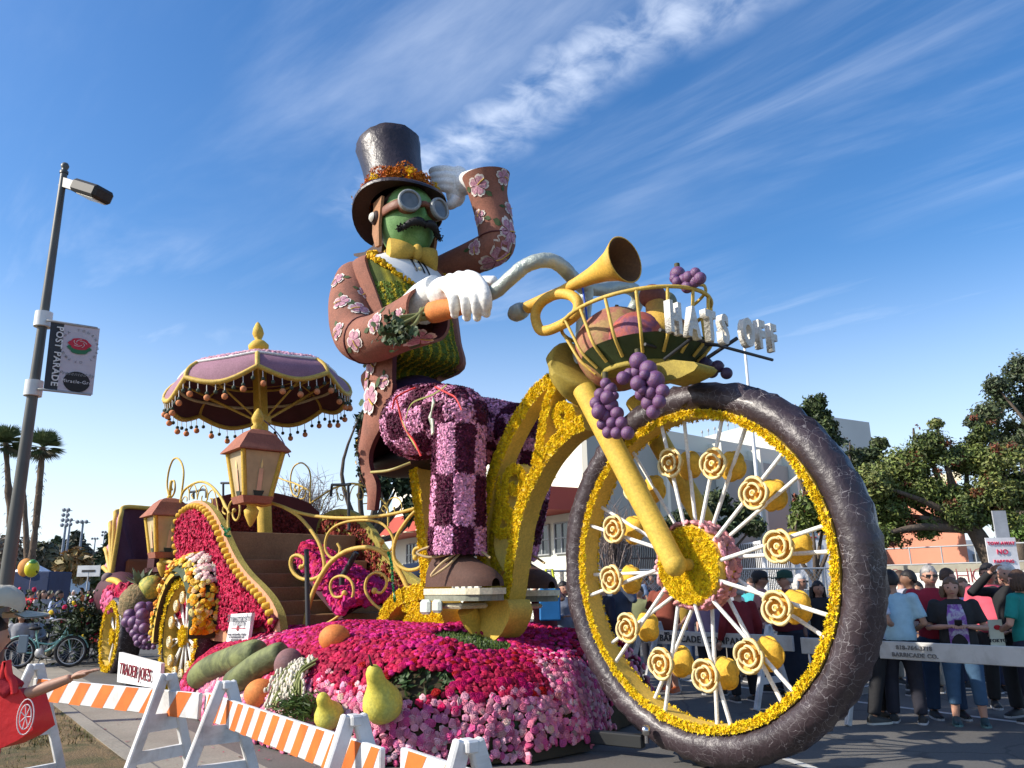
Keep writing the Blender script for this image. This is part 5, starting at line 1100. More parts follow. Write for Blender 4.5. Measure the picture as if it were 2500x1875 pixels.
# neck scarf collar + bow tie
bow_m = mat('bow_tie_coat', (.52, .33, .05), .8, .15, 3, bump=.5, bs=80)
mb = MB(); mb.tube([HC - ZZ * .50 - hf * .05, HC - ZZ * .74 - hf * .05], [.36, .38], 26); mk('collar', mb, bow_m, rider)
bcn = HC + HR @ np.array([.34, -.02, -.63])
for s in (-1, 1):
    V = []
    for f in np.linspace(0, 1, 7):
        y = s * (.05 + .36 * f); h = .08 + .12 * f ** .7; d = .08 + .05 * math.sin(f * 3); V.append([bcn + HR @ np.array([d * math.cos(t) - .12 * f * f, y, h * math.sin(t)]) for t in np.arange(14) * 2 * math.pi / 14])
    V = np.array(V); mb = MB(); mb.grid(V, cv=True); mb.add(V[-1], [tuple(range(14))], sm=False); bo = mk('bow_loop', mb, bow_m, rider)
mb = MB(); mb.ell(bcn + HR @ np.array([.04, 0, 0]), (.10, .085, .13), 16, 10, R=HR); mk('bow_knot', mb, bow_m, rider)
# ---- top hat ----
hat_m = mat('black_hat_foil', (.034, .026, .031), .4, .3, 2.2, bump=.6, bs=9, dist=.03, spec=.4)
h0 = q1(493, 560, .12); h1 = q1(430, 205, .12); hx = h1 - h0; HH = np.linalg.norm(hx); hx /= HH
mb = MB(); pr = [(.545, 0), (.52, HH * .12), (.495, HH * .3), (.49, HH * .5), (.51, HH * .7), (.54, HH * .88), (.56, HH), (.54, HH + .015), (.3, HH + .0), (0, HH - .02)]
V = []
a = np.cross(hx, ZZ); a = u - hx * (u @ hx); a /= np.linalg.norm(a); b = np.cross(hx, a); th_ = np.arange(40) * 2 * math.pi / 40
for r, h in pr: V.append([h0 + hx * h + r * (math.cos(t) * a + math.sin(t) * b) * (1 + .012 * rng.normal()) for t in th_])
hatroot = None
mb.grid(np.array(V), cv=True); hat = mk('top_hat', mb, hat_m, rider)
# brim: broad, curled down front/back
V = []; Vb = []
bn = hx
for r, dz in [(.50, .0), (.57, -.01), (.64, -.025), (.72, -.05), (.78, -.085), (.79, -.115)]:
    row = []; rowb = []
    for t in th_:
        saddle = -.12 * math.cos(2 * t) * (max(r - .44, 0) / .35) ** 1.4; p = h0 + hx * (dz + saddle - .02) + r * (math.cos(t) * a * 1.03 + math.sin(t) * b * .97); row.append(p); rowb.append(p - hx * .045)
    V.append(row); Vb.append(rowb)
mb = MB(); mb.grid(np.array(V), cv=True); mb.grid(np.array(Vb)[:, ::-1], cv=True, mi=1); mb.grid(np.array([V[-1], Vb[-1]]), cv=True); mk('brim', mb, [hat_m, brown_d], hat)
# flowers round the hat band
for i, t in enumerate(np.arange(14) * 2 * math.pi / 14 + .2):
    d = math.cos(t) * a + math.sin(t) * b; c = h0 + hx * .10 + d * .54; big = .22 if i % 2 else .15; k = 150
    off = rng.normal(size=(k, 3)); off /= np.linalg.norm(off, axis=1)[:, None]; off = off * [1, 1, 1] * (big * rng.random((k, 1)) ** .4); off = off - np.outer(off @ d, d) * .55
    P = c + off + hx * big * .45; o_ = fringe('hat_bloom', hat, P, np.tile(d, (k, 1)) + off * 2, .034, (.55, .17, .015) if i % 2 == 0 or i % 4 == 1 else (.48, .12, .02), .25, .5)
    P2 = h0 + hx * .10 + d * .66 + rng.normal(size=(60, 3)) * .035; 
    if i % 2: fringe('yellow_bloom_centre', hat, P2, np.tile(d, (60, 1)), .022, (.80, .52, .01), .15, .5)
# ---- carrot held in the fist ----
car = thing('carrot', 'orange carrot with dark green leafy top gripped in the rider gloved fist', 'carrot', tuple(q1(740, 1220, 1.08)))
mb = MB(); c0_, c1_ = q1(690, 1235, 1.12), q1(1000, 1170, .95); cx_ = (c1_ - c0_) / np.linalg.norm(c1_ - c0_); mb.lathe([(0, 0), (.10, .0), (.135, .03), (.14, .15), (.12, .4), (.08, .7), (0, .8)], c0_, cx_, 20)
mk('root', mb, orange_coat, car)
st0 = [q1(690, 1215, 1.14), q1(690, 1250, 1.14)]
for i in range(7):
    e = q1(500 - 20 * (i % 3), 1280 + 16 * i - 20, 1.5 + .03 * i); tube_obj('stalk', [c0_ + rng.normal(size=3) * .05, (c0_ + e) / 2 + ZZ * .03 * rng.normal(), e], [.03, .022], cm((.16, .17, .06)), car, seg=6)
LV = np.array([(0, -1, 0), (.6, -.3, .15), (.45, .7, .1), (0, 1, 0), (-.45, .7, .1), (-.6, -.3, .15)]); LF = np.array([(0, 1, 2, 5), (5, 2, 3, 4)])
k = 420; P = np.array([q1(rng.normal(480, 42), 1350 + rng.normal(0, 38), 1.5 + rng.normal() * .09) for _ in range(k)]); mb = MB(); scatter(mb, P, np.tile(n_, (k, 1)), LV, LF, rng.uniform(.035, .06, k), jit((.035, .06, .02), k, .3), .8, sm=False); mk('leaves', mb, leafm, car, kind='stuff')
# ---- legs ----
PD, PL = (.075, .009, .032), (.62, .27, .42)
def chk3(P): P = np.asarray(P) - O; return (np.floor(P @ u / .42) + np.floor(P[:, 2] / .33 + .3) + np.floor(P @ n_ / .45 + .5)).astype(int) % 2
def checks(parent, S, name, kx, ky, per_len, nu, nv, ref, dens=5200, phase=0., tmax=None, chip=.024, world=False):
    """petal mosaic on a sleeve-like tube, in squares"""
    tot = np.concatenate([[0], np.cumsum(np.linalg.norm(np.diff(S.P, axis=0), axis=1))]); k = int(dens); s_ = rng.random(k) * tot[-1]; i = np.clip(np.searchsorted(tot, s_) - 1, 0, len(S.P) - 2); f = (s_ - tot[i]) / np.maximum(tot[i + 1] - tot[i], 1e-6)
    ang = rng.uniform(-math.pi, math.pi, k); P = []; Nn = []; cs = []
    for q in range(k):
        ii = i[q]; T = S.T[ii]; e1 = ref - T * (ref @ T); e1 /= np.linalg.norm(e1); e2 = np.cross(T, e1); d = math.cos(ang[q]) * e1 + math.sin(ang[q]) * e2
        P.append(S.at(ii + f[q], d, .008)); Nn.append(d); chk = (int(math.floor(s_[q] / per_len + phase)) + int(math.floor((ang[q] + math.pi) / (2 * math.pi) * nv))) % 2; cs.append(PD if (chk3(P[-1:])[0] if world else chk) else PL)
    return fringe(name, parent, np.array(P), np.array(Nn), chip, np.array(cs), .3, .55, CHIP_V, CHIP_F)
under = mat('plum_underlay', (.11, .035, .075), .7, .2, 4); purp = mat('purple_satin', (.075, .042, .10), .35, .2, 2)
def leg(px_hip, px_knee, px_bot, w, rt, rk, rb_, wl):
    Sth = Sleeve([FP('C7', *px_hip, w * .8), (FP('C7', *px_hip, w * .8) + FP('C7', *px_knee, w)) / 2, FP('C7', *px_knee, w)], rt); mb = MB(); mb.tube(Sth.P, Sth.r, 28); mb.ell(Sth.P[0], Sth.r[0] * 1.0, 26, 14); mb.ell(Sth.P[-1], Sth.r[-1] * .98, 26, 14); th_o = mk('thigh', mb, under, rider)
    checks(th_o, Sth, 'petal_checks', 0, 0, .52, 0, 8, ZZ, 7500, .3, world=True)
    k = 1800; d = rng.normal(size=(k, 3)); d /= np.linalg.norm(d, axis=1)[:, None]; c = Sth.P[0]; pp_ = c + d * Sth.r[0] * 1.02; fringe('petal_checks', th_o, pp_, d, .024, np.where(chk3(pp_)[:, None] > 0, [PD], [PL]), .3, .5, CHIP_V, CHIP_F)
    k = 1500; d = rng.normal(size=(k, 3)); d /= np.linalg.norm(d, axis=1)[:, None]; c = Sth.P[-1]; pp_ = c + d * Sth.r[-1]; fringe('petal_checks', th_o, pp_, d, .024, np.where(chk3(pp_)[:, None] > 0, [PD], [PL]), .3, .5, CHIP_V, CHIP_F)
    Ssh = Sleeve([FP('C7', *px_knee, w), (FP('C7', *px_knee, w) * .5 + FP('C7', *px_bot, wl) * .5), FP('C7', *px_bot, wl)], rk + [rb_]); mb = MB(); mb.tube(Ssh.P, Ssh.r, 28, caps=False); mb.tube(Ssh.P[-3:], Ssh.r[-3:] - .05, 28, caps=False, mi=1); sh_o = mk('trouser_leg', mb, [under, blackm], rider)
    checks(sh_o, Ssh, 'petal_checks', 0, 0, .62, 0, 8, u, 13000, .75, chip=.024)
    mb = MB(); mb.tube([Ssh.P[-4], Ssh.P[-1] - (Ssh.P[-4] - Ssh.P[-1]) * .1], [.26, .2], 20); mk('sock', mb, blackm, rider); return Ssh
Sn = leg((330, 310), (575, 270), (560, 1075), .62, [.50, .45, .35], [.325, .315], .335, .62)
Sf = leg((560, 330), (960, 400), (860, 1080), -.62, [.46, .45, .42], [.42, .40], .36, -.62)
mb = MB(); mb.ell(FP('C7', 330, 230, .05), (.52, .62, .5), 28, 16, R=np.stack([u, n_, ZZ], 1)); mk('hips', mb, purp, rider)
def shoe(c_heel, w):
    """brown boot: lofted along u"""
    z0 = c_heel[2]; base = c_heel - ZZ * 0
    secs = [(-.42, .16, .30, .10), (-.32, .30, .62, .0), (-.05, .34, .86, 0), (.2, .35, .80, 0), (.45, .37, .62, 0), (.75, .38, .46, 0), (1.0, .35, .36, 0), (1.2, .24, .26, 0), (1.3, .08, .14, 0)]
    secs = [(a_ * .68, b_ * .72, c_ * .62, d_) for a_, b_, c_, d_ in secs]; V = []
    for s, hw, hh, dz in secs:
        row = []
        for t in np.linspace(0, math.pi, 15): row.append(base + u * s + n_ * hw * math.cos(t) + ZZ * (hh * math.sin(t) ** .8 + dz * .2))
        V.append(row)
    mb = MB(); mb.grid(np.array(V)); mb.add(V[0], [tuple(range(15))]); o = mk('shoe', mb, mat('shoe_brown', (.085, .04, .028), .8, .2, 3, bump=.5, bs=120), rider)
    outl = []
    for s, hw, *_ in secs: outl.append((s * 1.02, hw * 1.1))
    P = [base + u * s + n_ * h for s, h in outl] + [base + u * s - n_ * h for s, h in outl[::-1]]
    mb = MB(); mb.prism([p - ZZ * .02 for p in P], (0, 0, -.07)); mk('welt', mb, cream, o)
    mb = MB(); mb.prism([p - ZZ * .09 + (base - p) * [.04, .04, 0] for p in P], (0, 0, -.07)); mk('sole', mb, mat('sole_grey_green', (.20, .21, .16), .8, .2, 4, bump=.4, bs=60), o)
    lace = cm((.45, .32, .16)); t0 = base + u * .34 + n_ * .07 + ZZ * .42
    for P in ([t0, t0 - u * .25 + n_ * .22 + ZZ * .05, t0 - u * .45 + n_ * .34 - ZZ * .02, t0 - u * .25 + n_ * .25 - ZZ * .08, t0], [t0, t0 - u * .05 + n_ * .25 - ZZ * .15, t0 - u * .15 + n_ * .34 - ZZ * .3, t0 + n_ * .2 - ZZ * .18, t0], [t0, t0 + u * .05 - n_ * .15 + ZZ * .02, t0 + u * .28 - n_ * .2 - ZZ * .1]):
        tube_obj('lace', P, .016, lace, o, seg=6)
    return o
hn_ = FP('C7', 520, 1262, .62); shoe(hn_, .62)
hf_ = FP('C7', 850, 1275, -.62); shoe(hf_, -.62)
def pedal(c): 
    mb = MB(); mb.box(c + u * .2 - ZZ * .22, (.6, .42, .06), R=np.stack([u, n_, ZZ], 1), bev=.03); mk('pedal', mb, cream, bike)
    mb = MB(); mb.box(c - u * .12 - ZZ * .23 + n_ * .27, (.2, .07, .17), R=np.stack([u, n_, ZZ], 1), bev=.03); mb.box(c + u * .12 - ZZ * .22 + n_ * .27, (.18, .07, .15), R=np.stack([u, n_, ZZ], 1), bev=.03); mk('pedal_reflector', mb, cm((.5, .55, .48), .5, bump=.8, bs=12), bike)
pedal(hn_); pedal(hf_)
tube_obj('crank_arm', [hn_ + u * .2 - ZZ * .26 - n_ * .1, fs((hn_ - O) @ u + .15, .3, 1.05)], .12, seed_yel, bike, sp=False)
# ribbons on the thigh
for i, (c_, P) in enumerate([((.5, .02, .02), [(210, 180), (250, 330), (310, 420), (350, 505)]), ((.22, .22, .05), [(500, 95), (420, 150), (300, 200), (262, 290)]), ((.5, .02, .02), [(185, 235), (200, 175), (250, 140), (320, 110)]), ((.5, .02, .02), [(430, 105), (500, 140), (550, 170), (585, 240)]), ((.3, .3, .06), [(240, 300), (270, 370), (300, 420), (330, 470)])]):
    pts = [FP('C7', *q, 1.13) for q in P]; mb = MB(); mb.tube(spline(pts, 6), .013, 6, flat=(1, .25)); mk('ribbon', mb, cm(c_, .5), rider)
mb = MB(); mb.prism([FP('C7', *q, 1.14) for q in ((425, 165), (412, 280), (418, 385), (428, 370), (424, 290), (400, 285), (432, 200))], n_ * .02); mk('paper_strip', mb, cm((.55, .58, .45), .5), rider)
tube_obj('ribbon', [FP('C7', 62, 600, .9), FP('C7', 170, 588, .9), FP('C7', 290, 545, .7)], .02, cm((.35, .30, .1), .5), rider, seg=6)
# ======================= CARRIAGE =======================
carr = thing('carriage', 'crimson flower covered open carriage with brown steps and yellow scroll ironwork', 'carriage', tuple(fs(-10, 0, .5)))
def pz(P): return [((p - O) @ u, p[2]) for p in P]
outer = [(700, 560), (682, 470), (680, 380), (688, 300), (705, 225), (745, 165), (800, 132), (850, 125), (905, 150), (955, 205), (1005, 290), (1045, 390), (1085, 480), (1135, 570), (1200, 655), (1280, 735), (1350, 815), (1395, 890), (1422, 960), (1435, 1040), (1437, 1085)]
OU = pz(spline([FP('C5', *q, 1.5) for q in outer], 4)); OU += pz([FP('C5', *q, 1.5) for q in ((1300, 1135), (1200, 1165), (960, 1140), (800, 1090))]); s_l = OU[0][0] - .55
OU += [(s_l, OU[-1][1] + .25), (s_l, OU[0][1])]
OU = np.array(OU)
def inset(P, d, dz=None, dl=None):
    dz = d if dz is None else dz; dl = d if dl is None else dl
    c = P; T = np.roll(c, -1, 0) - np.roll(c, 1, 0); T /= np.linalg.norm(T, axis=1)[:, None]; Nn = np.stack([T[:, 1], -T[:, 0]], 1)
    ar = np.sum(c[:, 0] * np.roll(c[:, 1], -1) - np.roll(c[:, 0], -1) * c[:, 1]); Nn = -Nn if ar > 0 else Nn; Nn = Nn / np.maximum(np.linalg.norm(Nn, axis=1), 1e-6)[:, None]; return c + np.stack([np.where(Nn[:, 0] > 0, dl, d) * Nn[:, 0], dz * Nn[:, 1]], 1)
IN = inset(OU, .31, .19, .08)
for side in (1, -1):
    root_w = 1.5 * side; P3 = [fs(s, root_w, z) for s, z in OU]; I3 = [fs(s, root_w + .012 * side, z) for s, z in IN]
    mb = MB(); mb.prism(P3, -n_ * .11 * side, smooth=True, mi=1); mb.add([p + n_ * .003 * side for p in P3], [tuple(range(len(P3)))], 0, sm=False); sp = mk('side_panel', mb, [peach, mat('olive_yellow_fuzz', (.36, .29, .06), .85, .2, 5, bump=1.0, bs=60, dist=.03)], carr)
    # crimson infill: petal chips over the inset outline
    mb = MB(); mb.prism(I3, n_ * .03 * side, smooth=False); inf = mk('infill', mb, cm((.14, .01, .03)), sp)
    xs, zs = IN[:, 0], IN[:, 1]; k = 9500 if side > 0 else 2500; ss = rng.uniform(xs.min(), xs.max(), k); z_ = rng.uniform(zs.min(), zs.max(), k); ins = np.zeros(k, bool); j = len(IN) - 1
    for i in range(len(IN)):
        c = ((zs[i] > z_) != (zs[j] > z_)) & (ss < (xs[j] - xs[i]) * (z_ - zs[i]) / (zs[j] - zs[i] + 1e-12) + xs[i]); ins ^= c; j = i
    ss, z_ = ss[ins], z_[ins]; P = np.array([fs(a, root_w + .05 * side, b) for a, b in zip(ss, z_)]); fringe('crimson_petals', inf, P, np.tile(n_ * side, (len(P), 1)), .042, (.42, .010, .055), .28, .55, CHIP_V * [1, .8, 1], CHIP_F)
    # inner face, dark red bark chips (seen across the stairs)
    k = 5000; ss = rng.uniform(OU[:, 0].min(), OU[:, 0].max(), k); z_ = rng.uniform(OU[:, 1].min(), OU[:, 1].max(), k); ins = np.zeros(k, bool); xs, zs = inset(OU, .14)[:, 0], inset(OU, .14)[:, 1]; j = len(xs) - 1
    for i in range(len(xs)):
        c = ((zs[i] > z_) != (zs[j] > z_)) & (ss < (xs[j] - xs[i]) * (z_ - zs[i]) / (zs[j] - zs[i] + 1e-12) + xs[i]); ins ^= c; j = i
    if side < 0:
        P = np.array([fs(a, root_w + .13, b) for a, b in zip(ss[ins], z_[ins])]); fringe('dark_red_chips', sp, P, np.tile(n_, (len(P), 1)), .04, (.20, .03, .02), .35, .6, CHIP_V, CHIP_F)
    if side > 0:
        KN = inset(OU, .16, .10, .05); cum = np.concatenate([[0], np.cumsum(np.linalg.norm(np.diff(KN, axis=0), axis=1))]); me = MB().lathe([(.0, .10), (.04, .085), (.055, .03), (.06, 0)], (0, 0, 0), (0, 0, 1), 10).mesh('knob'); me.materials.append(rose_bk); B = basis(n_)
        for t in np.arange(.1, cum[-9], .165):
            i = min(np.searchsorted(cum, t) - 1, len(KN) - 2); f = (t - cum[i]) / max(cum[i + 1] - cum[i], 1e-6); q = KN[i] * (1 - f) + KN[i + 1] * f
            inst('knob', me, sp, None, M=M4(B, fs(q[0], 1.505, q[1]) - wloc(sp)))
# steps: risers between the side panels
st_top, st_bot = FP('D8', 600, 628, 0), FP('D8', 700, 1420, 0); sT, zT = (st_top - O) @ u, st_top[2]; sB, zB = -6.4, 1.08
ys = [628, 850, 965, 1078, 1195, 1318, 1440]; Rst = np.stack([n_, -u, ZZ], 1); zs_ = []
for i, y in enumerate(ys): s_ = sT + (sB - sT) * max(i - .0, 0) / 6; zs_.append((s_, VP('D8', 600, y, fs(s_, 0, 0), fs(s_, 1, 0))[2]))
for i in range(6):
    s_, z1 = zs_[i]; z0 = zs_[i + 1][1] - .02; mb = MB(); mb.box(fs(s_, 0, (z1 + z0) / 2), (2.62, .06, z1 - z0 - .012), R=Rst, bev=.012); mb.box(fs(s_ - .33, 0, z1 - .03), (2.62, .62, .05), R=Rst); mk('step', mb, wood_br, carr)
mb = MB(); mb.box(fs(sT - 3.4, 0, zT - .55), (2.3, 3.2, .1), R=np.stack([n_, -u, ZZ], 1)); mb.box(fs(sT - 4.6, 0, zT + .15), (2.3, .5, 1.5), R=np.stack([n_, -u, ZZ], 1)); mk('interior', mb, mat('dark_interior', (.055, .012, .014), .9, .3, 3, bump=.8, bs=30), carr)
# yellow scrolled ironwork: gate between the lantern bracket and the bicycle seat
ga, gb = FP('D8', 420, 370, 1.15), FP('C7', 400, 800, .0)
def IW(key, pts, r=.045, a=ga, b=gb, ball=None, name='scroll', k=6, parent=None):
    P = spline([VP(key, *q, a, b) for q in pts], k); mb = MB(); mb.tube(P, r * .52, 8)
    if ball: mb.ell(P[-1], ball * .72, 10, 8)
    return mk(name, mb, iron_y, parent if parent is not None else carr)
IW('D8', [(415, 370), (520, 405), (640, 450), (800, 485), (1000, 500), (1200, 495), (1400, 475), (1600, 430), (1720, 385)], .05)
IW('D8', [(520, 405), (640, 475), (740, 580), (820, 700), (860, 820), (870, 920), (830, 990), (750, 1020), (670, 1010), (610, 960), (585, 890), (600, 830), (650, 815), (700, 845), (705, 890), (675, 915)], .055, ball=.06)
IW('D8', [(700, 1430), (730, 1280), (780, 1120), (850, 980), (920, 880), (1020, 800), (1120, 760), (1250, 750), (1360, 790), (1450, 870), (1510, 960), (1560, 1060), (1580, 1110)], .07)
IW('D8', [(980, 715), (1003, 760), (985, 820), (930, 835), (885, 780), (880, 700), (910, 620), (980, 560), (1100, 525), (1250, 520), (1350, 545), (1420, 610), (1455, 690), (1440, 760), (1390, 780), (1350, 750), (1355, 700)], .04, ball=.06)
IW('D8', [(1720, 385), (1620, 460), (1540, 560), (1480, 660), (1455, 780), (1480, 880), (1560, 935), (1650, 930), (1710, 880), (1725, 810), (1690, 755), (1640, 760), (1625, 800), (1640, 835)], .05, ball=.06)
IW('D8', [(1750, 530), (1700, 500), (1675, 430)], .03)
gf, gg_ = FP('D8', 700, 1400, .9), FP('D8', 1500, 1400, .0)
IW('D8', [(860, 1405), (960, 1350), (1060, 1260), (1115, 1140), (1100, 1040), (1030, 990), (950, 1010), (920, 1080), (950, 1160), (1010, 1165), (1040, 1135)], .04, ball=.06)
IW('D8', [(1440, 1310), (1330, 1260), (1250, 1180), (1215, 1090), (1240, 1000), (1310, 960), (1380, 990), (1395, 1060), (1350, 1130), (1295, 1115)], .04, ball=.065)
# posts and hoops above the near panel
na, nb = fs(-12, 1.4, 0), fs(-6, 1.4, 0)
def IN_(key, pts, r=.035, ball=None, k=6): return IW(key, pts, r, na, nb, ball, 'scroll', k)
IN_('E4', [(1150, 740), (1135, 690), (1150, 610), (1180, 600), (1195, 660), (1190, 760), (1150, 840), (1110, 840), (1078, 740), (1075, 600), (1105, 420), (1160, 280), (1225, 245), (1290, 310), (1325, 420), (1328, 540), (1310, 700), (1290, 860), (1268, 1050)], .038)
IN_('E4', [(1265, 1040), (1285, 880), (1330, 760), (1420, 680), (1530, 625), (1620, 615), (1720, 650), (1830, 750), (1930, 890), (2010, 1040), (2042, 1110)], .045)
for pts in ([(1290, 900), (1320, 780), (1380, 700), (1410, 760), (1415, 900)], [(1415, 900), (1420, 760), (1460, 680), (1500, 670), (1530, 760), (1540, 890)], [(1540, 890), (1570, 760), (1620, 680), (1660, 680), (1700, 780), (1690, 900), (1650, 940), (1610, 900), (1620, 830)], [(1700, 900), (1720, 800), (1780, 740), (1820, 800), (1850, 950), (1880, 1130)], [(1740, 880), (1780, 880), (1780, 960), (1730, 1000), (1690, 940)], [(1300, 920), (1340, 850), (1380, 860), (1380, 920)], [(1470, 800), (1450, 830), (1480, 880)]): IN_('E4', pts, .022)
IN_('D8', [(0, 320), (30, 400), (60, 440), (58, 550), (70, 700)], .045); IN_('D8', [(60, 540), (60, 440), (80, 370), (120, 345), (155, 390), (155, 470), (130, 520), (105, 500), (98, 460), (110, 435)], .032, .05)
IN_('D8', [(60, 440), (40, 400), (20, 410), (15, 450), (40, 470)], .03)
# far side ironwork
fa, fb_ = fs(-12, -1.35, 0), fs(-5, -1.35, 0)
def IF_(pts, r=.03, ball=None): return IW('D8', pts, r, fa, fb_, ball)
IF_([(480, 160), (560, 190), (640, 215), (750, 270)], .035); IF_([(750, 375), (750, 280), (755, 160), (735, 80), (680, 35), (620, 60), (590, 130), (585, 220), (600, 290), (640, 320), (660, 280), (655, 230), (630, 215), (620, 250), (632, 270)], .035, .05)
IF_([(660, 340), (700, 330), (715, 280), (690, 250), (665, 280)], .025); IF_([(755, 375), (850, 310), (940, 255), (1030, 220), (1120, 210), (1220, 235), (1310, 310), (1400, 400), (1410, 570)], .04)
for pts in ([(840, 440), (870, 350), (920, 280), (960, 240), (985, 300), (1000, 340), (1025, 350), (1030, 315), (1010, 305)], [(1085, 350), (1090, 290), (1120, 230), (1170, 230), (1200, 290), (1190, 340), (1160, 340), (1145, 300), (1165, 295)], [(1200, 380), (1240, 370), (1240, 320), (1210, 310)], [(1400, 410), (1410, 360), (1450, 330), (1500, 340), (1525, 400), (1510, 450), (1470, 460), (1460, 415)], [(1395, 420), (1370, 395), (1355, 430), (1385, 455)], [(985, 350), (975, 280), (990, 240), (1030, 235), (1060, 280)]): IF_(pts, .022, .03 if len(pts) > 7 else None)
# black microphone stand / rails inside
for P in ([('D8', 0, 205, -.3), ('D8', 80, 205, -.3)], [('D8', 17, 205, -.3), ('D8', 17, 330, -.3)], [('D8', 925, 320, -.8), ('D8', 935, 220, -.8), ('D8', 1090, 218, -.8)], [('D8', 1072, 220, -.8), ('D8', 1078, 600, -.8)], [('E4', 1420, 775, .4), ('E4', 1520, 765, .4), ('E4', 1620, 735, .4), ('E4', 1680, 745, .4), ('E4', 1680, 860, .4)], [('E4', 1485, 770, .4), ('E4', 1485, 880, .4)]):
    tube_obj('black_rail', [FP(*q) for q in P], .028, black_iron, carr, sp=False, seg=6)
tube_obj('black_brace', [FP('D8', 1140, 790, .3), FP('D8', 1080, 900, .35), FP('D8', 1020, 990, .4), FP('D8', 1018, 1110, .4)], .045, black_iron, carr, sp=False, seg=8)
qa, qb = fs(-11.2, 1.3, 0), fs(-11.2, -1.4, 0); mb = MB(); mb.prism([VP('D8', *q, qa, qb) for q in ((-40, 330), (60, 300), (200, 275), (330, 270), (470, 290), (640, 330), (750, 375), (830, 455), (850, 640), (-40, 660))], -u * .3); rw = mk('back_wall', mb, cm((.10, .018, .016), .9), carr)
k = 3000; P = np.array([VP('D8', rng.uniform(-30, 840), rng.uniform(300, 640), qa, qb) for _ in range(k)]); xx = [1] ; P = P[[p[2] < np.interp((p - O) @ n_, [-1.4, -1.1, -.6, 1.3], [2.6, 3.1, 3.3, 3.3]) for p in P]]; fringe('dark_red_chips', rw, P + u * .02, np.tile(u, (len(P), 1)), .04, (.15, .02, .018), .35, .6, CHIP_V, CHIP_F)
# flower runner down the stairs
k = 2600; f = .2 + .8 * rng.random(k); wd = .15 + .5 * f; ww = .0 + rng.uniform(-1, 1, k) * wd; ss = sT + .15 + (sB + .35 - sT) * f; zz = zT - .35 - (zT - .45 - zB) * f + .12 * rng.random(k) + .3 * np.sqrt(np.clip(1 - (ww / wd) ** 2, 0, 1)) * .8
P = O + ss[:, None] * u + ww[:, None] * n_ + np.stack([0 * zz, 0 * zz, zz], 1); cs = np.where(rng.random((k, 1)) < .25 + .6 * f[:, None], [MAG], [CRIM])
o_ = blob_rose('flower_runner', carr, P, np.tile(u * .7 + ZZ * .5 + n_ * .2, (k, 1)), .07, cs, .25)
mb = MB(); V = np.array([[fs(sT + (sB + .3 - sT) * f, w * (.12 + .45 * f), zT - .42 - (zT - .5 - zB) * f + .22 * (1 - w * w)) for w in np.linspace(-1, 1, 9)] for f in np.linspace(0.2, 1, 10)]); mb.grid(V); mk('runner_base', mb, cm((.06, .01, .02)), carr)

# ---- carriage wheels ----
def cart_wheel(root_name, label, C_, Rt, w_t, spoke_n, roses):
    R = thing(root_name, label, 'wheel', tuple(C_ - ZZ * Rt)) if False else None
def carriage_wheel(C_, Rr, Ro, wide, roses, label):
    o = bpy.data.objects.new('wheel', None); col.objects.link(o); o.parent = carr; o.location = C_ - wloc(carr); o['label'] = label
    def prof(pr, k=56): th = np.arange(k) * 2 * math.pi / k; return np.array([[C_ + n_ * w + r * (math.cos(t) * u + math.sin(t) * ZZ) for r, w in pr] for t in th])
    mb = MB(); mb.grid(prof([(Rr, wide / 2), (Ro - .03, wide / 2 + .02), (Ro, wide / 2 - .04), (Ro, -wide / 2 + .04), (Ro - .03, -wide / 2 - .02), (Rr, -wide / 2)]), cu=True, cv=True); mk('tyre', mb, tyrem, o)
    mb = MB(); mb.grid(prof([(Rr + .01, wide / 2 + .004), (Rr - .04, wide / 2), (Rr - .04, -wide / 2), (Rr + .01, -wide / 2 - .004)]), cu=True); mk('rim', mb, seed_yel, o)
    k = 700; th = rng.random(k) * 6.283; rr = rng.uniform(Rr - .05, Rr + .07, k); P = np.array([C_ + n_ * (wide / 2 + .02) + r * (math.cos(t) * u + math.sin(t) * ZZ) for r, t in zip(rr, th)]); fringe('flower_fringe', o, P, np.tile(n_, (k, 1)), .036, YEL, .15, .5)
    mb = MB(); mb.lathe([(0, -.12), (.17, -.12), (.17, .10), (.12, .16), (0, .17)], C_, n_, 20); hb_ = mk('hub', mb, seed_yel, o)
    k = 260; rr = .16 * np.sqrt(rng.random(k)); th = rng.random(k) * 6.283; fringe('yellow_petals', hb_, C_ + n_ * .17 + rr[:, None] * (np.cos(th)[:, None] * u + np.sin(th)[:, None] * ZZ), np.tile(n_, (k, 1)), .032, YEL, .2, .5)
    n2 = 12 if roses else 8
    for i in range(n2):
        t = .2 + i * 2 * math.pi / n2
        for dt in (-.07, .07): d1 = math.cos(t - dt) * u + math.sin(t - dt) * ZZ; d2 = math.cos(t + dt) * u + math.sin(t + dt) * ZZ; mb = MB(); mb.tube([C_ + d1 * .13 + n_ * .1, C_ + d2 * (Rr - .03) + n_ * .08], .02 if roses else .018, 6); mk('spoke', mb, whitestick, o)
        if roses:
            c = C_ + (math.cos(t) * u + math.sin(t) * ZZ) * Rr * .72 + n_ * (wide / 2 - .05); mb = MB(); B = basis(n_); mb.lathe([(0, -.02), (.10, -.02), (.112, 0), (.105, .02), (0, .012)], c, n_, 18, mi=0)
            mb.tube([c + B @ np.array([(.10 - .095 * q) * math.cos(q * 15), (.10 - .095 * q) * math.sin(q * 15), .02]) for q in np.linspace(0, 1, 30)], .013, 5, mi=1); mk('rose', mb, [rose_in, cream], o)
    return o
w1 = FP('C5', 703, 1105, 1.72) - n_ * .22; carriage_wheel(w1, .90, w1[2], .44, True, 'front carriage wheel with white spokes and cream roses')
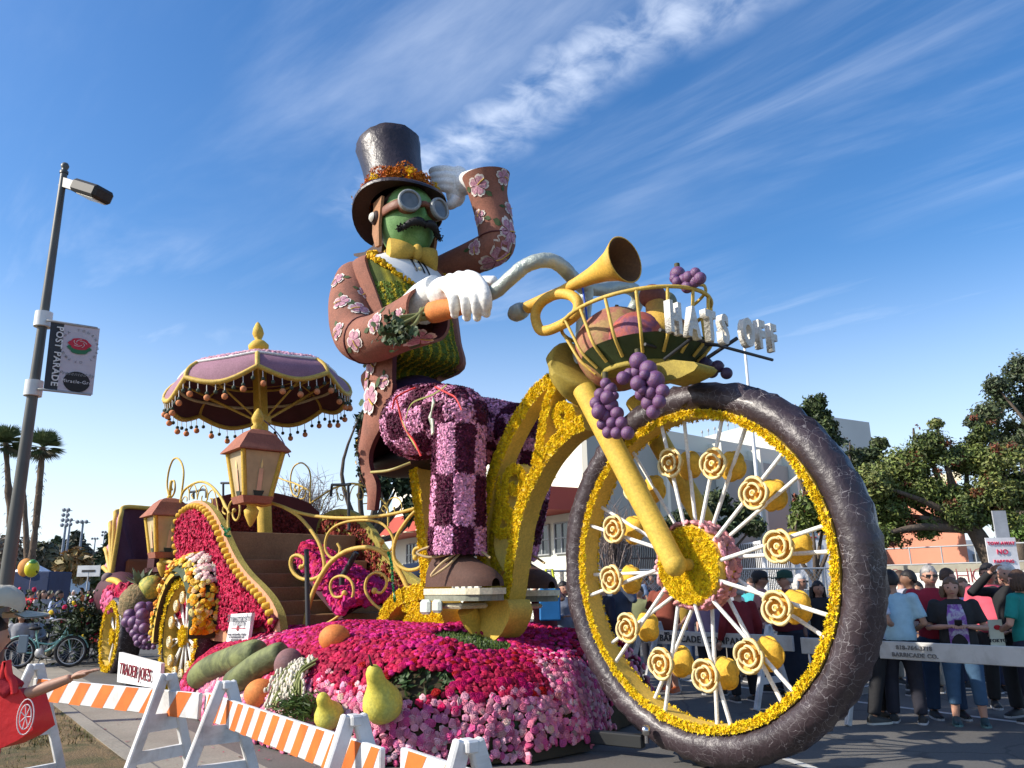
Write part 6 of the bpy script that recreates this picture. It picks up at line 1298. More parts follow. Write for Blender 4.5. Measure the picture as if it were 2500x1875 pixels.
w2_ = FP('C5', 205, 1108, 1.72) - n_ * .2; w2_[2] = max(w2_[2], .5); carriage_wheel(w2_, .66, .80, .40, False, 'plain rear carriage wheel with thin white spokes')
mb = MB(); mb.tube([w2_ - n_ * .1, w2_ - n_ * 3.3], .09, 10); mb.tube([w1 - n_ * .1, w1 - n_ * 3.3], .09, 10); mk('axles', mb, blackm, carr)
for W0, Ro in ((w1, w1[2]), (w2_, .8)):
    mb = MB(); c = W0 - n_ * 3.4; mb.lathe([(Ro - .15, -.2), (Ro, -.17), (Ro, .17), (Ro - .15, .2)], c, n_, 40); mb.lathe([(Ro - .15, .2), (Ro - .2, .1), (Ro - .15, -.2)], c, n_, 40); mb.lathe([(0, .1), (Ro - .17, .04), (0, .0)], c, n_, 20) ; mk('far_wheel', mb, [tyrem], carr)
# fender over the front wheel
def fender(C_, Rf, w0, w1_, a0, a1, lip, key, extra_r=None):
    T = np.linspace(a0, a1, 40); V = np.array([[C_ + (Rf) * (math.cos(t) * u + math.sin(t) * ZZ) + n_ * w for w in (w1_, w0)] for t in T]); Vi = np.array([[C_ + (Rf - .10) * (math.cos(t) * u + math.sin(t) * ZZ) + n_ * w for w in (w1_, w0)] for t in T])
    mb = MB(); mb.grid(V, sm=True); mb.grid(Vi[:, ::-1], mi=1); mb.grid(np.stack([V[:, 1], Vi[:, 1]], 1)); mb.grid(np.stack([V[:, 0], Vi[:, 0]], 1)); 
    for e in (0, -1): mb.add([V[e, 0], V[e, 1], Vi[e, 1], Vi[e, 0]], [(0, 1, 2, 3)], sm=False)
    return mk('fender', mb, [seed_yel, brown_d], carr), V
fo, FV = fender(w1 + ZZ * .0, 1.12, .34, -.5, R_(3), R_(188), .1, None)
k = 1500; t = R_(8) + (R_(186) - R_(8)) * rng.random(k); ww = rng.uniform(-.5, .34, k); base_ = np.array([w1 + (1.15 + .08 * rng.random()) * (math.cos(a) * u + math.sin(a) * ZZ) + n_ * w for a, w in zip(t, ww)]); nr2 = np.array([math.cos(a) * u + math.sin(a) * ZZ + .25 * n_ for a in t])
YR = [(.72, .36, .02), (.78, .50, .05), (.70, .24, .03), (.75, .55, .2)]
cs = np.array(YR)[rng.integers(0, 4, k)]; wh = (t > R_(25)) & (t < R_(75)) & (ww < .2); cs[wh] = np.array([(.74, .55, .50), (.72, .42, .42), (.75, .68, .55)])[rng.integers(0, 3, wh.sum())]
rose_me = {}
def rose_parts(parent, P, Nn, sz, cs, lim=300, name='rose', green=None):
    """the roses that show largest become objects, the rest one joined part"""
    dist = np.linalg.norm(P - EYE, axis=1); order = np.argsort(dist / sz if hasattr(sz, '__len__') else dist); k = len(P); sz = np.broadcast_to(sz, (k,))
    for i in order[:lim]:
        c = tuple(np.round(cs[i] * 12) / 12 + .001); key = c
        if key not in rose_me:
            m_ = MB(); m_.add(ROSE_V, ROSE_F, c=jit(c, len(ROSE_V), .1, .02)); me = m_.mesh('rose'); me.materials.append(petal); rose_me[key] = me
        nn = Nn[i] + rng.normal(size=3) * .25; inst(name, rose_me[key], parent, None, M=M4(basis(nn, rng.random() * 6), P[i] - wloc(parent), sz[i]))
    r_ = order[lim:]
    if len(r_): mb = MB(); scatter(mb, P[r_], Nn[r_], ROS_V, ROS_F, sz[r_], jit(cs[r_], len(r_), .15, .03), .3); mk(name + '_mass', mb, petal, parent, kind='stuff')
rose_parts(fo, base_, nr2, rng.uniform(.05, .075, k), cs, 160, 'rosebud')
k = 1600; i = rng.integers(0, 1500, k); mb = MB(); scatter(mb, base_[i] - nr2[i] * .06 + rng.normal(size=(k, 3)) * .05, nr2[i], np.array([(0, -1, 0), (.45, 0, .12), (0, 1, 0), (-.45, 0, .12)]), np.array([(0, 1, 2, 3)]), .07, jit((.035, .06, .02), k, .3), .7, sm=False); mk('greenery', mb, leafm, fo, kind='stuff')
k = 620; t = R_(4) + R_(84) * rng.random(k); ww = rng.uniform(-.52, .42, k)
def bqs(t, w): b = .36 * math.sin(math.pi * min(max((t - R_(0)) / R_(100), 0), 1)) ** .8 * math.sqrt(max(1 - abs(w + .05) ** 3 / .11, 0)); r_ = math.cos(t) * u + math.sin(t) * ZZ; return w1 + r_ * (1.13 + b) + n_ * w, r_ * (.5 + b) + n_ * (.3 + w)
mb = MB(); mb.grid(np.array([[bqs(a_, b_)[0] - (math.cos(a_) * u + math.sin(a_) * ZZ) * .05 for b_ in np.linspace(-.53, .43, 12)] for a_ in np.linspace(0, R_(92), 16)])); mk('bouquet_base', mb, cm((.03, .05, .018)), fo)
Q = [bqs(a_, b_) for a_, b_ in zip(t, ww)]; Pq = np.array([q_[0] for q_ in Q]); nq = np.array([q_[1] / np.linalg.norm(q_[1]) for q_ in Q]); cs = np.array(YR)[rng.integers(0, 4, k)]; wh = (t > R_(38)) & (t < R_(72)) & (np.abs(ww) < .33); cs[wh] = np.array([(.74, .55, .50), (.72, .42, .42), (.75, .68, .55)])[rng.integers(0, 3, wh.sum())]; rose_parts(fo, Pq, nq, rng.uniform(.042, .062, k), jit(cs, k, .15, .04), 130, 'rosebud')
# rear fender rod and far flowers
tube_obj('rear_fender', [FP('C5', 195, 705, 1.5), FP('C5', 225, 700, 1.5), FP('C5', 268, 722, 1.5), FP('C5', 300, 780, 1.5), FP('C5', 325, 850, 1.5), FP('C5', 335, 890, 1.5)], .07, seed_yel, carr)
for x in (200, 237): tube_obj('hanging_rod', [FP('C5', x, 700, 1.5), FP('C5', x, 765, 1.5)], .02, iron_y, carr, sp=False, seg=5)
def px_cloud(key, w, k, cx_, cy_, rx, ry, jw=.15):
    a = rng.random(k) * 6.283; r = np.sqrt(rng.random(k)); return np.array([FP(key, cx_ + rx * q * math.cos(b), cy_ + ry * q * math.sin(b), w + rng.uniform(-jw, jw)) for q, b in zip(r, a)])
mb = MB(); mb.ell(FP('C5', 265, 810, 1.2), (1.1, .5, .55), R=np.stack([u, n_, ZZ], 1)); mk('flower_bank_base', mb, cm((.06, .01, .02)), carr)
P = np.vstack([px_cloud('C5', 1.45, 380, 250, 800, 95, 60), px_cloud('C5', 1.45, 200, 330, 770, 80, 35)]); blob_rose('flower_bank', carr, P, np.tile(n_, (len(P), 1)), .085, CRIM, .25)
P = px_cloud('C5', 1.55, 260, 195, 860, 42, 75); blob_rose('flower_bank', carr, P, np.tile(n_, (len(P), 1)), .085, (.62, .12, .25), .25)
# hood: folding bellows with yellow hoops
hoodm = mat('hood_purple', (.10, .035, .065), .7, .15, 2.5, bump=.3, bs=60); hoodp = mat('hood_pink', (.42, .20, .25), .75, .15, 2, bump=.3, bs=60)
piv = FP('C5', 212, 672, 1.35); hw = 1.35; edge = [((290, 192), (312, 172)), ((243, 215), (262, 200)), ((207, 300), (222, 280)), ((175, 478), (185, 470)), ((163, 612), (170, 605))]
hoops = []
for (e1, e2) in edge:
    a = FP('C5', *e1, 1.35); v = a - piv; b = FP('C5', *e2, 1.2); pts = [piv, piv + v * .5, a, b]; 
    L0 = piv - n_ * 2.7; top_n, top_f = b, b - n_ * 2.4; far = [top_f, a - n_ * 2.7, L0 + v * .5, L0]
    P = spline([piv, piv + v * .33, piv + v * .7, a * .93 + piv * .07, b + 0 * v, b * .75 + top_f * .25, b * .5 + top_f * .5, b * .25 + top_f * .75, top_f, (a - n_ * 2.7) * .93 + (L0) * .07, L0 + v * .5, L0], 5); hoops.append(P); mb = MB(); mb.tube(P, .055, 8); mk('hoop', mb, iron_y, carr)
for a, b in zip(hoops[:-1], hoops[1:]):
    mid = (a + b) / 2; cc_ = piv - n_ * 1.35; mid = mid + (cc_ - mid) * .06; V = np.stack([a, mid, b], 0); mb = MB(); mb.grid(V); mk('hood_fold', mb, hoodp, carr)
back = hoops[1]; V = []
Pf = hoops[0]
# dark lining under the front hoop: sheets sagging between hoops, seen from inside
cc_ = piv - n_ * 1.35; V = np.array([Pf * (1 - f) + (hoops[4] * .5 + cc_ * .5) * f - u * .0 for f in np.linspace(0.03, .97, 12)]); mb = MB(); mb.grid(V - u * .03); mk('hood_lining', mb, hoodm, carr)
P = [FP('C5', *q, .6) for q in ((340, 610), (560, 600), (560, 740), (340, 740))]; mb = MB(); mb.box(fs(-16.2, -.1, 1.75), (2.3, .3, 1.3), R=np.stack([n_, -u, ZZ], 1), bev=.05); mk('seat_back', mb, mat('rust_seat', (.30, .085, .03), .8, .3, 1.5, bump=.5, bs=40), carr)
mb = MB(); mb.ell(FP('C5', 185, 685, 1.5), .13); mk('hood_knob', mb, dusty, carr)
mb = MB(); mb.box(fs(-14.6, 0, .85), (2.6, 5.6, .5), R=np.stack([n_, -u, ZZ], 1), bev=.1); mk('chassis_body', mb, brown_d, carr)
# ---- lanterns ----
glow = mat('lantern_pane', (.46, .36, .20), .45, .18, 3, bump=.1); candle = cm((.70, .42, .26), .7)
def lantern(label, c_roof, Wd, hgt, grp='big candle lanterns on the carriage'):
    """c_roof: middle of the eaves"""
    root = thing('lantern', label, 'lantern', tuple(c_roof - ZZ * (hgt * 1.15)), grp); Rm = np.stack([u, n_, ZZ], 1)
    def sq(r, z): return [c_roof + Rm @ np.array([a * r, b * r, z]) for a, b in ((1, 1), (-1, 1), (-1, -1), (1, -1))]
    V = [sq(r * Wd, z * Wd) for r, z in [(.50, 0), (.49, .03), (.40, .15), (.28, .33), (.18, .42), (.10, .45), (0, .46)]]; mb = MB(); mb.grid(np.array(V), cv=True, sm=False); mb.add(sq(.50 * Wd, 0), [(0, 1, 2, 3)], sm=False); mk('roof', mb, terr, root)
    mb = MB(); mb.lathe([(.085, 0), (.10, .05), (.06, .09), (.085, .14), (.10, .2), (.06, .3), (.02, .36), (0, .37)], c_roof + ZZ * Wd * .44, (0, 0, 1), 18) if 'larger' in label else mb.ell(c_roof + ZZ * Wd * .47, .05); mk('finial', mb, seed_yel, root)
    t_, b_ = .385 * Wd, .25 * Wd; T, B_ = sq(t_, -.0), sq(b_, -hgt); mb = MB()
    for a, b in zip(T, B_): mb.tube([a, b], .05 * Wd, 4, up=u)
    mk('corner_posts', mb, seed_yel, root)
    for i in range(4):
        j = (i + 1) % 4; q = np.array([T[i], T[j], B_[j], B_[i]]); mb = MB(); inn = q + (c_roof - ZZ * hgt / 2 - q) * .02; mb.add(inn, [(0, 1, 2, 3)], sm=False); pn = mk('pane', mb, glow, root)
        out = (q.mean(0) - (c_roof - ZZ * hgt / 2)) * [1, 1, .25]; out /= np.linalg.norm(out); bm_ = (q[2] + q[3]) / 2; ex = (q[1] - q[0]) / np.linalg.norm(q[1] - q[0]); up_ = (q[0] + q[1]) / 2 - bm_; up_ /= np.linalg.norm(up_); o3 = out * .012
        mb = MB(); w = .045 * Wd; bb = bm_ + up_ * hgt * .09 + o3; mb.add([bb - ex * w, bb + ex * w, bb + ex * w * .9 + up_ * hgt * .52, bb - ex * w * .9 + up_ * hgt * .52], [(0, 1, 2, 3)], sm=False); mk('candle', mb, candle, pn)
        mb = MB(); fb2 = bb + up_ * hgt * .53; mb.add([fb2 - ex * w * .3, fb2 + ex * w * .3, fb2 + ex * w * .55 + up_ * hgt * .08, fb2 + up_ * hgt * .2, fb2 - ex * w * .55 + up_ * hgt * .08], [(0, 1, 2, 3, 4)], sm=False); mk('flame', mb, cm((.75, .6, .25)), pn)
        mb = MB(); bb2 = bm_ + o3 * 1.2; mb.add([bb2 - ex * w * 1.6, bb2 + ex * w * 1.6, bb2 + ex * w * 2.4 + up_ * hgt * .12, bb2 - ex * w * 2.4 + up_ * hgt * .12], [(0, 1, 2, 3)], sm=False); mk('candle_holder', mb, cm((.03, .04, .03)), pn)
    V = [sq(r * Wd, -hgt + z * Wd) for r, z in [(.25, .0), (.30, -.0), (.26, -.13), (.0, -.14)]]; mb = MB(); mb.grid(np.array(V), cv=True, sm=False); mk('base', mb, terr, root)
    mb = MB(); mb.lathe([(0, -.36), (.03, -.33), (.10, -.18), (.115, -.10), (.07, -.05), (.085, 0)], c_roof - ZZ * (hgt + .13 * Wd), (0, 0, 1), 16); mk('pendant', mb, seed_yel, root); return root
l1 = FP('C4', 735, 985, 1.5); lantern('larger nearer lantern with a yellow pointed finial, in front of the parasol pole', l1, .84, .70)
l2 = FP('C5', 620, 245, 1.55); lantern('smaller farther lantern hanging left of the crimson side panel', l2, .82, .68)
tube_obj('lantern_bracket', [l1 - ZZ * .78 + u * .1, (l1 - ZZ * .78 + ga) / 2 - ZZ * .03, ga], .05, iron_y, carr, seg=8)
tube_obj('lantern_bracket', [l2 + ZZ * .52, l2 + ZZ * .7, VP('E4', 1110, 840, na, nb)], .03, iron_y, carr, seg=6)
tube_obj('lantern_bracket', [l2 - ZZ * .85, l2 - ZZ * .95 + u * .8, fs((l2 - O) @ u + 1.2, 1.45, 1.6)], .04, iron_y, carr, seg=6)

# ======================= PARASOL =======================
pc = FP('C4', 800, 600, 0); pc2 = FP('C4', 850, 1500, 0); pax = fs(((pc2 - O) @ u + (FP('C4', 825, 800, 0) - O) @ u) / 2, 0, 0); P_TILT = (R_(-2.5), R_(-6.5), 0); para = thing('parasol', 'giant scalloped mauve and yellow parasol fringed with orange pompoms', 'parasol', (pax[0], pax[1], 2.6))
Ydist = math.hypot(pax[0], pax[1]); yd = pax[1]; hem = DP('C4', 800, 610, yd)[2] + .20; PR = 1.84; apz = DP('C4', 795, 315, yd)[2] - .0
pmau = mat('parasol_mauve', (.29, .145, .19), .75, .14, 2, bump=.3, bs=60); pdark = mat('parasol_plum_lining', (.10, .035, .045), .8, .15, 2, bump=.3, bs=40); polc = mat('parasol_ochre', (.30, .20, .04), .8, .15, 3, bump=.4, bs=60)
pcn = np.array([pax[0], pax[1], 0]); ph0 = .28
def par(r, a, z): return pcn + np.array([r * math.cos(a), r * math.sin(a), z])
rise = apz - hem
def pprof(f): return PR * math.sin(f * math.pi / 2) ** .92, hem + rise * math.cos(f * math.pi / 2) ** 1.0
NP = 8
for i in range(NP):
    a0, a1 = ph0 + i * 2 * math.pi / NP, ph0 + (i + 1) * 2 * math.pi / NP
    def P_(f, g):
        r, z = pprof(f); a = a0 + (a1 - a0) * g; k_ = math.sin(math.pi * g); return par(r * (1 - .04 * k_ * f), a, z + .0 - .02 * k_ - (.0) + (.20 * k_ * (-f ** 5)))
    bands = [(0.02, .34, polc), (.34, .64, pmau), (.64, 1.0, pmau)]
    for b_i, (f0, f1, m_) in enumerate(bands):
        V = np.array([[P_(f, g) for g in np.linspace(0, 1, 11)] for f in np.linspace(f0, f1, 6)]); mb = MB(); mb.grid(V); mk('panel', mb, m_, para)
    V = np.array([[P_(f, g) - ZZ * .035 for g in np.linspace(0, 1, 11)] for f in np.linspace(.02, .995, 12)]); mb = MB(); mb.grid(V); mk('lining', mb, pdark, para)
    rib = [P_(f, 0) for f in np.linspace(.05, 1, 12)]; mb = MB(); mb.tube(rib, .045, 8); mk('rib', mb, iron_y, para)
    for f, r, mm in ((1.0, .05, iron_y), (.36, .04, iron_y)): mb = MB(); mb.tube([P_(f, g) for g in np.linspace(0, 1, 11)], r, 7); mk('piping', mb, mm, para)
    mb = MB(); mb.tube([P_(.64, g) + ZZ * .02 for g in np.linspace(0, 1, 11)], .03, 6); mk('white_braid', mb, whitestick, para)
    for f, r in ((.40, .03), (.68, .035)): mb = MB(); mb.tube([P_(f, g) - ZZ * .06 for g in np.linspace(0, 1, 11)], r, 6); mk('lining_braid', mb, iron_y if f < .5 else cream, para)
    k = 260; f = rng.uniform(.38, .62, k); g = rng.random(k); P = np.array([P_(a, b) + ZZ * .02 for a, b in zip(f, g)]); blob_rose('pink_petals', para, P, np.tile(ZZ, (k, 1)) + (P - pcn) * [.4, .4, 0], .045, (.58, .33, .42), .2)
    stt = par(.08, a0, hem - .55); tube_obj('strut', [stt, P_(.62, 0) - ZZ * .05], .022, iron_y, para, sp=False, seg=6)
ts = MB(); ts.tube([(0, 0, 0), (0, 0, -.18)], .009, 4, mi=2); ts.ell((0, 0, -.19), .038, 8, 6, mi=1); ts.ell((0, 0, -.275), .06, 10, 8, mi=0); tme = ts.mesh('pompom')
for m_ in (mat('pompom_orange', (.58, .22, .09), .8, .2, 20, bump=.5, bs=60), cm((.04, .06, .04)), whitep): tme.materials.append(m_)
ts = MB(); ts.tube([(0, 0, 0), (0, 0, -.14)], .009, 4, mi=1); ts.ell((0, 0, -.16), .04, 8, 6, mi=0); tme2 = ts.mesh('bead'); 
for m_ in (cm((.04, .06, .04)), whitep): tme2.materials.append(m_)
for i in range(NP):
    a0, a1 = ph0 + i * 2 * math.pi / NP, ph0 + (i + 1) * 2 * math.pi / NP
    for j in range(8):
        g = (j + .5) / 8; r, z = pprof(1.0); k_ = math.sin(math.pi * g); p = par(r * (1 - .04 * k_), a0 + (a1 - a0) * g, z - .22 * k_ - .03); inst('pompom' if j % 2 == 0 else 'bead', tme if j % 2 == 0 else tme2, para, p)
mb = MB(); mb.lathe([(.10, -.02), (.30, -.03), (.26, .06), (.22, .12), (.20, .22), (.13, .27), (.13, .32), (.20, .38), (.21, .47), (.13, .56), (.06, .60), (.09, .66), (.12, .74), (.10, .85), (.04, .98), (0, 1.02)], pcn + ZZ * (apz - .02), (0, 0, 1), 20); mk('finial', mb, seed_yel, para)
mb = MB(); mb.tube([pcn + ZZ * 1.2, pcn + ZZ * (apz)], .14, 16); mk('pole', mb, seed_yel, para)
mb = MB(); mb.tube([pcn + ZZ * (hem - .62), pcn + ZZ * (hem - .46)], .2, 16); mk('runner_ring', mb, iron_y, para)
tube_obj('cord', [par(.2, -1.2, hem - .55), par(.9, -.9, hem - 1.1), par(1.2, -.85, hem - 1.6)], .012, cm((.15, .1, .2)), para, seg=5)

para.rotation_euler = P_TILT
# ======================= FLOWER BED (skirt of the float) =======================
bed = thing('flower_bed', 'sloping skirt of crimson and pink roses round the foot of the float', 'flower bed', tuple(fs(-5, 1.0, 0)))
edge_w = lambda s: np.interp(s, [-9.1, -8.7, -7.5, -5, -3.2, -2.2, -1.5, -1.35], [1.3, 1.8, 2.35, 2.6, 2.55, 2.2, 1.45, 1.1])
far_w = lambda s: np.interp(s, [-9.9, -7, -3.5, -2.3, -1.9, -1.35], [-1.5, -1.9, -2.0, -1.9, -.8, .3])
topz = lambda s: np.interp(s, [-9.1, -8.6, -7.5, -5, -3.4, -2.4, -1.7, -1.35], [.42, .72, .95, 1.14, 1.12, .98, .78, .62])
def bedz(s, w):
    e, f = edge_w(s), far_w(s); d = np.minimum(np.minimum(e - w, w - f), (-1.25 - s) * 1.3); run = np.interp(s, [-9.9, -6, -3, -1.35], [1.0, 1.5, 1.3, .6]); x = np.clip(d / run, 0, 1); z = topz(s) * np.sqrt(np.clip(1 - (1 - x) ** 2.0, 0, 1)) ** .9
    return z + .035 * np.sin(s * 3.1) * np.cos(w * 2.7) * x
ss = np.linspace(-9.1, -1.27, 110); V = np.array([[fs(s, far_w(s) + (edge_w(s) - far_w(s)) * g, max(float(bedz(s, far_w(s) + (edge_w(s) - far_w(s)) * g)) - .05, .02)) for g in .5 - .5 * np.cos(np.linspace(0, math.pi, 60))] for s in ss])
mb = MB(); mb.grid(V); mk('soil_base', mb, mat('bed_base', (.05, .035, .015), .95, .4, 3, bump=.6, bs=30), bed)
mb = MB(); mb.grid(np.stack([V[-1], V[-1] * [1, 1, 0] + [0, 0, .02]], 0)); mk('bed_end', mb, cm((.035, .03, .02)), bed)
k = 44000; s = rng.uniform(-9.08, -1.28, k); g = rng.random(k); g = np.where(rng.random(k) < .75, 1 - .55 * g, g); s = np.concatenate([s, rng.uniform(-9.08, -1.28, 30000), rng.uniform(-1.75, -1.255, 12000)]); g = np.concatenate([g, 1 - .14 * rng.random(30000) ** 1.7, rng.random(12000)]); k = len(s); w = far_w(s) + (edge_w(s) - far_w(s)) * g; z = bedz(s, w); eps = .03
gs = (bedz(s + eps, w) - bedz(s - eps, w)) / (2 * eps); gw = (bedz(s, w + eps) - bedz(s, w - eps)) / (2 * eps); gw = np.clip(gw, -4, 4); gs = np.clip(gs, -3, 3)
Nn = -gs[:, None] * u - gw[:, None] * n_ + ZZ; Nn /= np.linalg.norm(Nn, axis=1)[:, None]; P = O + s[:, None] * u + w[:, None] * n_; P[:, 2] = z + .02
# thin out to roughly even spacing
cell = .058; key = np.floor(P / cell).astype(int); _, ui = np.unique(key, axis=0, return_index=True); ui = rng.permutation(ui)
P, Nn, s, w, z = P[ui], Nn[ui], s[ui], w[ui], z[ui]; keep = P[:, 2] > .035
grass_px = None
P, Nn, s, w, z = P[keep], Nn[keep], s[keep], w[keep], z[keep]
ds = s + .35 * np.sin(w * 3.0) + rng.normal(size=len(s)) * .16; zn = z + rng.normal(size=len(s)) * .05 + .07 * np.sin(s * 2.3)
cs = np.tile(np.array(CRIM), (len(P), 1)); top = zn > .95; cs[top & (rng.random(len(P)) < .55)] = MAG
pink = (zn < .60 + .0 * s) & (ds > -6.2); pink |= (zn < .88) & (w < .6) & (s > -3.1); pink |= (zn > .5) & (zn < .92) & (ds > -6.4) & (ds < -5.3)
mix_ = rng.random(len(P)); pc_ = np.array([(.60, .16, .27), (.66, .28, .36), (.68, .42, .42), (.55, .08, .22)])[rng.choice(4, len(P), p=[.4, .3, .12, .18])]
cs[pink] = pc_[pink]
left = (ds < -6.4) & (zn < .5); cs[left & (mix_ < .35)] = (.55, .06, .2)
# grass gap near the bicycle foot and dark hollow near the trailer tongue
gp = FP('C6', 1380, 300, .75); sg, wg = (gp - O) @ u, (gp - O) @ n_; hole = ((s - sg) / .55) ** 2 + ((w - wg) / .42) ** 2 < 1
hp3 = FP('C6', 1430, 440, 1.0); sh_, wh_ = (hp3 - O) @ u, (hp3 - O) @ n_; hole2 = ((s - sh_) / .28) ** 2 + ((z - hp3[2]) / .13) ** 2 < 1
ok = ~(hole | (hole2 & (w > .3))); P, Nn, cs, s, w = P[ok], Nn[ok], cs[ok], s[ok], w[ok]
rose_parts(bed, P + Nn * .005, Nn, rng.uniform(.033, .051, len(P)), jit(cs, len(P), .16, .04), 300, 'rose')
k = 9000; sk = rng.uniform(-9.05, -1.3, k); gk = 1 - .6 * rng.random(k); wk = far_w(sk) + (edge_w(sk) - far_w(sk)) * gk; Pk = O + sk[:, None] * u + wk[:, None] * n_; Pk[:, 2] = bedz(sk, wk) - .01
mb = MB(); scatter(mb, Pk, np.tile(ZZ + n_ * .5, (k, 1)), np.array([(0, -1, 0), (.5, 0, .12), (0, 1, 0), (-.5, 0, .12)]), np.array([(0, 1, 2, 3)]), .05, jit((.03, .06, .015), k, .3), .8, sm=False); mk('leaves', mb, leafm, bed, kind='stuff')
k = 5000; a = rng.random(k) * 6.283; r = np.sqrt(rng.random(k)); sk = sg + .6 * r * np.cos(a); wk = wg + .47 * r * np.sin(a); Pk = O + sk[:, None] * u + wk[:, None] * n_; Pk[:, 2] = bedz(sk, wk) - .04
mb = MB(); scatter(mb, Pk, np.tile(ZZ, (k, 1)), BL_V, BL_F, rng.uniform(.04, .08, k), jit((.11, .17, .03), k, .2), .35); mk('grass_patch', mb, leafm, bed, kind='stuff')
def on_bed(key, x, y):           # where the line of sight meets the bed
    d = ray(*src(key, x, y)); t = 3.0
    for _ in range(3000):
        p = EYE + d * t; s_ = (p - O) @ u; w_ = (p - O) @ n_
        if -9.1 < s_ < -1.27 and far_w(s_) < w_ < edge_w(s_) and p[2] < float(bedz(s_, w_)): return p
        if p[2] < 0.02: return p
        t += .008
    return p
# ---- fruit and vegetables on the bed ----
def sized(key, x0, y0, x1, y1, p): return math.hypot(x1 - x0, y1 - y0) / CR[key][2] / 2 * ((p - EYE) @ fwv) / F
p = on_bed('C6', 675, 300); r = sized('C6', 598, 245, 752, 245, p); ball('orange', 'orange ball fruit on the crimson roses beside the black pole', 'orange', p + ZZ * r * .75 - n_ * .1, r, orange_coat, 'giant oranges on the flower bed', stem=False, sq=.86)
p = on_bed('C6', 350, 560); r = sized('C6', 275, 520, 432, 520, p); ball('orange', 'orange ball fruit low at the bed edge behind the barricade, left of the tuberoses', 'orange', p + ZZ * r * .6, r, orange_coat, 'giant oranges on the flower bed', stem=False, sq=.9)
p = on_bed('C6', 490, 420); r = sized('C6', 420, 360, 562, 360, p); ball('plum', 'dusty purple ball fruit between the cucumbers and the orange', 'plum', p + ZZ * r * .7, r, mat('plum_two_tone', (.20, .10, .10), .8, .25, 1.6, c2=(.14, .09, .11), bump=.5, bs=90), stem=False, sq=1.1)
def pear_on(px_t, px_b, label, w_off, sc, stem):
    p = on_bed('C6', *px_b) + ZZ * .02; dist = (p - EYE) @ fwv; d = ray(*src('C6', *px_t)); t = dist / (d @ fwv) * .985; top = EYE + d * t; gourd('pear', label, 'pear', p, top, [(a * 1.0 * sc, b) for a, b in PEAR], mat('pear_yellow_green', (.62, .52, .07), .65, .12, 1.2, c2=(.47, .47, .11), bump=.35, bs=60, dist=.01), 'big yellow pears on the flower bed', stem=stem)
pear_on((900, 370), (975, 645), 'tall yellow green pear with a dark stem amid the pink roses', 0, .88, (.1, (-.02, 0, .06), (.05, .03, .02)))
pear_on((650, 510), (708, 672), 'short leaning yellow pear directly below the tuberose sheaf', 0, 1.05, None)
def cucumber(P, r, label):
    root = thing('cucumber', label, 'cucumber', tuple(P[len(P) // 2]), 'two long cucumbers on the flower bed'); S_ = spline(P, 8); k = len(S_); t = np.linspace(0, 1, k); rr = r * np.clip(np.sqrt(np.clip(1 - (2 * t - 1) ** 8, 0, 1)), .15, 1)
    mb = MB(); mb.tube(S_, rr, 20); mk('flesh', mb, mat('cucumber_skin', (.17, .19, .07), .75, .3, 1.4, c2=(.085, .10, .04), bump=.7, bs=16, dist=.02), root)
def cp(x, y, lift=.16): q = on_bed('C6', x, y); return q
ca = [on_bed('C6', *q) + ZZ * .10 + n_ * .06 for q in ((45, 485), (120, 430), (220, 390), (320, 360), (378, 350))]; cucumber(ca, .17, 'upper cucumber lying on the crimson roses, nearer the carriage wheel')
cb = [on_bed('C6', *q) + ZZ * .10 + n_ * .06 for q in ((220, 510), (290, 470), (360, 420), (440, 378), (500, 350))]; cucumber(cb, .155, 'lower cucumber tucked between the upper one and the low orange')
# sheaf of tuberoses
sheaf = thing('tuberose_sheaf', 'sheaf of white budded tuberose stems lying on the roses', 'flowers', tuple(on_bed('C6', 520, 560)), None); buds = []; mb = MB(); mst = MB()
for i in range(34):
    x0, y0 = 520 + rng.uniform(-10, 120), 395 + rng.uniform(-10, 30); x1, y1 = 385 + rng.uniform(0, 170) + (x0 - 520) * .5, 600 + rng.uniform(-70, 40); a, b = on_bed('C6', x0, y0) + ZZ * .12, on_bed('C6', x1, y1) + n_ * .08 + ZZ * .08
    m_ = (a + b) / 2 + ZZ * .06 + n_ * .05; Sp = spline([a, m_, b], 10); mst.tube(Sp, .012, 5)
    for q in range(2, len(Sp), 1):
        if i % 2: mb.ell(Sp[q] + rng.normal(size=3) * .012, (.018, .017, .03), 6, 5)
mk('stems', mst, cm((.20, .22, .07)), sheaf, kind='stuff'); mk('buds', mb, cm((.62, .56, .46), .7), sheaf, kind='stuff')
mb = MB(); pg_ = on_bed('C6', 590, 575); k = 1500; Pk = pg_ + rng.normal(size=(k, 3)) * [.12, .12, .06]; scatter(mb, Pk, np.tile(n_ + ZZ * .3, (k, 1)), BL_V, BL_F, .09, jit((.08, .13, .03), k, .2), .6); mk('grass_tuft', mb, leafm, sheaf, kind='stuff')
# signs, pole, tow bar
tp_ = thing('trophy_sign', 'white card on the roses reading Showmanship Trophy', 'sign', tuple(FP('C5', 1115, 1170, 1.75))); P = [FP('C5', *q, 1.75) for q in ((1078, 945), (1228, 937), (1193, 1178), (1040, 1162))]
mb = MB(); mb.prism(P, -n_ * .05); mk('card', mb, cm((.74, .75, .76), .5), tp_); ex = P[1] - P[0]; ex /= np.linalg.norm(ex); ey = P[0] - P[3]; ey /= np.linalg.norm(ey); cc = sum(P) / 4 + n_ * .012; tcol = cm((.12, .13, .15)); hS = np.linalg.norm(P[0] - P[3]); wS = np.linalg.norm(P[1] - P[0])
for s_, sz, dy in (('Showmanship', .185, .36), ('Trophy', .185, .22), ('most outstanding display', .075, -.16), ('of showmanship and', .075, -.25), ('entertainment', .075, -.34)): textobj('lettering', s_, sz * wS / .95, cc + ey * hS * dy, ex, tcol, tp_, ey, .002)
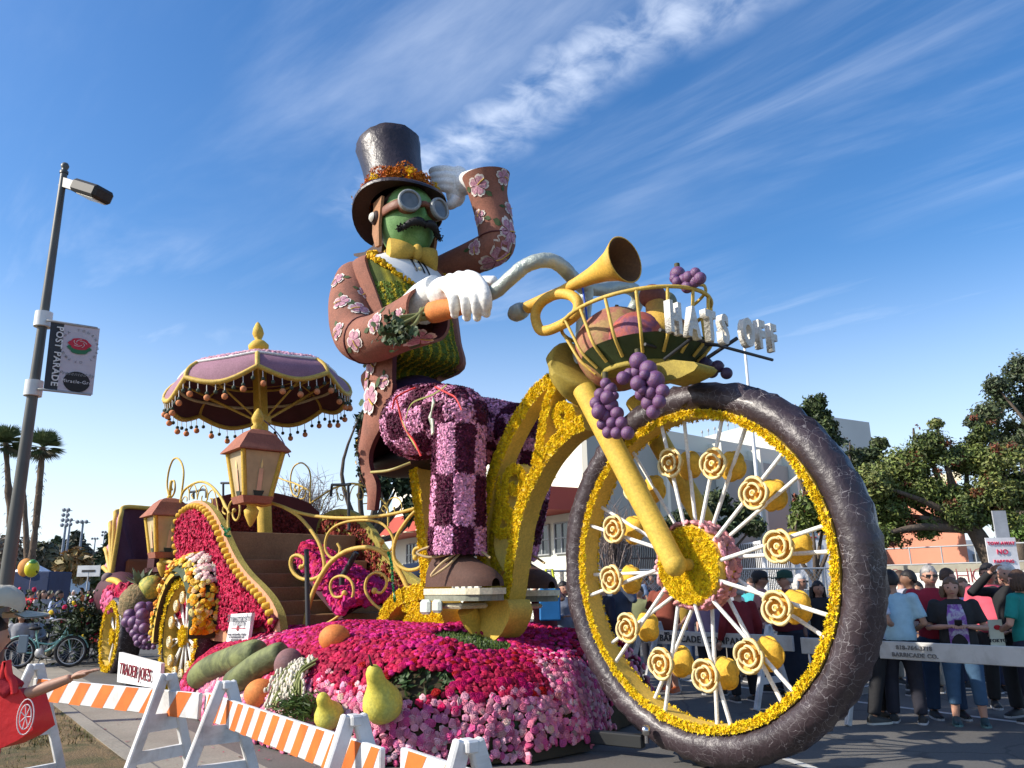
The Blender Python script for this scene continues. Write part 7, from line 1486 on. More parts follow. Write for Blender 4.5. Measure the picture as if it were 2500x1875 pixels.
mb = MB(); mb.box(cc + ey * hS * .03, (wS * .7, .004, .008), R=np.stack([ex, n_, ey], 1)); mb.ell(cc + ey * hS * .03, (.025, .006, .04), 8, 6); mk('rule', mb, cm((.5, .1, .12)), tp_)
tj = thing('store_sign', 'white leaning board with dark red raised letters between the carriage wheels', 'sign', tuple(GZ('C8', 1120, 1020)))
tw = 2.15; P = [FP('C8', *q, tw) for q in ((975, 712), (1318, 803), (1300, 1012), (957, 955))]; P = [FP('C8', 975, 712, tw), FP('C8', 1318, 803, tw), FP('C8', 1300, 1012, tw), FP('C8', 957, 955, tw)]
mb = MB(); mb.prism(P, -n_ * .06); mk('board', mb, cm((.78, .78, .76), .5), tj); ex = P[1] - P[0]; wS = np.linalg.norm(ex); ex /= wS; ey = P[0] - P[3]; hS = np.linalg.norm(ey); ey /= hS; cc = sum(P) / 4
lm = mat('red_raised_letters', (.22, .02, .035), .8, .3, 20, bump=1, bs=60, dist=.02)
fmid = P[3] * .5 + P[0] * .5
line0 = FP('C8', 975, 840, tw) ; line1 = FP('C8', 1270, 915, tw); tx = (line1 - line0); txl = np.linalg.norm(tx); txn = tx / txl
textobj('lettering', "TRADER JOE'S", txl / 7.9, (line0 + line1) / 2 + n_ * .03 + txn * .02, txn, lm, tj, ey, .008, off=.0)
mb = MB(); mb.box(P[3] * [1, 1, 0] + ZZ * P[3][2] * .5 + ex * .2 - n_ * .1, (.05, .05, P[3][2] + .1)); mb.box(P[2] * [1, 1, 0] + ZZ * P[2][2] * .5 - ex * .2 - n_ * .1, (.05, .05, P[2][2] + .2)); mk('legs', mb, whitep, tj)
tube_obj('pole', [FP('D8', 720, 765, 1.25), FP('D8', 735, 1560, 1.25)], .035, black_iron, None, sp=False, seg=10); po = bpy.data.objects[-1] if False else col.objects[-1]; setp(po, 'thin black upright pole standing in the roses before the stairs', 'pole')
hitch = thing('tow_bar', 'black steel tow bar with a chrome ball poking out from the flower skirt', 'tow bar', tuple(GZ('C6', 2080, 760)))
a, b = GZ('C6', 1820, 705, .15), GZ('C6', 2235, 745, .15); ex = (b - a) / np.linalg.norm(b - a); mb = MB(); mb.box((a + b) / 2, (np.linalg.norm(b - a), .10, .12), R=frame(ex), bev=.01); mk('bar', mb, cm((.02, .021, .021), .5), hitch)
mb = MB(); c = GZ('S', 1578, 1800, .23) ; mb.ell(c + ZZ * .06, .05); mb.tube([c - ZZ * .05, c + ZZ * .03], .022, 8); mk('ball', mb, cm((.5, .5, .5), .2, metal=1.), hitch)
# pineapple, side grapes, pot
pp = FP('C5', 405, 870, 1.6); pine = thing('pineapple', 'pineapple with a grey green crown between the carriage wheels', 'pineapple', tuple(pp - ZZ * .35)); mb = MB(); V = []
for a in np.linspace(0, math.pi, 16): V.append([pp + .36 * (1 + .05 * math.cos(a * 22 + b * 6)) * np.array([math.sin(a) * math.cos(b), math.sin(a) * math.sin(b), math.cos(a) * 1.1]) for b in np.arange(24) * 2 * math.pi / 24])
mb.grid(np.array(V), cv=True); mk('fruit', mb, mat('pineapple_skin', (.28, .19, .09), .85, .3, 8, c2=(.16, .13, .06), bump=1., bs=18, dist=.05), pine)
for i in range(26):
    az = i * 2.4; e = .3 + .9 * (i % 9) / 9; d = np.array([math.cos(az) * math.cos(e), math.sin(az) * math.cos(e), math.sin(e)]); b0 = pp + ZZ * .36; mb = MB(); tip = b0 + d * .42; sd = np.cross(d, ZZ); sd /= np.linalg.norm(sd); mb.add([b0 - sd * .03, b0 + sd * .03, b0 + d * .22 + sd * .05, tip, b0 + d * .22 - sd * .05], [(0, 1, 2, 3, 4)], sm=False); mk('leaf', mb, cm((.17, .20, .12), .7), pine)
lst = []
for r_, (y, x0, x1, k_, rad) in enumerate([(905, 375, 480, 3, 46), (955, 345, 490, 4, 44), (1000, 325, 490, 4, 42), (1045, 365, 500, 4, 38), (1085, 380, 500, 4, 34), (1120, 400, 500, 4, 28), (1150, 410, 520, 5, 24), (1180, 425, 520, 4, 18)]):
    for q in range(k_): lst.append((x0 + (x1 - x0) * q / max(k_ - 1, 1) + rng.uniform(-6, 6), y + rng.uniform(-6, 6), rad * rng.uniform(.85, 1.05)))
grapes('large purple grape cluster hanging between the two carriage wheels', 'C5', lst, 1.75, jw=.12)
pot = thing('pot', 'small tilted green and yellow pot above the pineapple', 'pot', tuple(FP('C5', 500, 790, 1.9))); c0_, c1_ = FP('C5', 510, 800, 1.85), FP('C5', 495, 722, 1.85); axp = c1_ - c0_; Lp = np.linalg.norm(axp); mb = MB(); mb.lathe([(0, 0), (.13, 0), (.2, Lp), (.17, Lp), (.1, .05)], c0_, axp, 18); mk('body', mb, mat('pot_green_yellow', (.40, .34, .06), .7, .3, 8, c2=(.15, .2, .05)), pot)
# green garland twisted round the ironwork
for P in ([('D8', 0, 560, 1.6), ('D8', 40, 610, 1.62), ('D8', 72, 590, 1.6), ('D8', 30, 640, 1.62), ('D8', 75, 655, 1.6)], [('D8', 1410, 790, .55), ('D8', 1440, 900, .6), ('D8', 1450, 1050, .6), ('D8', 1465, 1200, .6)], [('D8', 1230, 1380, .6), ('D8', 1320, 1400, .6), ('D8', 1400, 1425, .6)]):
    S_ = spline([FP(*q) for q in P], 16); k = len(S_); mb = MB(); mb.tube(S_, .008, 4); ii = rng.integers(0, k, 220); scatter(mb, S_[ii], rng.normal(size=(220, 3)), CHIP_V, CHIP_F, .02, jit((.015, .22, .07), 220, .3)); setp(mk('tinsel_garland', mb, leafm, carr, kind='stuff'))
import re
# ======================= STREET FURNITURE =======================
lp0, lp1 = DP('S', 14, 1430, 10.6), DP('S', 156, 424, 10.6); lp0 = lp1 + (lp0 - lp1) * ((lp1[2]) / (lp1[2] - lp0[2]))
polem = mat('lamp_post_paint', (.085, .085, .075), .45, .15, 2)
lamp = thing('street_lamp', 'tall dark street lamp with box head and a parade banner, at the left edge', 'street lamp', tuple(lp0))
mb = MB(); mb.tube([lp0, lp1], [.098, .048], 18); mk('post', mb, polem, lamp); mb = MB(); mb.lathe([(.06, 0), (.06, .04), (.035, .06), (.05, .09), (.06, .13), (.04, .17), (0, .18)], lp1, (0, 0, 1), 14); mk('cap', mb, polem, lamp)
mb = MB(); ra_ = DP('D4', 425, 180, 10.6); hx_ = DP('D4', 600, 235, 10.4); ex = (hx_ - ra_) / np.linalg.norm(hx_ - ra_); Rm = frame(ex); mb.box(ra_ + ex * .15, (.42, .09, .14), R=Rm); mk('arm', mb, polem, lamp)
mb = MB(); mb.box(hx_, (.56, .34, .2), R=Rm, bev=.04); hd = mk('lamp_head', mb, cm((.022, .02, .018), .6), lamp); mb = MB(); mb.box(hx_ - Rm[:, 2] * .105 + ex * .05, (.38, .24, .02), R=Rm, bev=.008); mk('lens', mb, cm((.45, .42, .33), .3), hd)
def onpost(y): t = (DP('D4', 250, y, 10.6)[2] - lp0[2]) / (lp1[2] - lp0[2]); return lp0 + (lp1 - lp0) * t
B0, B1, B2, B3 = DP('D4', 333, 1080, 10.45), DP('D4', 652, 1130, 10.85), DP('D4', 605, 1562, 10.85), DP('D4', 283, 1528, 10.45)
for y, b in ((1072, B0), (1520, B3)):
    q = onpost(y); mb = MB(); mb.tube([q - (lp1 - lp0) / np.linalg.norm(lp1 - lp0) * .11, q + (lp1 - lp0) / np.linalg.norm(lp1 - lp0) * .11], .115, 18); mk('clamp_band', mb, cm((.62, .63, .62), .4), lamp); mb = MB(); mb.tube([q, b, b + (B1 - B0) * .95], .018, 6); mk('bracket', mb, cm((.3, .3, .3), .4), lamp)
ban = thing('banner', 'grey and black parade banner with a red rose emblem on the lamp post', 'banner', tuple((B2 + B3) / 2)); ex = (B1 - B0) / np.linalg.norm(B1 - B0); ey = (B0 - B3) / np.linalg.norm(B0 - B3); bz = np.cross(ex, ey); nsg = 1 if bz[1] < 0 else -1
def bq(a, b, off=0.): return (B3 * (1 - a) + B2 * a) * (1 - b) + (B0 * (1 - a) + B1 * a) * b + bz * (.006 * math.sin(a * 5 + b * 3) + off)
mb = MB(); mb.grid(np.array([[bq(a, b) for b in np.linspace(0, 1, 9)] for a in np.linspace(0, 1, 9)]), col=np.array([[(.028, .03, .034) if a < .27 else (.40, .38, .40) for b in range(9)] for a in np.linspace(0, 1, 9)]).reshape(-1, 3)) if False else None
for nm, a0, a1, m_ in (('dark_strip', 0, .27, cm((.028, .03, .034), .6)), ('cloth', .27, 1, cm((.46, .43, .46), .6, var=.08))): mb = MB(); mb.grid(np.array([[bq(a, b) for b in np.linspace(0, 1, 9)] for a in np.linspace(a0, a1, 9)])); mk(nm, mb, m_, ban)
textobj('lettering', 'POST PARADE', .125, bq(.135, .5, .014 * nsg) + ex * .035, -ey, cm((.6, .6, .58)), ban, ex, .002, off=.003)
fl = bz * nsg * .014
for a, b, r, c_ in ((.62, .72, .14, (.46, .03, .05)), (.62, .66, .145, (.03, .15, .07))): mb = MB(); c0_ = bq(a, b) + fl * (1.1 if r < .142 else 1.0); mb.add([c0_] + [c0_ + ex * r * math.cos(t) * (1 + .12 * math.cos(6 * t)) + ey * r * .62 * math.sin(t) for t in np.arange(25) * 2 * math.pi / 24], [(0, i, i + 1) for i in range(1, 25)], sm=False); mk('rose_emblem', mb, cm(c_), ban)
mb = MB()
for i in range(5): t = i * 1.26; c0_ = bq(.62, .73) + fl * 1.25; mb.tube([c0_ + ex * .09 * math.cos(t + q) * (1 - q / 3) + ey * .06 * math.sin(t + q) * (1 - q / 3) for q in np.linspace(0, 1.6, 6)], .005, 4)
mk('emblem_lines', mb, cm((.6, .5, .5)), ban)
for i in range(26):
    t = math.pi * (1.35 - i * .09); ch = 'PASADENA TOURNAMENT OF ROSES'[i % 28]; d = ex * math.cos(t) + ey * math.sin(t)
    if ch != ' ': textobj('emblem_letter', ch, .05, bq(.62, .69) + fl + d * .235, ex * math.sin(t) - ey * math.cos(t), cm((.2, .2, .2)), ban, d, .001)
textobj('lettering', 'Presented by', .075, bq(.62, .27) + fl, ex, cm((.2, .2, .2)), ban, ey, .001, font_shear=.4)
mb = MB(); c0_ = bq(.64, .16) + fl; mb.add([c0_] + [c0_ + ex * .17 * math.cos(t) + ey * .15 * math.sin(t) for t in np.arange(25) * 2 * math.pi / 24], [(0, i, i + 1) for i in range(1, 25)], sm=False); mk('round_logo', mb, cm((.02, .02, .02)), ban); textobj('lettering', 'Miracle-Gro', .07, c0_ + fl * .1, ex, cm((.6, .6, .6)), ban, ey, .001)
# parking sign
ps = DP('S', 2452, 1420, 21); pk = thing('parking_sign', 'white and red parking notice on a grey pole under the leaning tree', 'sign', (ps[0], ps[1], 0)); pt = DP('D1', 1500, 1100, 21)
mb = MB(); mb.tube([ps * [1, 1, 0], [ps[0], ps[1], pt[2] - .1]], .035, 8); mb.box(DP('D1', 1512, 1170, 20.95), (.36, .04, 1.2)); mk('pole', mb, cm((.35, .36, .38), .4), pk); cp_ = DP('D1', 1515, 1315, 20.85)
mb = MB(); mb.box(cp_, (.78, .02, .9)); mk('card', mb, cm((.78, .76, .76)), pk)
for s_, dz in (('TOW-AWAY', .3), ('NO', .08), ('PARKING', -.16)): textobj('lettering', s_, .115 if s_ != 'NO' else .18, cp_ + np.array([0, -.02, dz]), (1, 0, 0), cm((.6, .04, .1)), pk, off=.002)

# ---- striped barricades in the foreground ----
orm = cm((.70, .17, .03), .5, stain=.45, vs=4.)
def bvert(x, y, z): return GZ('S', x, y, z)
bar_w = mat('barricade_white', (.66, .66, .65), .55, .10, 5, stain=.65, bump=.2, bs=30)
def a_frame(root, T, d, h, spread=.38, tall=.0, nm='support'):
    """two splayed legs with rungs; d = along the board"""
    s = np.array([-d[1], d[0], 0]); s = s if s[1] < 0 else -s; T0 = T * [1, 1, 0]
    mb = MB(); 
    for sg in (1, -1): a = T + s * .02 * sg - d * .01 * sg; b = T0 + s * spread * sg; e = (b - a); L_ = np.linalg.norm(e); Rm = frame(e / L_, d); mb.box((a + b) / 2 + d * .0, (L_, .07, .045), R=Rm, bev=.008)
    for f, hh in ((.30, .05), (.50, .035), (.80, .035)): p = T + (T0 - T) * f; w = spread * f * 2 + .03; mb.box(p, (.035, w, hh * 2.2), R=np.stack([d, s, ZZ], 1))
    mb.box(T - ZZ * .02, (.075, .055, .05), R=np.stack([d, s, ZZ], 1), bev=.008); o = mk(nm, mb, bar_w, root)
    mb = MB(); mb.ell(T - ZZ * .075 + s * .06, .012, 8, 6); mb.ell(T - ZZ * .30 + s * .14, .01, 8, 6); mk('bolt', mb, blackm, o); return o
def striped(label, TL, TR, supports, ht=.17, z=.93, sgn=1, sw=.155, grp='orange striped barricades in front of the float'):
    d = (TR - TL) * [1, 1, 0]; L_ = np.linalg.norm(d); d /= L_; s = np.array([-d[1], d[0], 0]); s = s if s[1] < 0 else -s; root = thing('barricade', label, 'barricade', tuple((TL + TR) / 2 * [1, 1, 0]), grp); c = (TL + TR) / 2
    top = z; mid = c * [1, 1, 0] + ZZ * (top - ht / 2); mb = MB(); mb.box(mid, (L_, .03, ht), R=np.stack([d, s * -1, ZZ], 1), bev=.006); bd = mk('board', mb, bar_w, root)
    k = int(L_ / (sw * 2)) + 2
    for i in range(k):
        x0 = -L_ / 2 + i * sw * 2 - sw * .3; P = []
        q = [(x0, -ht / 2), (x0 + sw, -ht / 2), (x0 + sw + ht * .75, ht / 2), (x0 + ht * .75, ht / 2)]; lo, hi = -L_ / 2 + .004, L_ / 2 - .004
        if q[0][0] > hi - .05: continue
        for x, zz in q: P.append(mid + d * min(max(x, lo), hi) + ZZ * zz * .98 + s * .0165)
        mb = MB(); mb.add(P, [(0, 1, 2, 3)], sm=False); mk('orange_stripe', mb, orm, bd)
    for T in supports: T = T * [1, 1, 0]; t = (T - c * [1, 1, 0]) @ d; a_frame(root, c * [1, 1, 0] + d * t + ZZ * (top + .11) + s * .03, d, 1.0)
    return root
T1, T2, T3, T4, T5 = [GZ('S', x, y, 1.04) for x, y in ((89, 1622), (418, 1645), (554, 1664), (853, 1748), (1160, 1805))]
E1l, E1r = GZ('S', 86, 1655, .93), GZ('S', 492, 1692, .93); striped('striped barricade at the far left, before the dry grass verge', E1l, E1r, [T1, T2])
E2l, E2r = GZ('S', 506, 1690, .93), GZ('S', 935, 1826, .93); striped('middle striped barricade before the pink roses and fruit', E2l, E2r, [T3, T4], sw=.10)
E3l = GZ('S', 984, 1824, .93); E3r = E3l + (T5 - E3l) * [1.35, 1.35, 0]; striped('striped barricade at the bottom edge, beneath the roses nearest the camera', E3l, E3r, [T5], sw=.16)
# ---- long white police barriers on the far side ----
stenc = cm((.05, .05, .05))
wornw = mat('worn_white_board', (.55, .54, .51), .7, .12, 2.5, stain=.6, bump=.3, bs=20)
def longbar(label, P0, P1, sup, texts=(), ink=None, ht=.2):
    d = (P1 - P0) * [1, 1, 0]; L_ = np.linalg.norm(d); d /= L_; s = np.array([-d[1], d[0], 0]); s = s if s[1] < 0 else -s; root = thing('barrier', label, 'barrier', tuple((P0 + P1) / 2 * [1, 1, 0]), 'long white wooden barriers holding back the crowd'); c = (P0 + P1) / 2; mid = c * [1, 1, 0] + ZZ * (P0[2] - ht / 2)
    mb = MB(); mb.box(mid, (L_, .045, ht), R=np.stack([d, -s, ZZ], 1), bev=.006); mk('board', mb, wornw, root)
    for t in sup: 
        p = P0 * [1, 1, 0] + d * t; mb = MB()
        for sg in (1, -1): a = p + ZZ * (P0[2] + .12) - s * .02; b = p + s * .42 * sg; e = b - a; mb.box((a + b) / 2 + s * .0, (np.linalg.norm(e), .09, .05), R=frame(e, d), bev=.006)
        mb.box(p + ZZ * .35, (.04, .55, .08), R=np.stack([d, -s, ZZ], 1)); mk('trestle', mb, bar_w, root)
    for s_, t, z, sz in texts: textobj('lettering', s_, sz, mid + d * (t - L_ / 2) + s * .026 + ZZ * z, d, ink or stenc, root, off=.001)
zb = .93
a, b = GZ('D3', 640, 505, zb), GZ('D3', 795, 515, zb); longbar('short worn white barrier behind the left spokes of the big wheel', a - (b - a) * 2, b, [3.9 * np.linalg.norm((b - a)[:2]) * .7])
a, b = GZ('D3', 803, 515, zb), GZ('D3', 1705, 552, zb); L0 = np.linalg.norm((b - a)[:2]); longbar('worn white barrier stencilled BARRICADE COMPANY seen through the big wheel', a, b, [.15, L0 * .85], [('BARRICADE  COMPANY', L0 * .40, -.01, .135), ('NO', L0 * .14, .06, .06)])
a, b = GZ('D3', 1757, 562, zb), GZ('D2', 1623, 863, zb); d_ = (b - a) / np.linalg.norm(b - a); L0 = np.linalg.norm(b - a); longbar('grey shaded barrier running in front of the crowd right of the big wheel', a, b + d_ * 2.2, [.75, L0 + 1.1], [('818-764-3718', L0 * .56, .035, .065), ('BARRICADE CO.', L0 * .56, -.045, .065)], cm((.2, .19, .18)))

# ======================= PEOPLE =======================
SK = {'l': (.50, .27, .19), 'm': (.38, .20, .13), 'd': (.20, .10, .06), 't': (.43, .235, .155)}
HAIR = {'black': (.015, .012, .011), 'brown': (.06, .032, .018), 'grey': (.34, .32, .30), 'lbrown': (.14, .08, .045), 'white': (.55, .53, .5), 'bald': None}
ARMS = {'down': ((-.03, .26, 1.12), (.06, .27, .88)), 'phone': ((.0, .27, 1.14), (.29, .09, 1.17)), 'low': ((.02, .27, 1.13), (.26, .12, 1.02)), 'raise': ((.18, .24, 1.36), (.22, .06, 1.60)), 'brow': ((.22, .27, 1.42), (.20, .04, 1.66)), 'point': ((.10, .30, 1.30), (.26, .50, 1.40)), 'hip': ((-.12, .34, 1.18), (.04, .22, 1.0)), 'cross': ((.08, .26, 1.16), (.24, -.05, 1.18))}
BODY = {}
def remesh_mb(mb, vox, it=2):
    m = mb.mesh('t'); o = bpy.data.objects.new('t', m); col.objects.link(o); r = o.modifiers.new('r', 'REMESH'); r.mode = 'VOXEL'; r.voxel_size = vox; s = o.modifiers.new('s', 'SMOOTH'); s.iterations = it; s.factor = .5
    me = bpy.data.meshes.new_from_object(o.evaluated_get(bpy.context.evaluated_depsgraph_get())); bpy.data.objects.remove(o); me.polygons.foreach_set('use_smooth', np.ones(len(me.polygons), bool)); return me
def mir(p, s): return np.array([p[0], p[1] * s, p[2]])
def hand(mb, wr, el, s, hold=True):
    d = wr - el; d /= np.linalg.norm(d); sd = np.cross(d, ZZ); sd /= np.linalg.norm(sd); up_ = np.cross(sd, d); mb.ell(wr + d * .05, (.05, .042, .022), 10, 8, R=np.stack([d, sd, up_], 1))
    for i in range(4):
        o_ = (i - 1.5) * .019; ln = (.062, .072, .068, .052)[i]; b0 = wr + d * .085 + sd * o_; cu = .5 if hold else .15; mb.tube([b0 - d * .03, b0, b0 + d * ln * .5 - up_ * ln * cu * .3, b0 + d * ln * (.85 if not hold else .6) - up_ * ln * cu], [.0095, .0095, .0085, .006], 6)
    b0 = wr + d * .03 - sd * .035 * s; mb.tube([b0, b0 + d * .035 - sd * .022 * s, b0 + d * .07 - sd * .018 * s - up_ * .012], [.012, .011, .008], 6)
def body(armL, armR, legs, sleeve, trou, fem, vox, belly):
    key = (armL, armR, legs, sleeve, trou, fem, vox, belly)
    if key in BODY: return BODY[key]
    sit = legs == 'sit'; hz_ = .50 if sit else .93; dz = hz_ - .93; up = np.array([0, 0, dz]); mb = MB(); hip = np.array([0, 0, hz_])
    A = {}
    for s, nm in ((1, armL), (-1, armR)): e, w = ARMS[nm]; A[s] = (np.array([-.01, .185 * s, 1.425]) + up, mir(e, s) + up, mir(w, s) + up)
    Lg = {}
    for s in (1, -1):
        if sit: Lg[s] = (np.array([0, .10 * s, hz_]), np.array([.44, .12 * s, .50]), np.array([.46, .12 * s, .08]))
        elif legs == 'walk': Lg[s] = (np.array([0, .095 * s, .90]), np.array([.10 * s + .04, .10 * s, .49]), np.array([.14 * s - .03, .11 * s, .08]))
        else: Lg[s] = (np.array([0, .095 * s, .90]), np.array([.03, .115 * s, .49]), np.array([-.01, .13 * s, .08]))
    # skin
    for s in (1, -1):
        sh, el, wr = A[s]; mb.tube([sh, (sh + el) / 2, el, (el + wr) / 2, wr], [.047, .043, .038, .036, .026], 10); mb.ell(el, .038, 8, 6)
        h_, k_, a_ = Lg[s]; mb.tube([h_, (h_ + k_) / 2, k_, k_ * .6 + a_ * .4, a_], [.08, .07, .052, .053, .036], 10); mb.ell(k_, .052, 8, 6)
    mb.tube([hip, hip + ZZ * .2, hip + ZZ * .42], [.09, .09, .095], 12); mb.tube([np.array([-.01, 0, 1.40]) + up, np.array([0, 0, 1.53]) + up], [.065, .052], 12); skin = None
    head_mesh(mb, np.array([.015, 0, 1.625]) + up, np.eye(3), .092, .076, .122, seg=24, rings=18)
    for s in (1, -1): mb.ell(np.array([.0, .079 * s, 1.62]) + up, (.02, .012, .03), 8, 6)
    skin = remesh_mb(mb, vox * .8, 1); hm = MB()
    for s in (1, -1): hand(hm, A[s][2], A[s][1], s, (armL if s > 0 else armR) not in ('point', 'down'))
    bm = bmesh.new(); bm.from_mesh(skin); bm.from_mesh(hm.mesh('h')); bm.to_mesh(skin); bm.free(); skin.polygons.foreach_set('use_smooth', np.ones(len(skin.polygons), bool))
    # shirt: elliptic rings
    mb = MB(); b_ = belly; prof = [(.90, .125 + b_ * .6, .175), (.98, .13 + b_, .175 + b_ * .3), (1.08, .125 + b_ * 1.1, .155 + b_ * .5), (1.2, .13 + b_ * .5, .17), (1.32, .125 + (.02 if fem else 0), .19), (1.41, .10, .185), (1.465, .075, .12), (1.495, .062, .07)]
    th_ = np.arange(20) * 2 * math.pi / 20; V = np.array([[np.array([.01 + (.02 if z < 1.2 else 0) * b_ * 10 + r * math.cos(t), w * math.sin(t), z]) + up for t in th_] for z, r, w in prof]); mb.grid(V, cv=True); mb.add(V[0], [tuple(range(20))]); mb.add(V[-1], [tuple(range(20))])
    for s in (1, -1):
        sh, el, wr = A[s]
        if sleeve == 'long': mb.tube([sh, (sh + el) / 2, el, (el + wr) / 2, el + (wr - el) * .93], [.066, .06, .056, .05, .042], 10); mb.ell(el, .056, 8, 6)
        elif sleeve == 'short': mb.tube([sh, sh + (el - sh) * .4, sh + (el - sh) * .78], [.066, .064, .066], 10)
        mb.ell(sh, .07, 10, 8)
    shirt = remesh_mb(mb, vox, 2); mb = MB(); 
    for s in (1, -1):
        h_, k_, a_ = Lg[s]; e = {'long': .95, 'short': .0, 'capri': .62, 'skirt': .0}[trou]
        P = [h_, (h_ + k_) / 2, k_] + ([k_ + (a_ - k_) * e * .5, k_ + (a_ - k_) * e] if e else []); mb.tube(P, [.115, .095, .075] + ([.07, .066] if e else []), 12)
        if e: mb.ell(k_, .075, 8, 6)
    if trou == 'skirt': mb.tube([hip, np.array([.02, 0, .5]), np.array([.02, 0, .14])], [.16, .21, .25], 16)
    mb.ell(hip - ZZ * .01, (.13 + belly * .4, .178, .13), 16, 10); pants = remesh_mb(mb, vox, 2); mb = MB()
    sh_ = []
    for s in (1, -1):
        a_ = Lg[s][2]; mb = MB(); c = np.array([a_[0], a_[1], 0]); V = []
        for x, hw, hh in ((-.07, .025, .07), (-.05, .038, .10), (0, .042, .105), (.06, .044, .075), (.13, .047, .055), (.18, .038, .045), (.205, .012, .03)): V.append([c + np.array([x, hw * math.cos(t), .012 + hh * max(math.sin(t), 0) ** .8]) for t in np.linspace(-.3, math.pi + .3, 10)])
        V = np.array(V); mb.grid(V, mi=0); mb.add(V[0], [tuple(range(10))], 0)
        P = [c + np.array([x, y * .046 / .046, 0]) for x, y in ((-.075, .02), (-.05, .042), (.05, .048), (.14, .05), (.2, .03), (.215, 0), (.2, -.03), (.14, -.05), (.05, -.048), (-.05, -.042), (-.075, -.02))]; mb.prism(P, (0, 0, .022), mi=1); sh_.append(mb.mesh('shoe'))
    BODY[key] = (skin, shirt, pants, sh_, up, A); return BODY[key]
HAIRM = {}
def hairmesh(style):
    if style in HAIRM: return HAIRM[style]
    mb = MB(); th_ = np.linspace(0, math.pi, 17); ph = np.arange(26) * 2 * math.pi / 26; V = []
    for a in th_:
        row = []
        for b in ph:
            x, y, z = math.sin(a) * math.cos(b), math.sin(a) * math.sin(b), math.cos(a); k_ = 1.0
            lim = .10 + (.42 if style in ('short', 'bun') else .95) * max(0, -x + .15) if style != 'long' else .10 + .9 * max(0, -x + .3)
            if x > .25: lim = -.40 + .2 * abs(y)
            inside = z < -lim; f = .82 if inside else 1.10 + .025 * math.sin(b * 7 + a * 9) + .02 * rng.normal(); row.append(np.array([.005 + x * .094 * f, y * .080 * f, 1.632 + z * .125 * f]))
        V.append(row)
    mb.grid(np.array(V), cv=True)
    if style == 'long':
        for i in range(16): t = 1.75 + (i / 15) * 2.8; c = np.array([.0 + .088 * math.cos(t), .085 * math.sin(t), 1.66]); mb.tube([c, c * [1.12, 1.15, 1] - ZZ * .14, c * [1.2, 1.25, 1] - ZZ * rng.uniform(.27, .34)], [.03, .032, .012], 6)
    if style == 'bob':
        for i in range(14): t = 1.35 + (i / 13) * 3.6; c = np.array([.088 * math.cos(t), .085 * math.sin(t), 1.65]); mb.tube([c, c * [1.15, 1.15, 1] - ZZ * .08, c * [1.2, 1.2, 1] - ZZ * .14], [.03, .033, .014], 6)
    if style == 'bun': mb.ell((-.11, 0, 1.68), .04, 10, 8)
    HAIRM[style] = mb.mesh('hair'); return HAIRM[style]
def capmesh():
    mb = MB(); V = [[np.array([.005 + r * .108 * math.cos(t), r * .092 * math.sin(t), 1.67 + z]) for t in np.arange(20) * 2 * math.pi / 20] for r, z in ((1.0, -.015), (1.02, .02), (.95, .07), (.6, .10), (.05, .108))]; mb.grid(np.array(V), cv=True)
    mb.prism([(.08, -.075, 1.665), (.14, -.07, 1.655), (.185, -.04, 1.645), (.195, 0, 1.643), (.185, .04, 1.645), (.14, .07, 1.655), (.08, .075, 1.665)], (0, 0, .012)); return mb.mesh('cap')
CAP = capmesh(); eye_me = MB().ell((0, 0, 0), .011, 8, 6).mesh('eye'); eye_me.materials.append(cm((.03, .02, .015), .3))
gl = MB()
for s in (1, -1): gl.box((.108, .034 * s, 1.635), (.008, .05, .036), bev=.003); gl.box((.06, .078 * s, 1.64), (.10, .004, .008))
gl.box((.112, 0, 1.642), (.006, .02, .006)); GLM = gl.mesh('sunglasses'); mo_ = MB().ell((.105, 0, 1.561), (.008, .026, .006), 8, 6).mesh('mouth'); mo_.materials.append(cm((.28, .08, .07)))
PHONE = MB().box((0, 0, 0), (.015, .078, .15), bev=.003).mesh('phone')
def childm(me, name, parent, m, m2=None):
    o = bpy.data.objects.new(name, me); col.objects.link(o); o.parent = parent
    for i, q in enumerate([m, m2]):
        if q is None: continue
        while len(me.materials) <= i: me.materials.append(q)
        o.material_slots[i].link = 'OBJECT'; o.material_slots[i].material = q
    return o
def cloth(c): return cm(c, .85, var=.12, vs=9., bump=.5, bs=16, dist=.012)
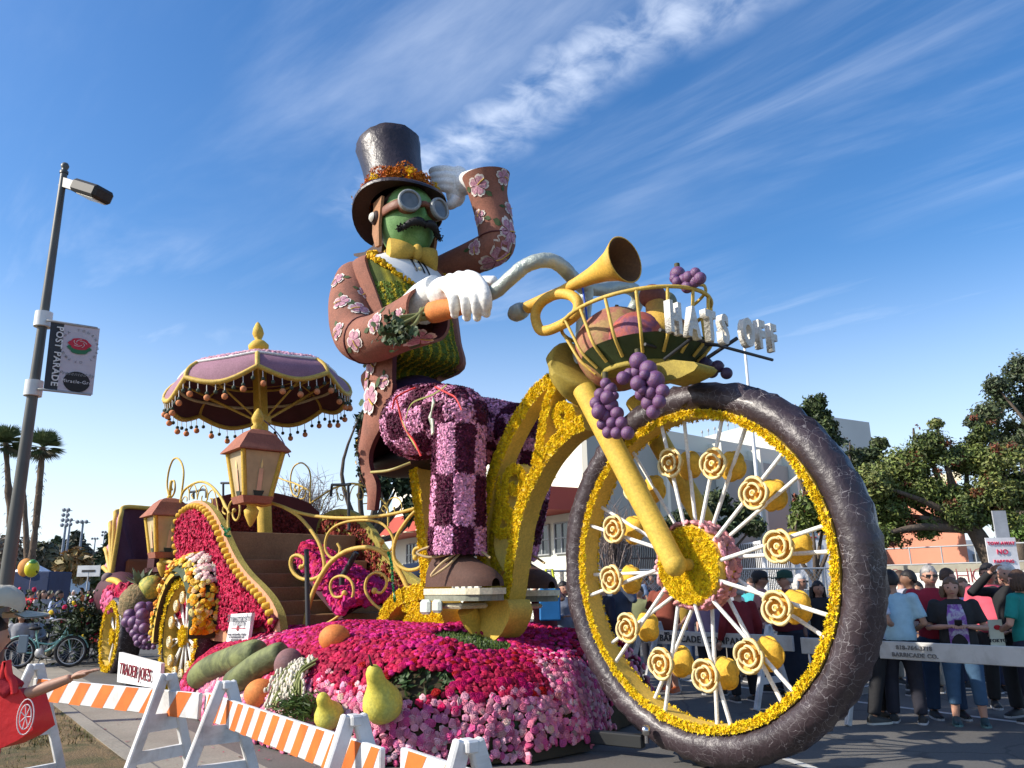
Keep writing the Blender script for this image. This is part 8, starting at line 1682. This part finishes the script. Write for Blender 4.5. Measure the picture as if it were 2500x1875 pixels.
def person(label, p, face, h=1.72, arms=('down', 'down'), legs='stand', shirt=(.3, .3, .3), pants=(.03, .04, .08), skin='l', hair=('brown', 'short'), sleeve='short', trou='long', shoes=(.03, .03, .03), sole=(.5, .5, .5), fem=False, vox=.028, cap=None, glasses=False, phone=False, belly=.0, grp=None, tilt=0., yaw=0., z=0.):
    """face = compass heading in degrees the person looks towards (0 = away from the camera, 180 = to the camera)"""
    sk, st, pt, sh, up, A = body(arms[0], arms[1], legs, sleeve, trou, fem, vox, belly); o = bpy.data.objects.new('person', sk); col.objects.link(o); h = min(max(p[2] / 1.012, 1.45), 1.95) if len(p) > 2 and p[2] > 1.2 else h; sc = h / 1.75; o.location = (p[0], p[1], z); o.rotation_euler = (0, 0, R_(90 - face)); o.scale = (sc * 1.1, sc * 1.16, sc)
    while len(sk.materials) < 1: sk.materials.append(None)
    o.material_slots[0].link = 'OBJECT'; o.material_slots[0].material = cm(SK[skin], .55, var=.08, vs=8); setp(o, label, 'person', grp)
    childm(st, 'shirt', o, cloth(shirt)); childm(pt, 'trousers' if trou in ('long', 'capri') else ('skirt' if trou == 'skirt' else 'shorts'), o, cloth(pants))
    for q in sh: childm(q, 'shoe', o, cm(shoes, .6), cm(sole, .6))
    if hair[0] != 'bald': c = childm(hairmesh(hair[1]), 'hair', o, cm(HAIR[hair[0]], .55, var=.25, vs=20, bump=.6, bs=60)); c.location = up
    if cap is not None: c = childm(CAP, 'cap', o, cm(cap, .8)); c.location = up
    if vox < .026:
        for s in (1, -1): e = bpy.data.objects.new('eye', eye_me); col.objects.link(e); e.parent = o; e.location = np.array([.094, .033 * s, 1.632]) + up
        e = bpy.data.objects.new('mouth', mo_); col.objects.link(e); e.parent = o; e.location = up
    if glasses: c = childm(GLM, 'glasses', o, cm((.01, .01, .01), .2)); c.location = up
    if phone:
        w = (A[1][2] + A[-1][2]) / 2 + np.array([.09, 0, .03]) if abs(A[1][2][1] - A[-1][2][1]) < .3 else A[-1][2] + np.array([.08, 0, .06]); q = bpy.data.objects.new('phone', PHONE.copy()); col.objects.link(q); q.data.materials.append(cm((.02, .02, .025), .3)); q.rotation_euler = (0, R_(45), 0)
        q.location = Matrix.Translation((p[0], p[1], z)) @ Matrix.Rotation(R_(90 - face), 4, 'Z') @ (Vector(w) * sc); q.rotation_euler = (0, R_(50), R_(90 - face)); setp(q, 'dark phone held by the ' + ' '.join(re.split(r',| reading| raising', label)[0].split()[:11]), 'phone')
    return o
def top(k, x, y, Y): return DP(k, x, y, Y)
RG = 'onlookers behind the right-hand barrier'
person('person in a pale blue T-shirt standing just right of the tyre', top('E5', 470, 470, 9.9), 30, 1.70, ('low', 'low'), shirt=(.36, .55, .64), pants=(.02, .02, .03), hair=('black', 'short'), vox=.022, skin='t', belly=.04, grp=RG)
rm_ = top('D2', 770, 140, 10.2); person('grey haired person in glasses and a red jacket reading a tablet', rm_, 190, 1.76, ('phone', 'phone'), shirt=(.36, .02, .04), pants=(.025, .05, .10), hair=('grey', 'short'), sleeve='long', vox=.018, skin='l', glasses=True, phone=True, belly=.02, grp=RG)
wm_ = GZ('D2', 1160, 1550, 0); person('person in a dark cardigan, purple patterned top and rolled jeans, looking down', wm_, 205, 1.64, ('phone', 'phone'), shirt=(.022, .022, .024), pants=(.045, .10, .18), hair=('lbrown', 'bob'), fem=True, trou='capri', vox=.016, skin='l', phone=True, belly=.05, shoes=(.03, .07, .08), sole=(.1, .2, .2), grp=RG)
d_ = np.array([math.sin(R_(205)), math.cos(R_(205)), 0]); s_ = np.array([d_[1], -d_[0], 0]); mb = MB(); V = []
for z in np.linspace(.86, 1.34, 14):
    w = .10 - .03 * max(0, (z - 1.2) / .14); b = .155 + .045 * math.sin((z - .8) * 4.5) * (z < 1.3); V.append([wm_ * [1, 1, 0] + d_ * (b + .012 - .5 * q * q) + s_ * q * w / .10 + ZZ * z for q in np.linspace(-.10, .10, 9)])
mb.grid(np.array(V)); pw = mk('patterned_top', mb, mat('purple_swirl_cloth', (.20, .07, .32), .8, .3, 6, c2=(.42, .44, .52), bump=.3), None, kind='stuff'); pw.parent = None
wo_ = [o for o in col.objects if o.get('label', '').startswith('person in a dark cardigan')][0]; pw.parent = wo_; bpy.context.view_layer.update(); pw.matrix_parent_inverse = wo_.matrix_world.inverted(); del pw['kind']
person('bearded person in sunglasses and a bright pink T-shirt', top('D2', 1290, 120, 10.9), 200, 1.80, ('down', 'down'), shirt=(.62, .09, .13), pants=(.02, .02, .02), hair=('black', 'short'), vox=.02, skin='m', glasses=True, belly=.06, grp=RG)
person('white haired person in black long sleeves shading the eyes with one hand', top('D2', 1455, 115, 10.1), 245, 1.78, ('down', 'brow'), shirt=(.014, .014, .016), pants=(.03, .03, .03), hair=('white', 'short'), sleeve='long', vox=.018, skin='l', grp=RG)
person('person in a teal top seen from behind at the right edge', top('D2', 1560, 178, 9.7), 330, 1.68, ('low', 'low'), shirt=(.01, .22, .19), pants=(.015, .015, .03), hair=('brown', 'bob'), vox=.018, skin='l', fem=True, grp=RG)
person('balding person seen small between the red jacket and the pink shirt', top('D2', 930, 165, 13), 110, 1.76, shirt=(.45, .42, .40), hair=('brown', 'short'), vox=.028, skin='l', grp=RG)
person('dark capped person in navy behind the pale blue T-shirt', top('D2', 600, 180, 12), 280, 1.74, shirt=(.012, .014, .03), hair=('black', 'short'), vox=.028, skin='d', sleeve='long', grp=RG)
person('grey shirted person half hidden left of the navy one', top('D2', 525, 185, 12.6), 100, 1.76, shirt=(.35, .35, .40), hair=('brown', 'short'), skin='l', grp=RG)
person('person in black trousers and sneakers beside the tyre, hands on the barrier', GZ('S', 2150, 1762), 75, 1.78, ('low', 'low'), shirt=(.45, .48, .58), pants=(.012, .012, .014), hair=('black', 'short'), vox=.02, skin='m', shoes=(.05, .05, .045), sole=(.6, .58, .5), legs='walk', grp=RG)
person('person in a violet shirt behind the right edge of the crowd', top('D2', 1380, 200, 12.4), 180, 1.62, shirt=(.2, .12, .3), hair=('brown', 'long'), skin='l', fem=True, grp=RG)
WG = 'onlookers seen through the spokes of the big wheel'
person('long haired person in a dark lace top seen through the right spokes', top('D7', 1110, 190, 12.6), 175, 1.62, shirt=(.02, .018, .02), pants=(.015, .015, .015), hair=('black', 'long'), vox=.02, skin='m', fem=True, grp=WG)
person('person in a green cap and a maroon jacket seen through the wheel', top('D7', 700, 60, 12.2), 265, 1.80, ('low', 'low'), shirt=(.13, .018, .03), pants=(.014, .018, .03), hair=('grey', 'short'), cap=(.015, .06, .04), sleeve='long', vox=.02, skin='l', belly=.08, trou='skirt', glasses=True, grp=WG)
person('person in a black cap and pink plaid top by the maroon jacket', top('D7', 375, 65, 12.9), 110, 1.80, ('low', 'low'), shirt=(.42, .18, .16), pants=(.05, .09, .16), hair=('black', 'short'), cap=(.02, .02, .022), vox=.022, skin='m', glasses=True, grp=WG)
person('person in a dark red pullover and grey hat behind the hub', top('D7', 90, 215, 11.8), 350, 1.66, shirt=(.20, .015, .02), pants=(.012, .012, .014), hair=('grey', 'short'), cap=(.2, .21, .22), sleeve='long', vox=.022, skin='l', belly=.05, grp=WG)
person('person in a rust T-shirt, denim shorts and orange sneakers below the hub', top('S', 1622, 1396, 13.0), 215, 1.74, ('hip', 'low'), shirt=(.20, .045, .025), pants=(.16, .26, .36), hair=('white', 'short'), vox=.02, skin='l', trou='short', shoes=(.55, .12, .03), sole=(.6, .5, .45), legs='walk', belly=.04, grp=WG)
person('person in navy and grey raising a camera at the left of the wheel', top('S', 1508, 1400, 13.2), 200, 1.72, ('raise', 'raise'), shirt=(.07, .09, .14), pants=(.32, .31, .28), hair=('grey', 'short'), sleeve='long', vox=.022, skin='m', phone=True, grp=WG)
person('person in a lilac cardigan half hidden behind the pink hub flowers', top('S', 1725, 1418, 12.6), 20, 1.64, shirt=(.30, .22, .34), pants=(.03, .03, .04), hair=('grey', 'bob'), sleeve='long', vox=.024, fem=True, skin='l', grp=WG)
person('person in a pale blue sleeve at the right inner edge of the wheel', top('S', 2040, 1412, 12.6), 60, 1.72, shirt=(.34, .38, .52), pants=(.03, .06, .12), hair=('brown', 'short'), skin='l', vox=.024, grp=WG)
person('navy jacketed person beside the left rim of the wheel', top('S', 1470, 1412, 13.0), 60, 1.68, shirt=(.015, .018, .04), pants=(.2, .19, .17), hair=('brown', 'short'), sleeve='long', skin='l', vox=.024, grp=WG)
for lb, x, y, c_, f in (('small far person in a blue shirt behind the chain link fence', 1552, 1396, (.16, .22, .34), 30), ('small far person in a brown shirt behind the chain link fence', 1572, 1397, (.26, .07, .05), 330), ('small far person right of the brown shirt, behind the fence', 1590, 1395, (.05, .04, .05), 200)): person(lb, top('S', x, y, 24), f, 1.78, shirt=c_, pants=(.25, .23, .2), hair=('brown', 'short'), skin='m', vox=.032, grp='people behind the chain link fence')
person('dark haired person in a grey sweater between the frame and the tyre', top('S', 1374, 1418, 14), 160, 1.62, ('low', 'phone'), shirt=(.20, .23, .30), pants=(.5, .5, .52), hair=('black', 'bob'), vox=.022, skin='l', fem=True, sleeve='long', grp='people left of the big wheel')
person('dark clad person raising a phone left of the grey sweater', top('S', 1328, 1398, 13.5), 180, 1.70, ('raise', 'raise'), shirt=(.12, .02, .03), pants=(.05, .05, .05), hair=('black', 'short'), vox=.022, skin='m', phone=True, grp='people left of the big wheel')
person('seated small person low in front of the grey sweater', top('S', 1338, 1480, 14), 170, 1.6, legs='sit', shirt=(.03, .02, .02), pants=(.5, .5, .5), hair=('black', 'short'), skin='d', grp='people left of the big wheel')
bg_ = DP('S', 1342, 1460, 13.1); bag = thing('shopping_bag', 'blue shopping bag with yellow handles held up left of the tyre', 'bag', tuple(bg_ - ZZ * .3)); mb = MB(); mb.box(bg_ - ZZ * .1, (.34, .12, .5), bev=.02); mk('sack', mb, cm((.02, .16, .42), .5), bag); mb = MB(); mb.tube([bg_ + np.array([-.1, -.05, .15]), bg_ + np.array([-.05, -.06, .45]), bg_ + np.array([.05, -.06, .45]), bg_ + np.array([.1, -.05, .15])], .02, 6); mk('handle', mb, cm((.5, .55, .03)), bag); mb = MB(); mb.box(bg_ + np.array([0, -.066, .06]), (.30, .01, .1)); mk('label_band', mb, cm((.6, .5, .05)), bag)
for i, (nm, x, Y, c_, hr_, sk_) in enumerate((('mustard', 1660, 14.6, (.45, .28, .04), ('brown', 'short'), 'l'), ('white', 1780, 14.2, (.62, .62, .6), ('black', 'bob'), 'm'), ('turquoise', 1835, 15.2, (.05, .35, .38), ('brown', 'long'), 'l'), ('cream', 1955, 14.0, (.55, .48, .36), ('white', 'bob'), 'l'), ('charcoal', 2240, 12.6, (.05, .05, .06), ('black', 'short'), 'm'), ('lavender', 2350, 13.6, (.34, .28, .5), ('lbrown', 'bob'), 'l'), ('orange', 2425, 12.4, (.55, .16, .04), ('black', 'short'), 'd'), ('sky blue', 2150, 13.5, (.25, .42, .6), ('grey', 'short'), 'l'), ('olive', 1560, 15.6, (.14, .15, .07), ('brown', 'short'), 'm'))): person('person in %s %s top in the back row of the crowd' % ('an' if nm[0] == 'o' else 'a', nm), DP('S', x, 1440, Y) * [1, 1, 0], (200, 170, 230, 150, 210, 185)[i % 6], 1.6 + .05 * (i % 4), shirt=c_, pants=((.04, .07, .14), (.3, .28, .24), (.02, .02, .03))[i % 3], skin=sk_, hair=hr_, vox=.028, fem=i % 2 > 0, glasses=i % 3 == 0, grp='back row of the crowd')
# white sign card at the far right, held near the barrier
cd = DP('S', 2436, 1560, 9.75) ; crd = thing('poster', 'white card with black letters TOKYO and a red dot at the right-hand barrier', 'poster', tuple(cd)); mb = MB(); mb.box(cd + np.array([0, .012, .05]), (.17, .012, .34)); mk('card', mb, cm((.68, .66, .5)), crd); textobj('lettering', 'TOKYO', .055, cd + np.array([0, .002, -.02]), (1, 0, 0), stenc, crd); mb = MB(); mb.ell(cd + np.array([.02, .004, .13]), (.045, .006, .03), 12, 6); mk('red_dot', mb, cm((.6, .02, .03)), crd)
# ---- left-hand crowd ----
LG = 'crowd beyond the left barricade'
C_ = [('boy in a pale blue T-shirt standing by the mint bicycle', 146, 1428, 1.62, (.36, .44, .62), ('black', 'short'), 'm', 95, ('low', 'phone'), 'stand', .024),
 ('person in a bright red shirt, centre of the left crowd', 79, 1424, 1.75, (.60, .02, .02), ('brown', 'short'), 'l', 10, ('down', 'down'), 'stand', .03),
 ('dark dressed person right of the bright red shirt', 124, 1426, 1.7, (.03, .03, .045), ('black', 'short'), 'm', 60, ('down', 'down'), 'stand', .03),
 ('grey shirted person between the red shirt and the boy', 108, 1432, 1.66, (.35, .32, .3), ('brown', 'long'), 'l', 120, ('down', 'down'), 'stand', .03),
 ('person in navy behind the grey shirt in the left crowd', 98, 1428, 1.7, (.03, .035, .07), ('black', 'short'), 'm', 200, ('down', 'down'), 'stand', .03),
 ('small person in red near the lamp post', 52, 1434, 1.7, (.5, .03, .02), ('black', 'short'), 'm', 150, ('down', 'down'), 'stand', .03),
 ('far person in blue behind the folding chairs', 168, 1424, 1.78, (.04, .08, .2), ('black', 'short'), 'm', 180, ('down', 'down'), 'stand', .03),
 ('far person in white hat right of the blue one', 182, 1432, 1.62, (.55, .55, .58), ('white', 'bob'), 'l', 190, ('down', 'down'), 'stand', .03),
 ('far person in orange in the left crowd', 200, 1425, 1.74, (.55, .16, .05), ('brown', 'short'), 'l', 180, ('down', 'down'), 'stand', .03),
 ('far person in a lime vest in the left crowd', 218, 1424, 1.76, (.30, .5, .08), ('black', 'short'), 'm', 180, ('down', 'down'), 'stand', .03),
 ('far person in a pale cap near the hood of the carriage', 233, 1432, 1.7, (.5, .45, .42), ('white', 'short'), 'l', 190, ('down', 'down'), 'stand', .03),
 ('far person in dark grey near the carriage hood', 245, 1434, 1.7, (.08, .08, .09), ('brown', 'short'), 'l', 170, ('down', 'down'), 'stand', .03),
 ('far person in pink close to the carriage hood', 256, 1436, 1.66, (.5, .2, .25), ('grey', 'short'), 'l', 190, ('down', 'down'), 'stand', .03),
 ('tiny far person in brown behind the lamp post crowd', 36, 1436, 1.7, (.2, .1, .06), ('brown', 'short'), 'm', 180, ('down', 'down'), 'stand', .03),
 ('tiny far person in teal in the left crowd', 140, 1434, 1.66, (.05, .25, .25), ('brown', 'long'), 'l', 150, ('down', 'down'), 'stand', .03),
 ('tiny far person in black by the white tent', 68, 1430, 1.76, (.03, .03, .03), ('black', 'short'), 'm', 190, ('down', 'down'), 'stand', .03)]
for i, (lb, x, y, h, c_, hr_, sk_, f, ar, lg_, vx) in enumerate(C_):
    Y = {146: 21, 79: 30, 124: 27, 108: 25, 98: 32, 52: 36}.get(x, 42 + (i * 7) % 16); p = DP('S', x, 1440, Y); hh = h; person(lb, p, f, hh, ar, lg_, c_, ((.3, .28, .2), (.03, .05, .1), (.05, .05, .05))[i % 3], sk_, hr_, vox=vx, grp=LG)
chm = cm((.02, .022, .03)); 
def chair_at(p, label, c_, face):
    root = thing('folding_chair', label, 'folding chair', tuple(p), 'camp chairs in the left crowd', 0); Rm = rotz(R_(90 - face)); q = lambda x, y, z: np.array([p[0], p[1], 0]) + Rm @ np.array([x, y, z]); mb = MB(); mb.grid(np.array([[q(-.25 - .12 * a, b, .42 + .5 * a) for b in (-.28, 0, .28)] for a in (0, .5, 1)])); mb.grid(np.array([[q(.25, b, .46), q(-.25, b, .42)] for b in (-.28, 0, .28)])); mk('fabric', mb, cm(c_, .8), root)
    for s in (-1, 1): mb = MB(); mb.tube([q(.3, .3 * s, 0), q(-.3, .3 * s, .6)], .013, 5); mb.tube([q(-.3, .3 * s, 0), q(.3, .3 * s, .62), q(-.3, .3 * s, .66), q(-.38, .3 * s, .95)], .013, 5); mk('side_frame', mb, framem, root)
for lb, x, Y, c_, hr_, sk_, f, cc_ in (('seated person in a maroon top and sun visor in the left crowd', 213, 20, (.11, .012, .035), ('brown', 'short'), 'l', 175, (.4, .02, .03)), ('seated long haired person in a grey top, left crowd', 62, 19, (.30, .30, .32), ('black', 'long'), 'm', 160, (.02, .03, .05)), ('seated person in a pale blue shirt beside the long haired one', 92, 19.5, (.34, .42, .50), ('black', 'short'), 'm', 170, (.02, .03, .05)), ('seated person in dark clothes by the carriage wheel, left crowd', 246, 21, (.03, .03, .03), ('grey', 'short'), 'l', 190, (.04, .04, .05)), ('seated person holding a blue folder near the carriage', 234, 24, (.05, .12, .3), ('white', 'short'), 'l', 180, (.1, .1, .12)), ('seated child in pink held by the boy group', 120, 22, (.5, .1, .15), ('black', 'short'), 'm', 140, (.05, .05, .05))):
    p = DP('S', x, 1450, Y); person(lb, p, f, 1.7, ('low', 'low'), 'sit', c_, (.03, .04, .06), sk_, hr_, sleeve='long', vox=.026, grp='seated people in the left crowd', glasses='visor' in lb); chair_at(p, 'camp chair under the ' + lb.split(',')[0].split(' in the')[0], cc_, f)
k = 620; xs = rng.uniform(-60, 300, k); mb = MB()
for i in range(k):
    Y = rng.uniform(50, 85); p = DP('S', xs[i], 1445, Y) * [1, 1, 0]; c_ = [(.3, .03, .03), (.05, .06, .12), (.4, .4, .42), (.03, .03, .03), (.15, .2, .3), (.4, .25, .15)][rng.integers(0, 6)]; h = rng.uniform(1.3, 1.75)
    mb.tube([p, p + ZZ * h * .5, p + ZZ * h * .8, p + ZZ * h * .86], [.15, .2, .24, .08], 6, col=c_); mb.ell(p + ZZ * h * .93, (.1, .1, .13), 6, 5, col=[(.3, .17, .12), (.03, .02, .02), (.05, .03, .02)][rng.integers(0, 3)])
mk('crowd', mb, petal, kind='stuff')
# tents, balloon, signs on the left
tn = DP('S', 75, 1412, 50); t_ = thing('canopy_tent', 'white pop-up tent just right of the lamp post', 'tent', (tn[0], tn[1], 0)); mb = MB(); mb.lathe([(2.1, tn[2] - .25), (2.1, tn[2]), (0, tn[2] + 1.0)], (tn[0], tn[1], 0), (0, 0, 1), 4); mk('roof', mb, cm((.75, .76, .8)), t_)
for a in (45, 135, 225, 315): mb = MB(); q = tn * [1, 1, 0] + np.array([math.cos(R_(a + 45)), math.sin(R_(a + 45)), 0]) * 2.0; mb.tube([q, q + ZZ * tn[2]], .04, 5); mk('leg', mb, framem, t_)
bl = DP('S', 78, 1388, 26); t_ = thing('balloon', 'yellow and green balloon floating above the left crowd', 'balloon', tuple(bl)); mb = MB(); mb.ell(bl, (.22, .22, .28), 18, 12); mk('body', mb, cm((.55, .50, .02), .35), t_); mb = MB(); mb.ell(bl + np.array([.03, -.05, .17]), (.13, .13, .12), 12, 8); mk('green_patch', mb, cm((.08, .25, .05), .35), t_); mb = MB(); mb.tube([bl - ZZ * .28, bl - ZZ * 1.3], .006, 4); mk('string', mb, cm((.6, .4, .4)), t_)
sg = DP('S', 217, 1394, 30); t_ = thing('direction_sign', 'small white sign on a thin post beyond the left crowd', 'sign', (sg[0], sg[1], 0)); mb = MB(); mb.box(sg, (.85, .05, .4)); mk('panel', mb, cm((.7, .7, .68)), t_); mb = MB(); mb.box(sg - [0, .03, 0], (.5, .01, .08)); mk('arrow', mb, stenc, t_); mb = MB(); mb.tube([sg * [1, 1, 0], sg], .03, 5); mk('post', mb, framem, t_)
bt = DP('S', 25, 1404, 44); t_ = thing('booth', 'dark blue booth with bunting at the far left edge', 'booth', (bt[0], bt[1], 0)); mb = MB(); mb.box((bt[0], bt[1], 1.5), (5.6, 2.2, 2.6), bev=.05); mk('body', mb, cm((.02, .035, .09)), t_); mb = MB(); mb.ell((bt[0] + 1.4, bt[1] - 1, 3.0), (.4, .3, .5)); mk('inflatable', mb, cm((.6, .25, .05)), t_)

# ---- woman photographing at the left edge ----
wp = DP('S', -24, 1500, 4.35); woman = person('person in a red T-shirt pointing right, a red tote bag on the arm', wp, 38, 1.63, ('down', 'point'), shirt=(.36, .012, .025), pants=(.02, .02, .03), hair=('black', 'long'), vox=.013, skin='t', fem=True)
FWD = np.array([math.sin(R_(38)), math.cos(R_(38)), 0]); SIDE = np.array([-FWD[1], FWD[0], 0]); wb_ = np.array([wp[0], wp[1], 0]); q = lambda a, b, z: wb_ + FWD * a + SIDE * b + ZZ * z
capc = cm((.50, .46, .36), .85, bump=.5, bs=40); mb = MB(); V = [[q(.0 + r * .15 * math.cos(t), r * .13 * math.sin(t), 1.545 + z + .02 * math.sin(3 * t) * r) for t in np.arange(24) * 2 * math.pi / 24] for r, z in ((1.0, -.02), (1.08, .02), (1.0, .065), (.7, .095), (.05, .105))]; mb.grid(np.array(V), cv=True); cp_o = thing('flat_cap', 'pale wrinkled sun cap worn by the person at the left edge', 'cap', tuple(q(0, 0, 1.5))); mk('crown', mb, capc, cp_o)
mb = MB(); V = [[q(.05 + r * .24 * math.cos(t), r * .155 * math.sin(t), 1.535 - .035 * r * (1 + .5 * abs(math.sin(t)))) for t in np.linspace(-1.3, 1.3, 15)] for r in (.5, .8, 1.0)]; V = np.array(V); mb.grid(V); mb.grid(V[:, ::-1] - ZZ * .008); mk('peak', mb, capc, cp_o)
tc_ = DP('C8', 95, 1230, 4.25); tote = thing('tote_bag', 'bright red tote bag with a white round print at the left edge', 'bag', tuple(tc_ - ZZ * .3)); Pb = [DP('C8', *a, 4.2) for a in ((-60, 1020), (0, 1030), (110, 1055), (165, 1010), (200, 1080), (235, 1200), (272, 1345), (150, 1430), (0, 1500), (-120, 1520), (-140, 1200))]
redt = cm((.62, .015, .02), .5, bump=.6, bs=9); mb = MB(); mb.prism(Pb, (0.03, .14, 0), smooth=True); mk('sack', mb, redt, tote)
for pts in ([(60, 780), (75, 900), (110, 960), (120, 1050)], [(50, 790), (30, 880), (10, 950), (0, 1040)]): tube_obj('strap', [DP('C8', *a, 4.2) for a in pts], .02, redt, tote, seg=6)
pc_ = DP('C8', 210, 1240, 4.17); mb = MB()
for r in (.075, .052): mb.tube([pc_ + np.array([r * .55 * math.cos(t), -.002, r * 1.1 * math.sin(t)]) for t in np.arange(20) * 2 * math.pi / 20], .003, 4, closed=True)
for i in range(7): t = i * .9; mb.tube([pc_, pc_ + np.array([.03 * math.cos(t), -.003, .06 * math.sin(t)])], .0025, 4)
mk('round_print', mb, cm((.7, .6, .6)), tote)
mb = MB(); ph_ = DP('C8', 188, 645, 4.2); mb.box(ph_, (.05, .01, .09), bev=.004); o_ = setp(mk('phone', mb, cm((.12, .16, .2), .2)), 'white framed phone held low by the person at the left edge', 'phone')

# ---- bicycles on the left ----
def bicycle(label, p, face, c, far=False):
    root = thing('bicycle', label, 'bicycle', tuple(p), 'parked bicycles by the left crowd'); Rm = rotz(R_(90 - face)); q = lambda x, y, z: np.array(p) + Rm @ np.array([x, y, z]); fm = cm(c, .4)
    for x in (.55, -.52):
        w = None; mb = MB(); th_ = np.arange(36) * 2 * math.pi / 36; mb.tube([q(x + .31 * math.cos(t), 0, .345 + .31 * math.sin(t)) for t in th_], .032, 8, closed=True); w = mk('wheel', mb, blackm, root)
        mb = MB(); mb.tube([q(x + .275 * math.cos(t), 0, .345 + .275 * math.sin(t)) for t in th_], .013, 6, closed=True); mk('rim', mb, cm((.6, .6, .58), .3), w)
        mb = MB()
        for i in range(20): t = i * .314; mb.tube([q(x, .02 * (-1) ** i, .345), q(x + .27 * math.cos(t), 0, .345 + .27 * math.sin(t))], .0025, 3, caps=False)
        mb.tube([q(x, -.05, .345), q(x, .05, .345)], .02, 8); mk('spokes', mb, cm((.6, .6, .6), .3), w)
        mb = MB(); mb.tube([q(x + .36 * math.cos(t), 0, .345 + .36 * math.sin(t)) for t in np.linspace(.2, 2.6, 12)], .03, 6, flat=(.35, 1)); mk('mudguard', mb, fm, root)
    for nm, P, r in (('frame', [(.42, 0, .86), (.30, 0, .60), (.10, 0, .40), (-.08, 0, .33)], .028), ('frame', [(.38, 0, .70), (.15, 0, .52), (-.15, 0, .55)], .02), ('seat_tube', [(-.08, 0, .33), (-.18, 0, .62), (-.22, 0, .82)], .02), ('chain_stay', [(-.08, 0, .33), (-.52, 0, .345)], .016), ('seat_stay', [(-.18, 0, .6), (-.52, 0, .345)], .014), ('fork', [(.41, 0, .88), (.46, 0, .66), (.55, 0, .345)], .018)): mb = MB(); mb.tube(spline([q(*a) for a in P], 4) if len(P) > 2 else [q(*a) for a in P], r, 8); mk(nm, mb, fm, root)
    mb = MB(); mb.tube(spline([q(.18, .33, 1.02), q(.34, .26, 1.06), q(.42, .05, 1.0), q(.42, -.05, 1.0), q(.34, -.26, 1.06), q(.18, -.33, 1.02)], 4), .013, 6); mb.tube([q(.42, 0, 1.0), q(.41, 0, .86)], .016, 6); mk('handlebar', mb, cm((.6, .6, .6), .3), root)
    mb = MB(); mb.ell(q(-.25, 0, .86), (.14, .10, .045), 14, 8, R=Rm); mk('saddle', mb, blackm, root); mb = MB(); mb.tube([q(-.08, -.06, .33), q(.05, -.07, .25)], .01, 5); mb.box(q(.06, -.12, .25), (.08, .1, .02), R=Rm); mb.lathe([(.0, -.01), (.10, -.01), (.10, .01), (0, .01)], q(-.08, -.05, .33), Rm @ np.array([0, 1, 0]), 16); mk('crank', mb, cm((.4, .4, .4), .3), root); return root, q
g1 = GZ('S', 150, 1632); bicycle('mint green cruiser bicycle nearest the striped barricade', g1 - np.array([.5, -.12, 0]), 78, (.22, .45, .40))
g2 = GZ('S', 200, 1610); r_, q = bicycle('dark bicycle loaded with leaves and flowers behind the mint one', g2 - np.array([.5, -.1, 0]), 80, (.03, .03, .03))
g3 = GZ('S', 245, 1600); bicycle('red bicycle beside the rear carriage wheel', g3 - np.array([.45, 0, 0]), 85, (.35, .02, .03))
g4 = GZ('S', 110, 1592); bicycle('white bicycle half hidden behind the mint one', g4 - np.array([.5, 0, 0]), 84, (.55, .56, .55))
g5 = GZ('S', 365, 1598); bicycle('bicycle glimpsed between the two carriage wheels', g5, 80, (.04, .04, .05))
for i, (lb, x, y, Y, rx, n2) in enumerate((('heap of dark leaves with red and yellow blooms on the bicycles', 190, 1520, 19.0, .6, 1100), ('small leafy bunch with yellow blooms behind the pointing arm', 62, 1510, 19.5, .35, 420), ('leafy garland next to the rear carriage wheel', 246, 1520, 19.5, .3, 420))):
    c = DP('S', x, y, Y); mb = MB(); P = c + rng.normal(size=(n2, 3)) * [rx * .5, .25, .28]; scatter(mb, P, rng.normal(size=(n2, 3)), np.array([(0, -1, 0), (.45, 0, .12), (0, 1, 0), (-.45, 0, .12)]), np.array([(0, 1, 2, 3)]), .07, jit((.03, .05, .018), n2, .3), .8, sm=False); root = thing('flower_heap', lb, 'flowers', tuple(c), 'flower heaps on the bicycles'); mk('leaves', mb, leafm, root, kind='stuff')
    k = 9; P = c + rng.normal(size=(k, 3)) * [rx * .5, .2, .2] + [0, -.2, .12]; mb = MB(); scatter(mb, P, np.tile([0, -1, .5], (k, 1)), ROS_V, ROS_F, .06, np.array([(.5, .02, .08), (.7, .5, .03)])[rng.integers(0, 2, k)], .4); mk('blooms', mb, petal, root, kind='stuff')
# low white fence boards behind the bicycles
a, b = DP('S', 30, 1530, 20.5), DP('S', 262, 1522, 21); fz = thing('plank_fence', 'low white plank fence in front of the seated left crowd', 'fence', (a[0], a[1], 0)); d_ = (b - a) * [1, 1, 0]; L_ = np.linalg.norm(d_); d_ /= L_
for i in range(3): mb = MB(); mb.box((a + b) / 2 * [1, 1, 0] + ZZ * (.35 + .28 * i), (L_, .04, .18), R=frame(d_)); mk('plank', mb, wornw, fz)
for i in range(5): mb = MB(); mb.box(a * [1, 1, 0] + d_ * L_ * i / 4 + ZZ * .5, (.1, .1, 1.05), R=frame(d_)); mk('post', mb, wornw, fz)
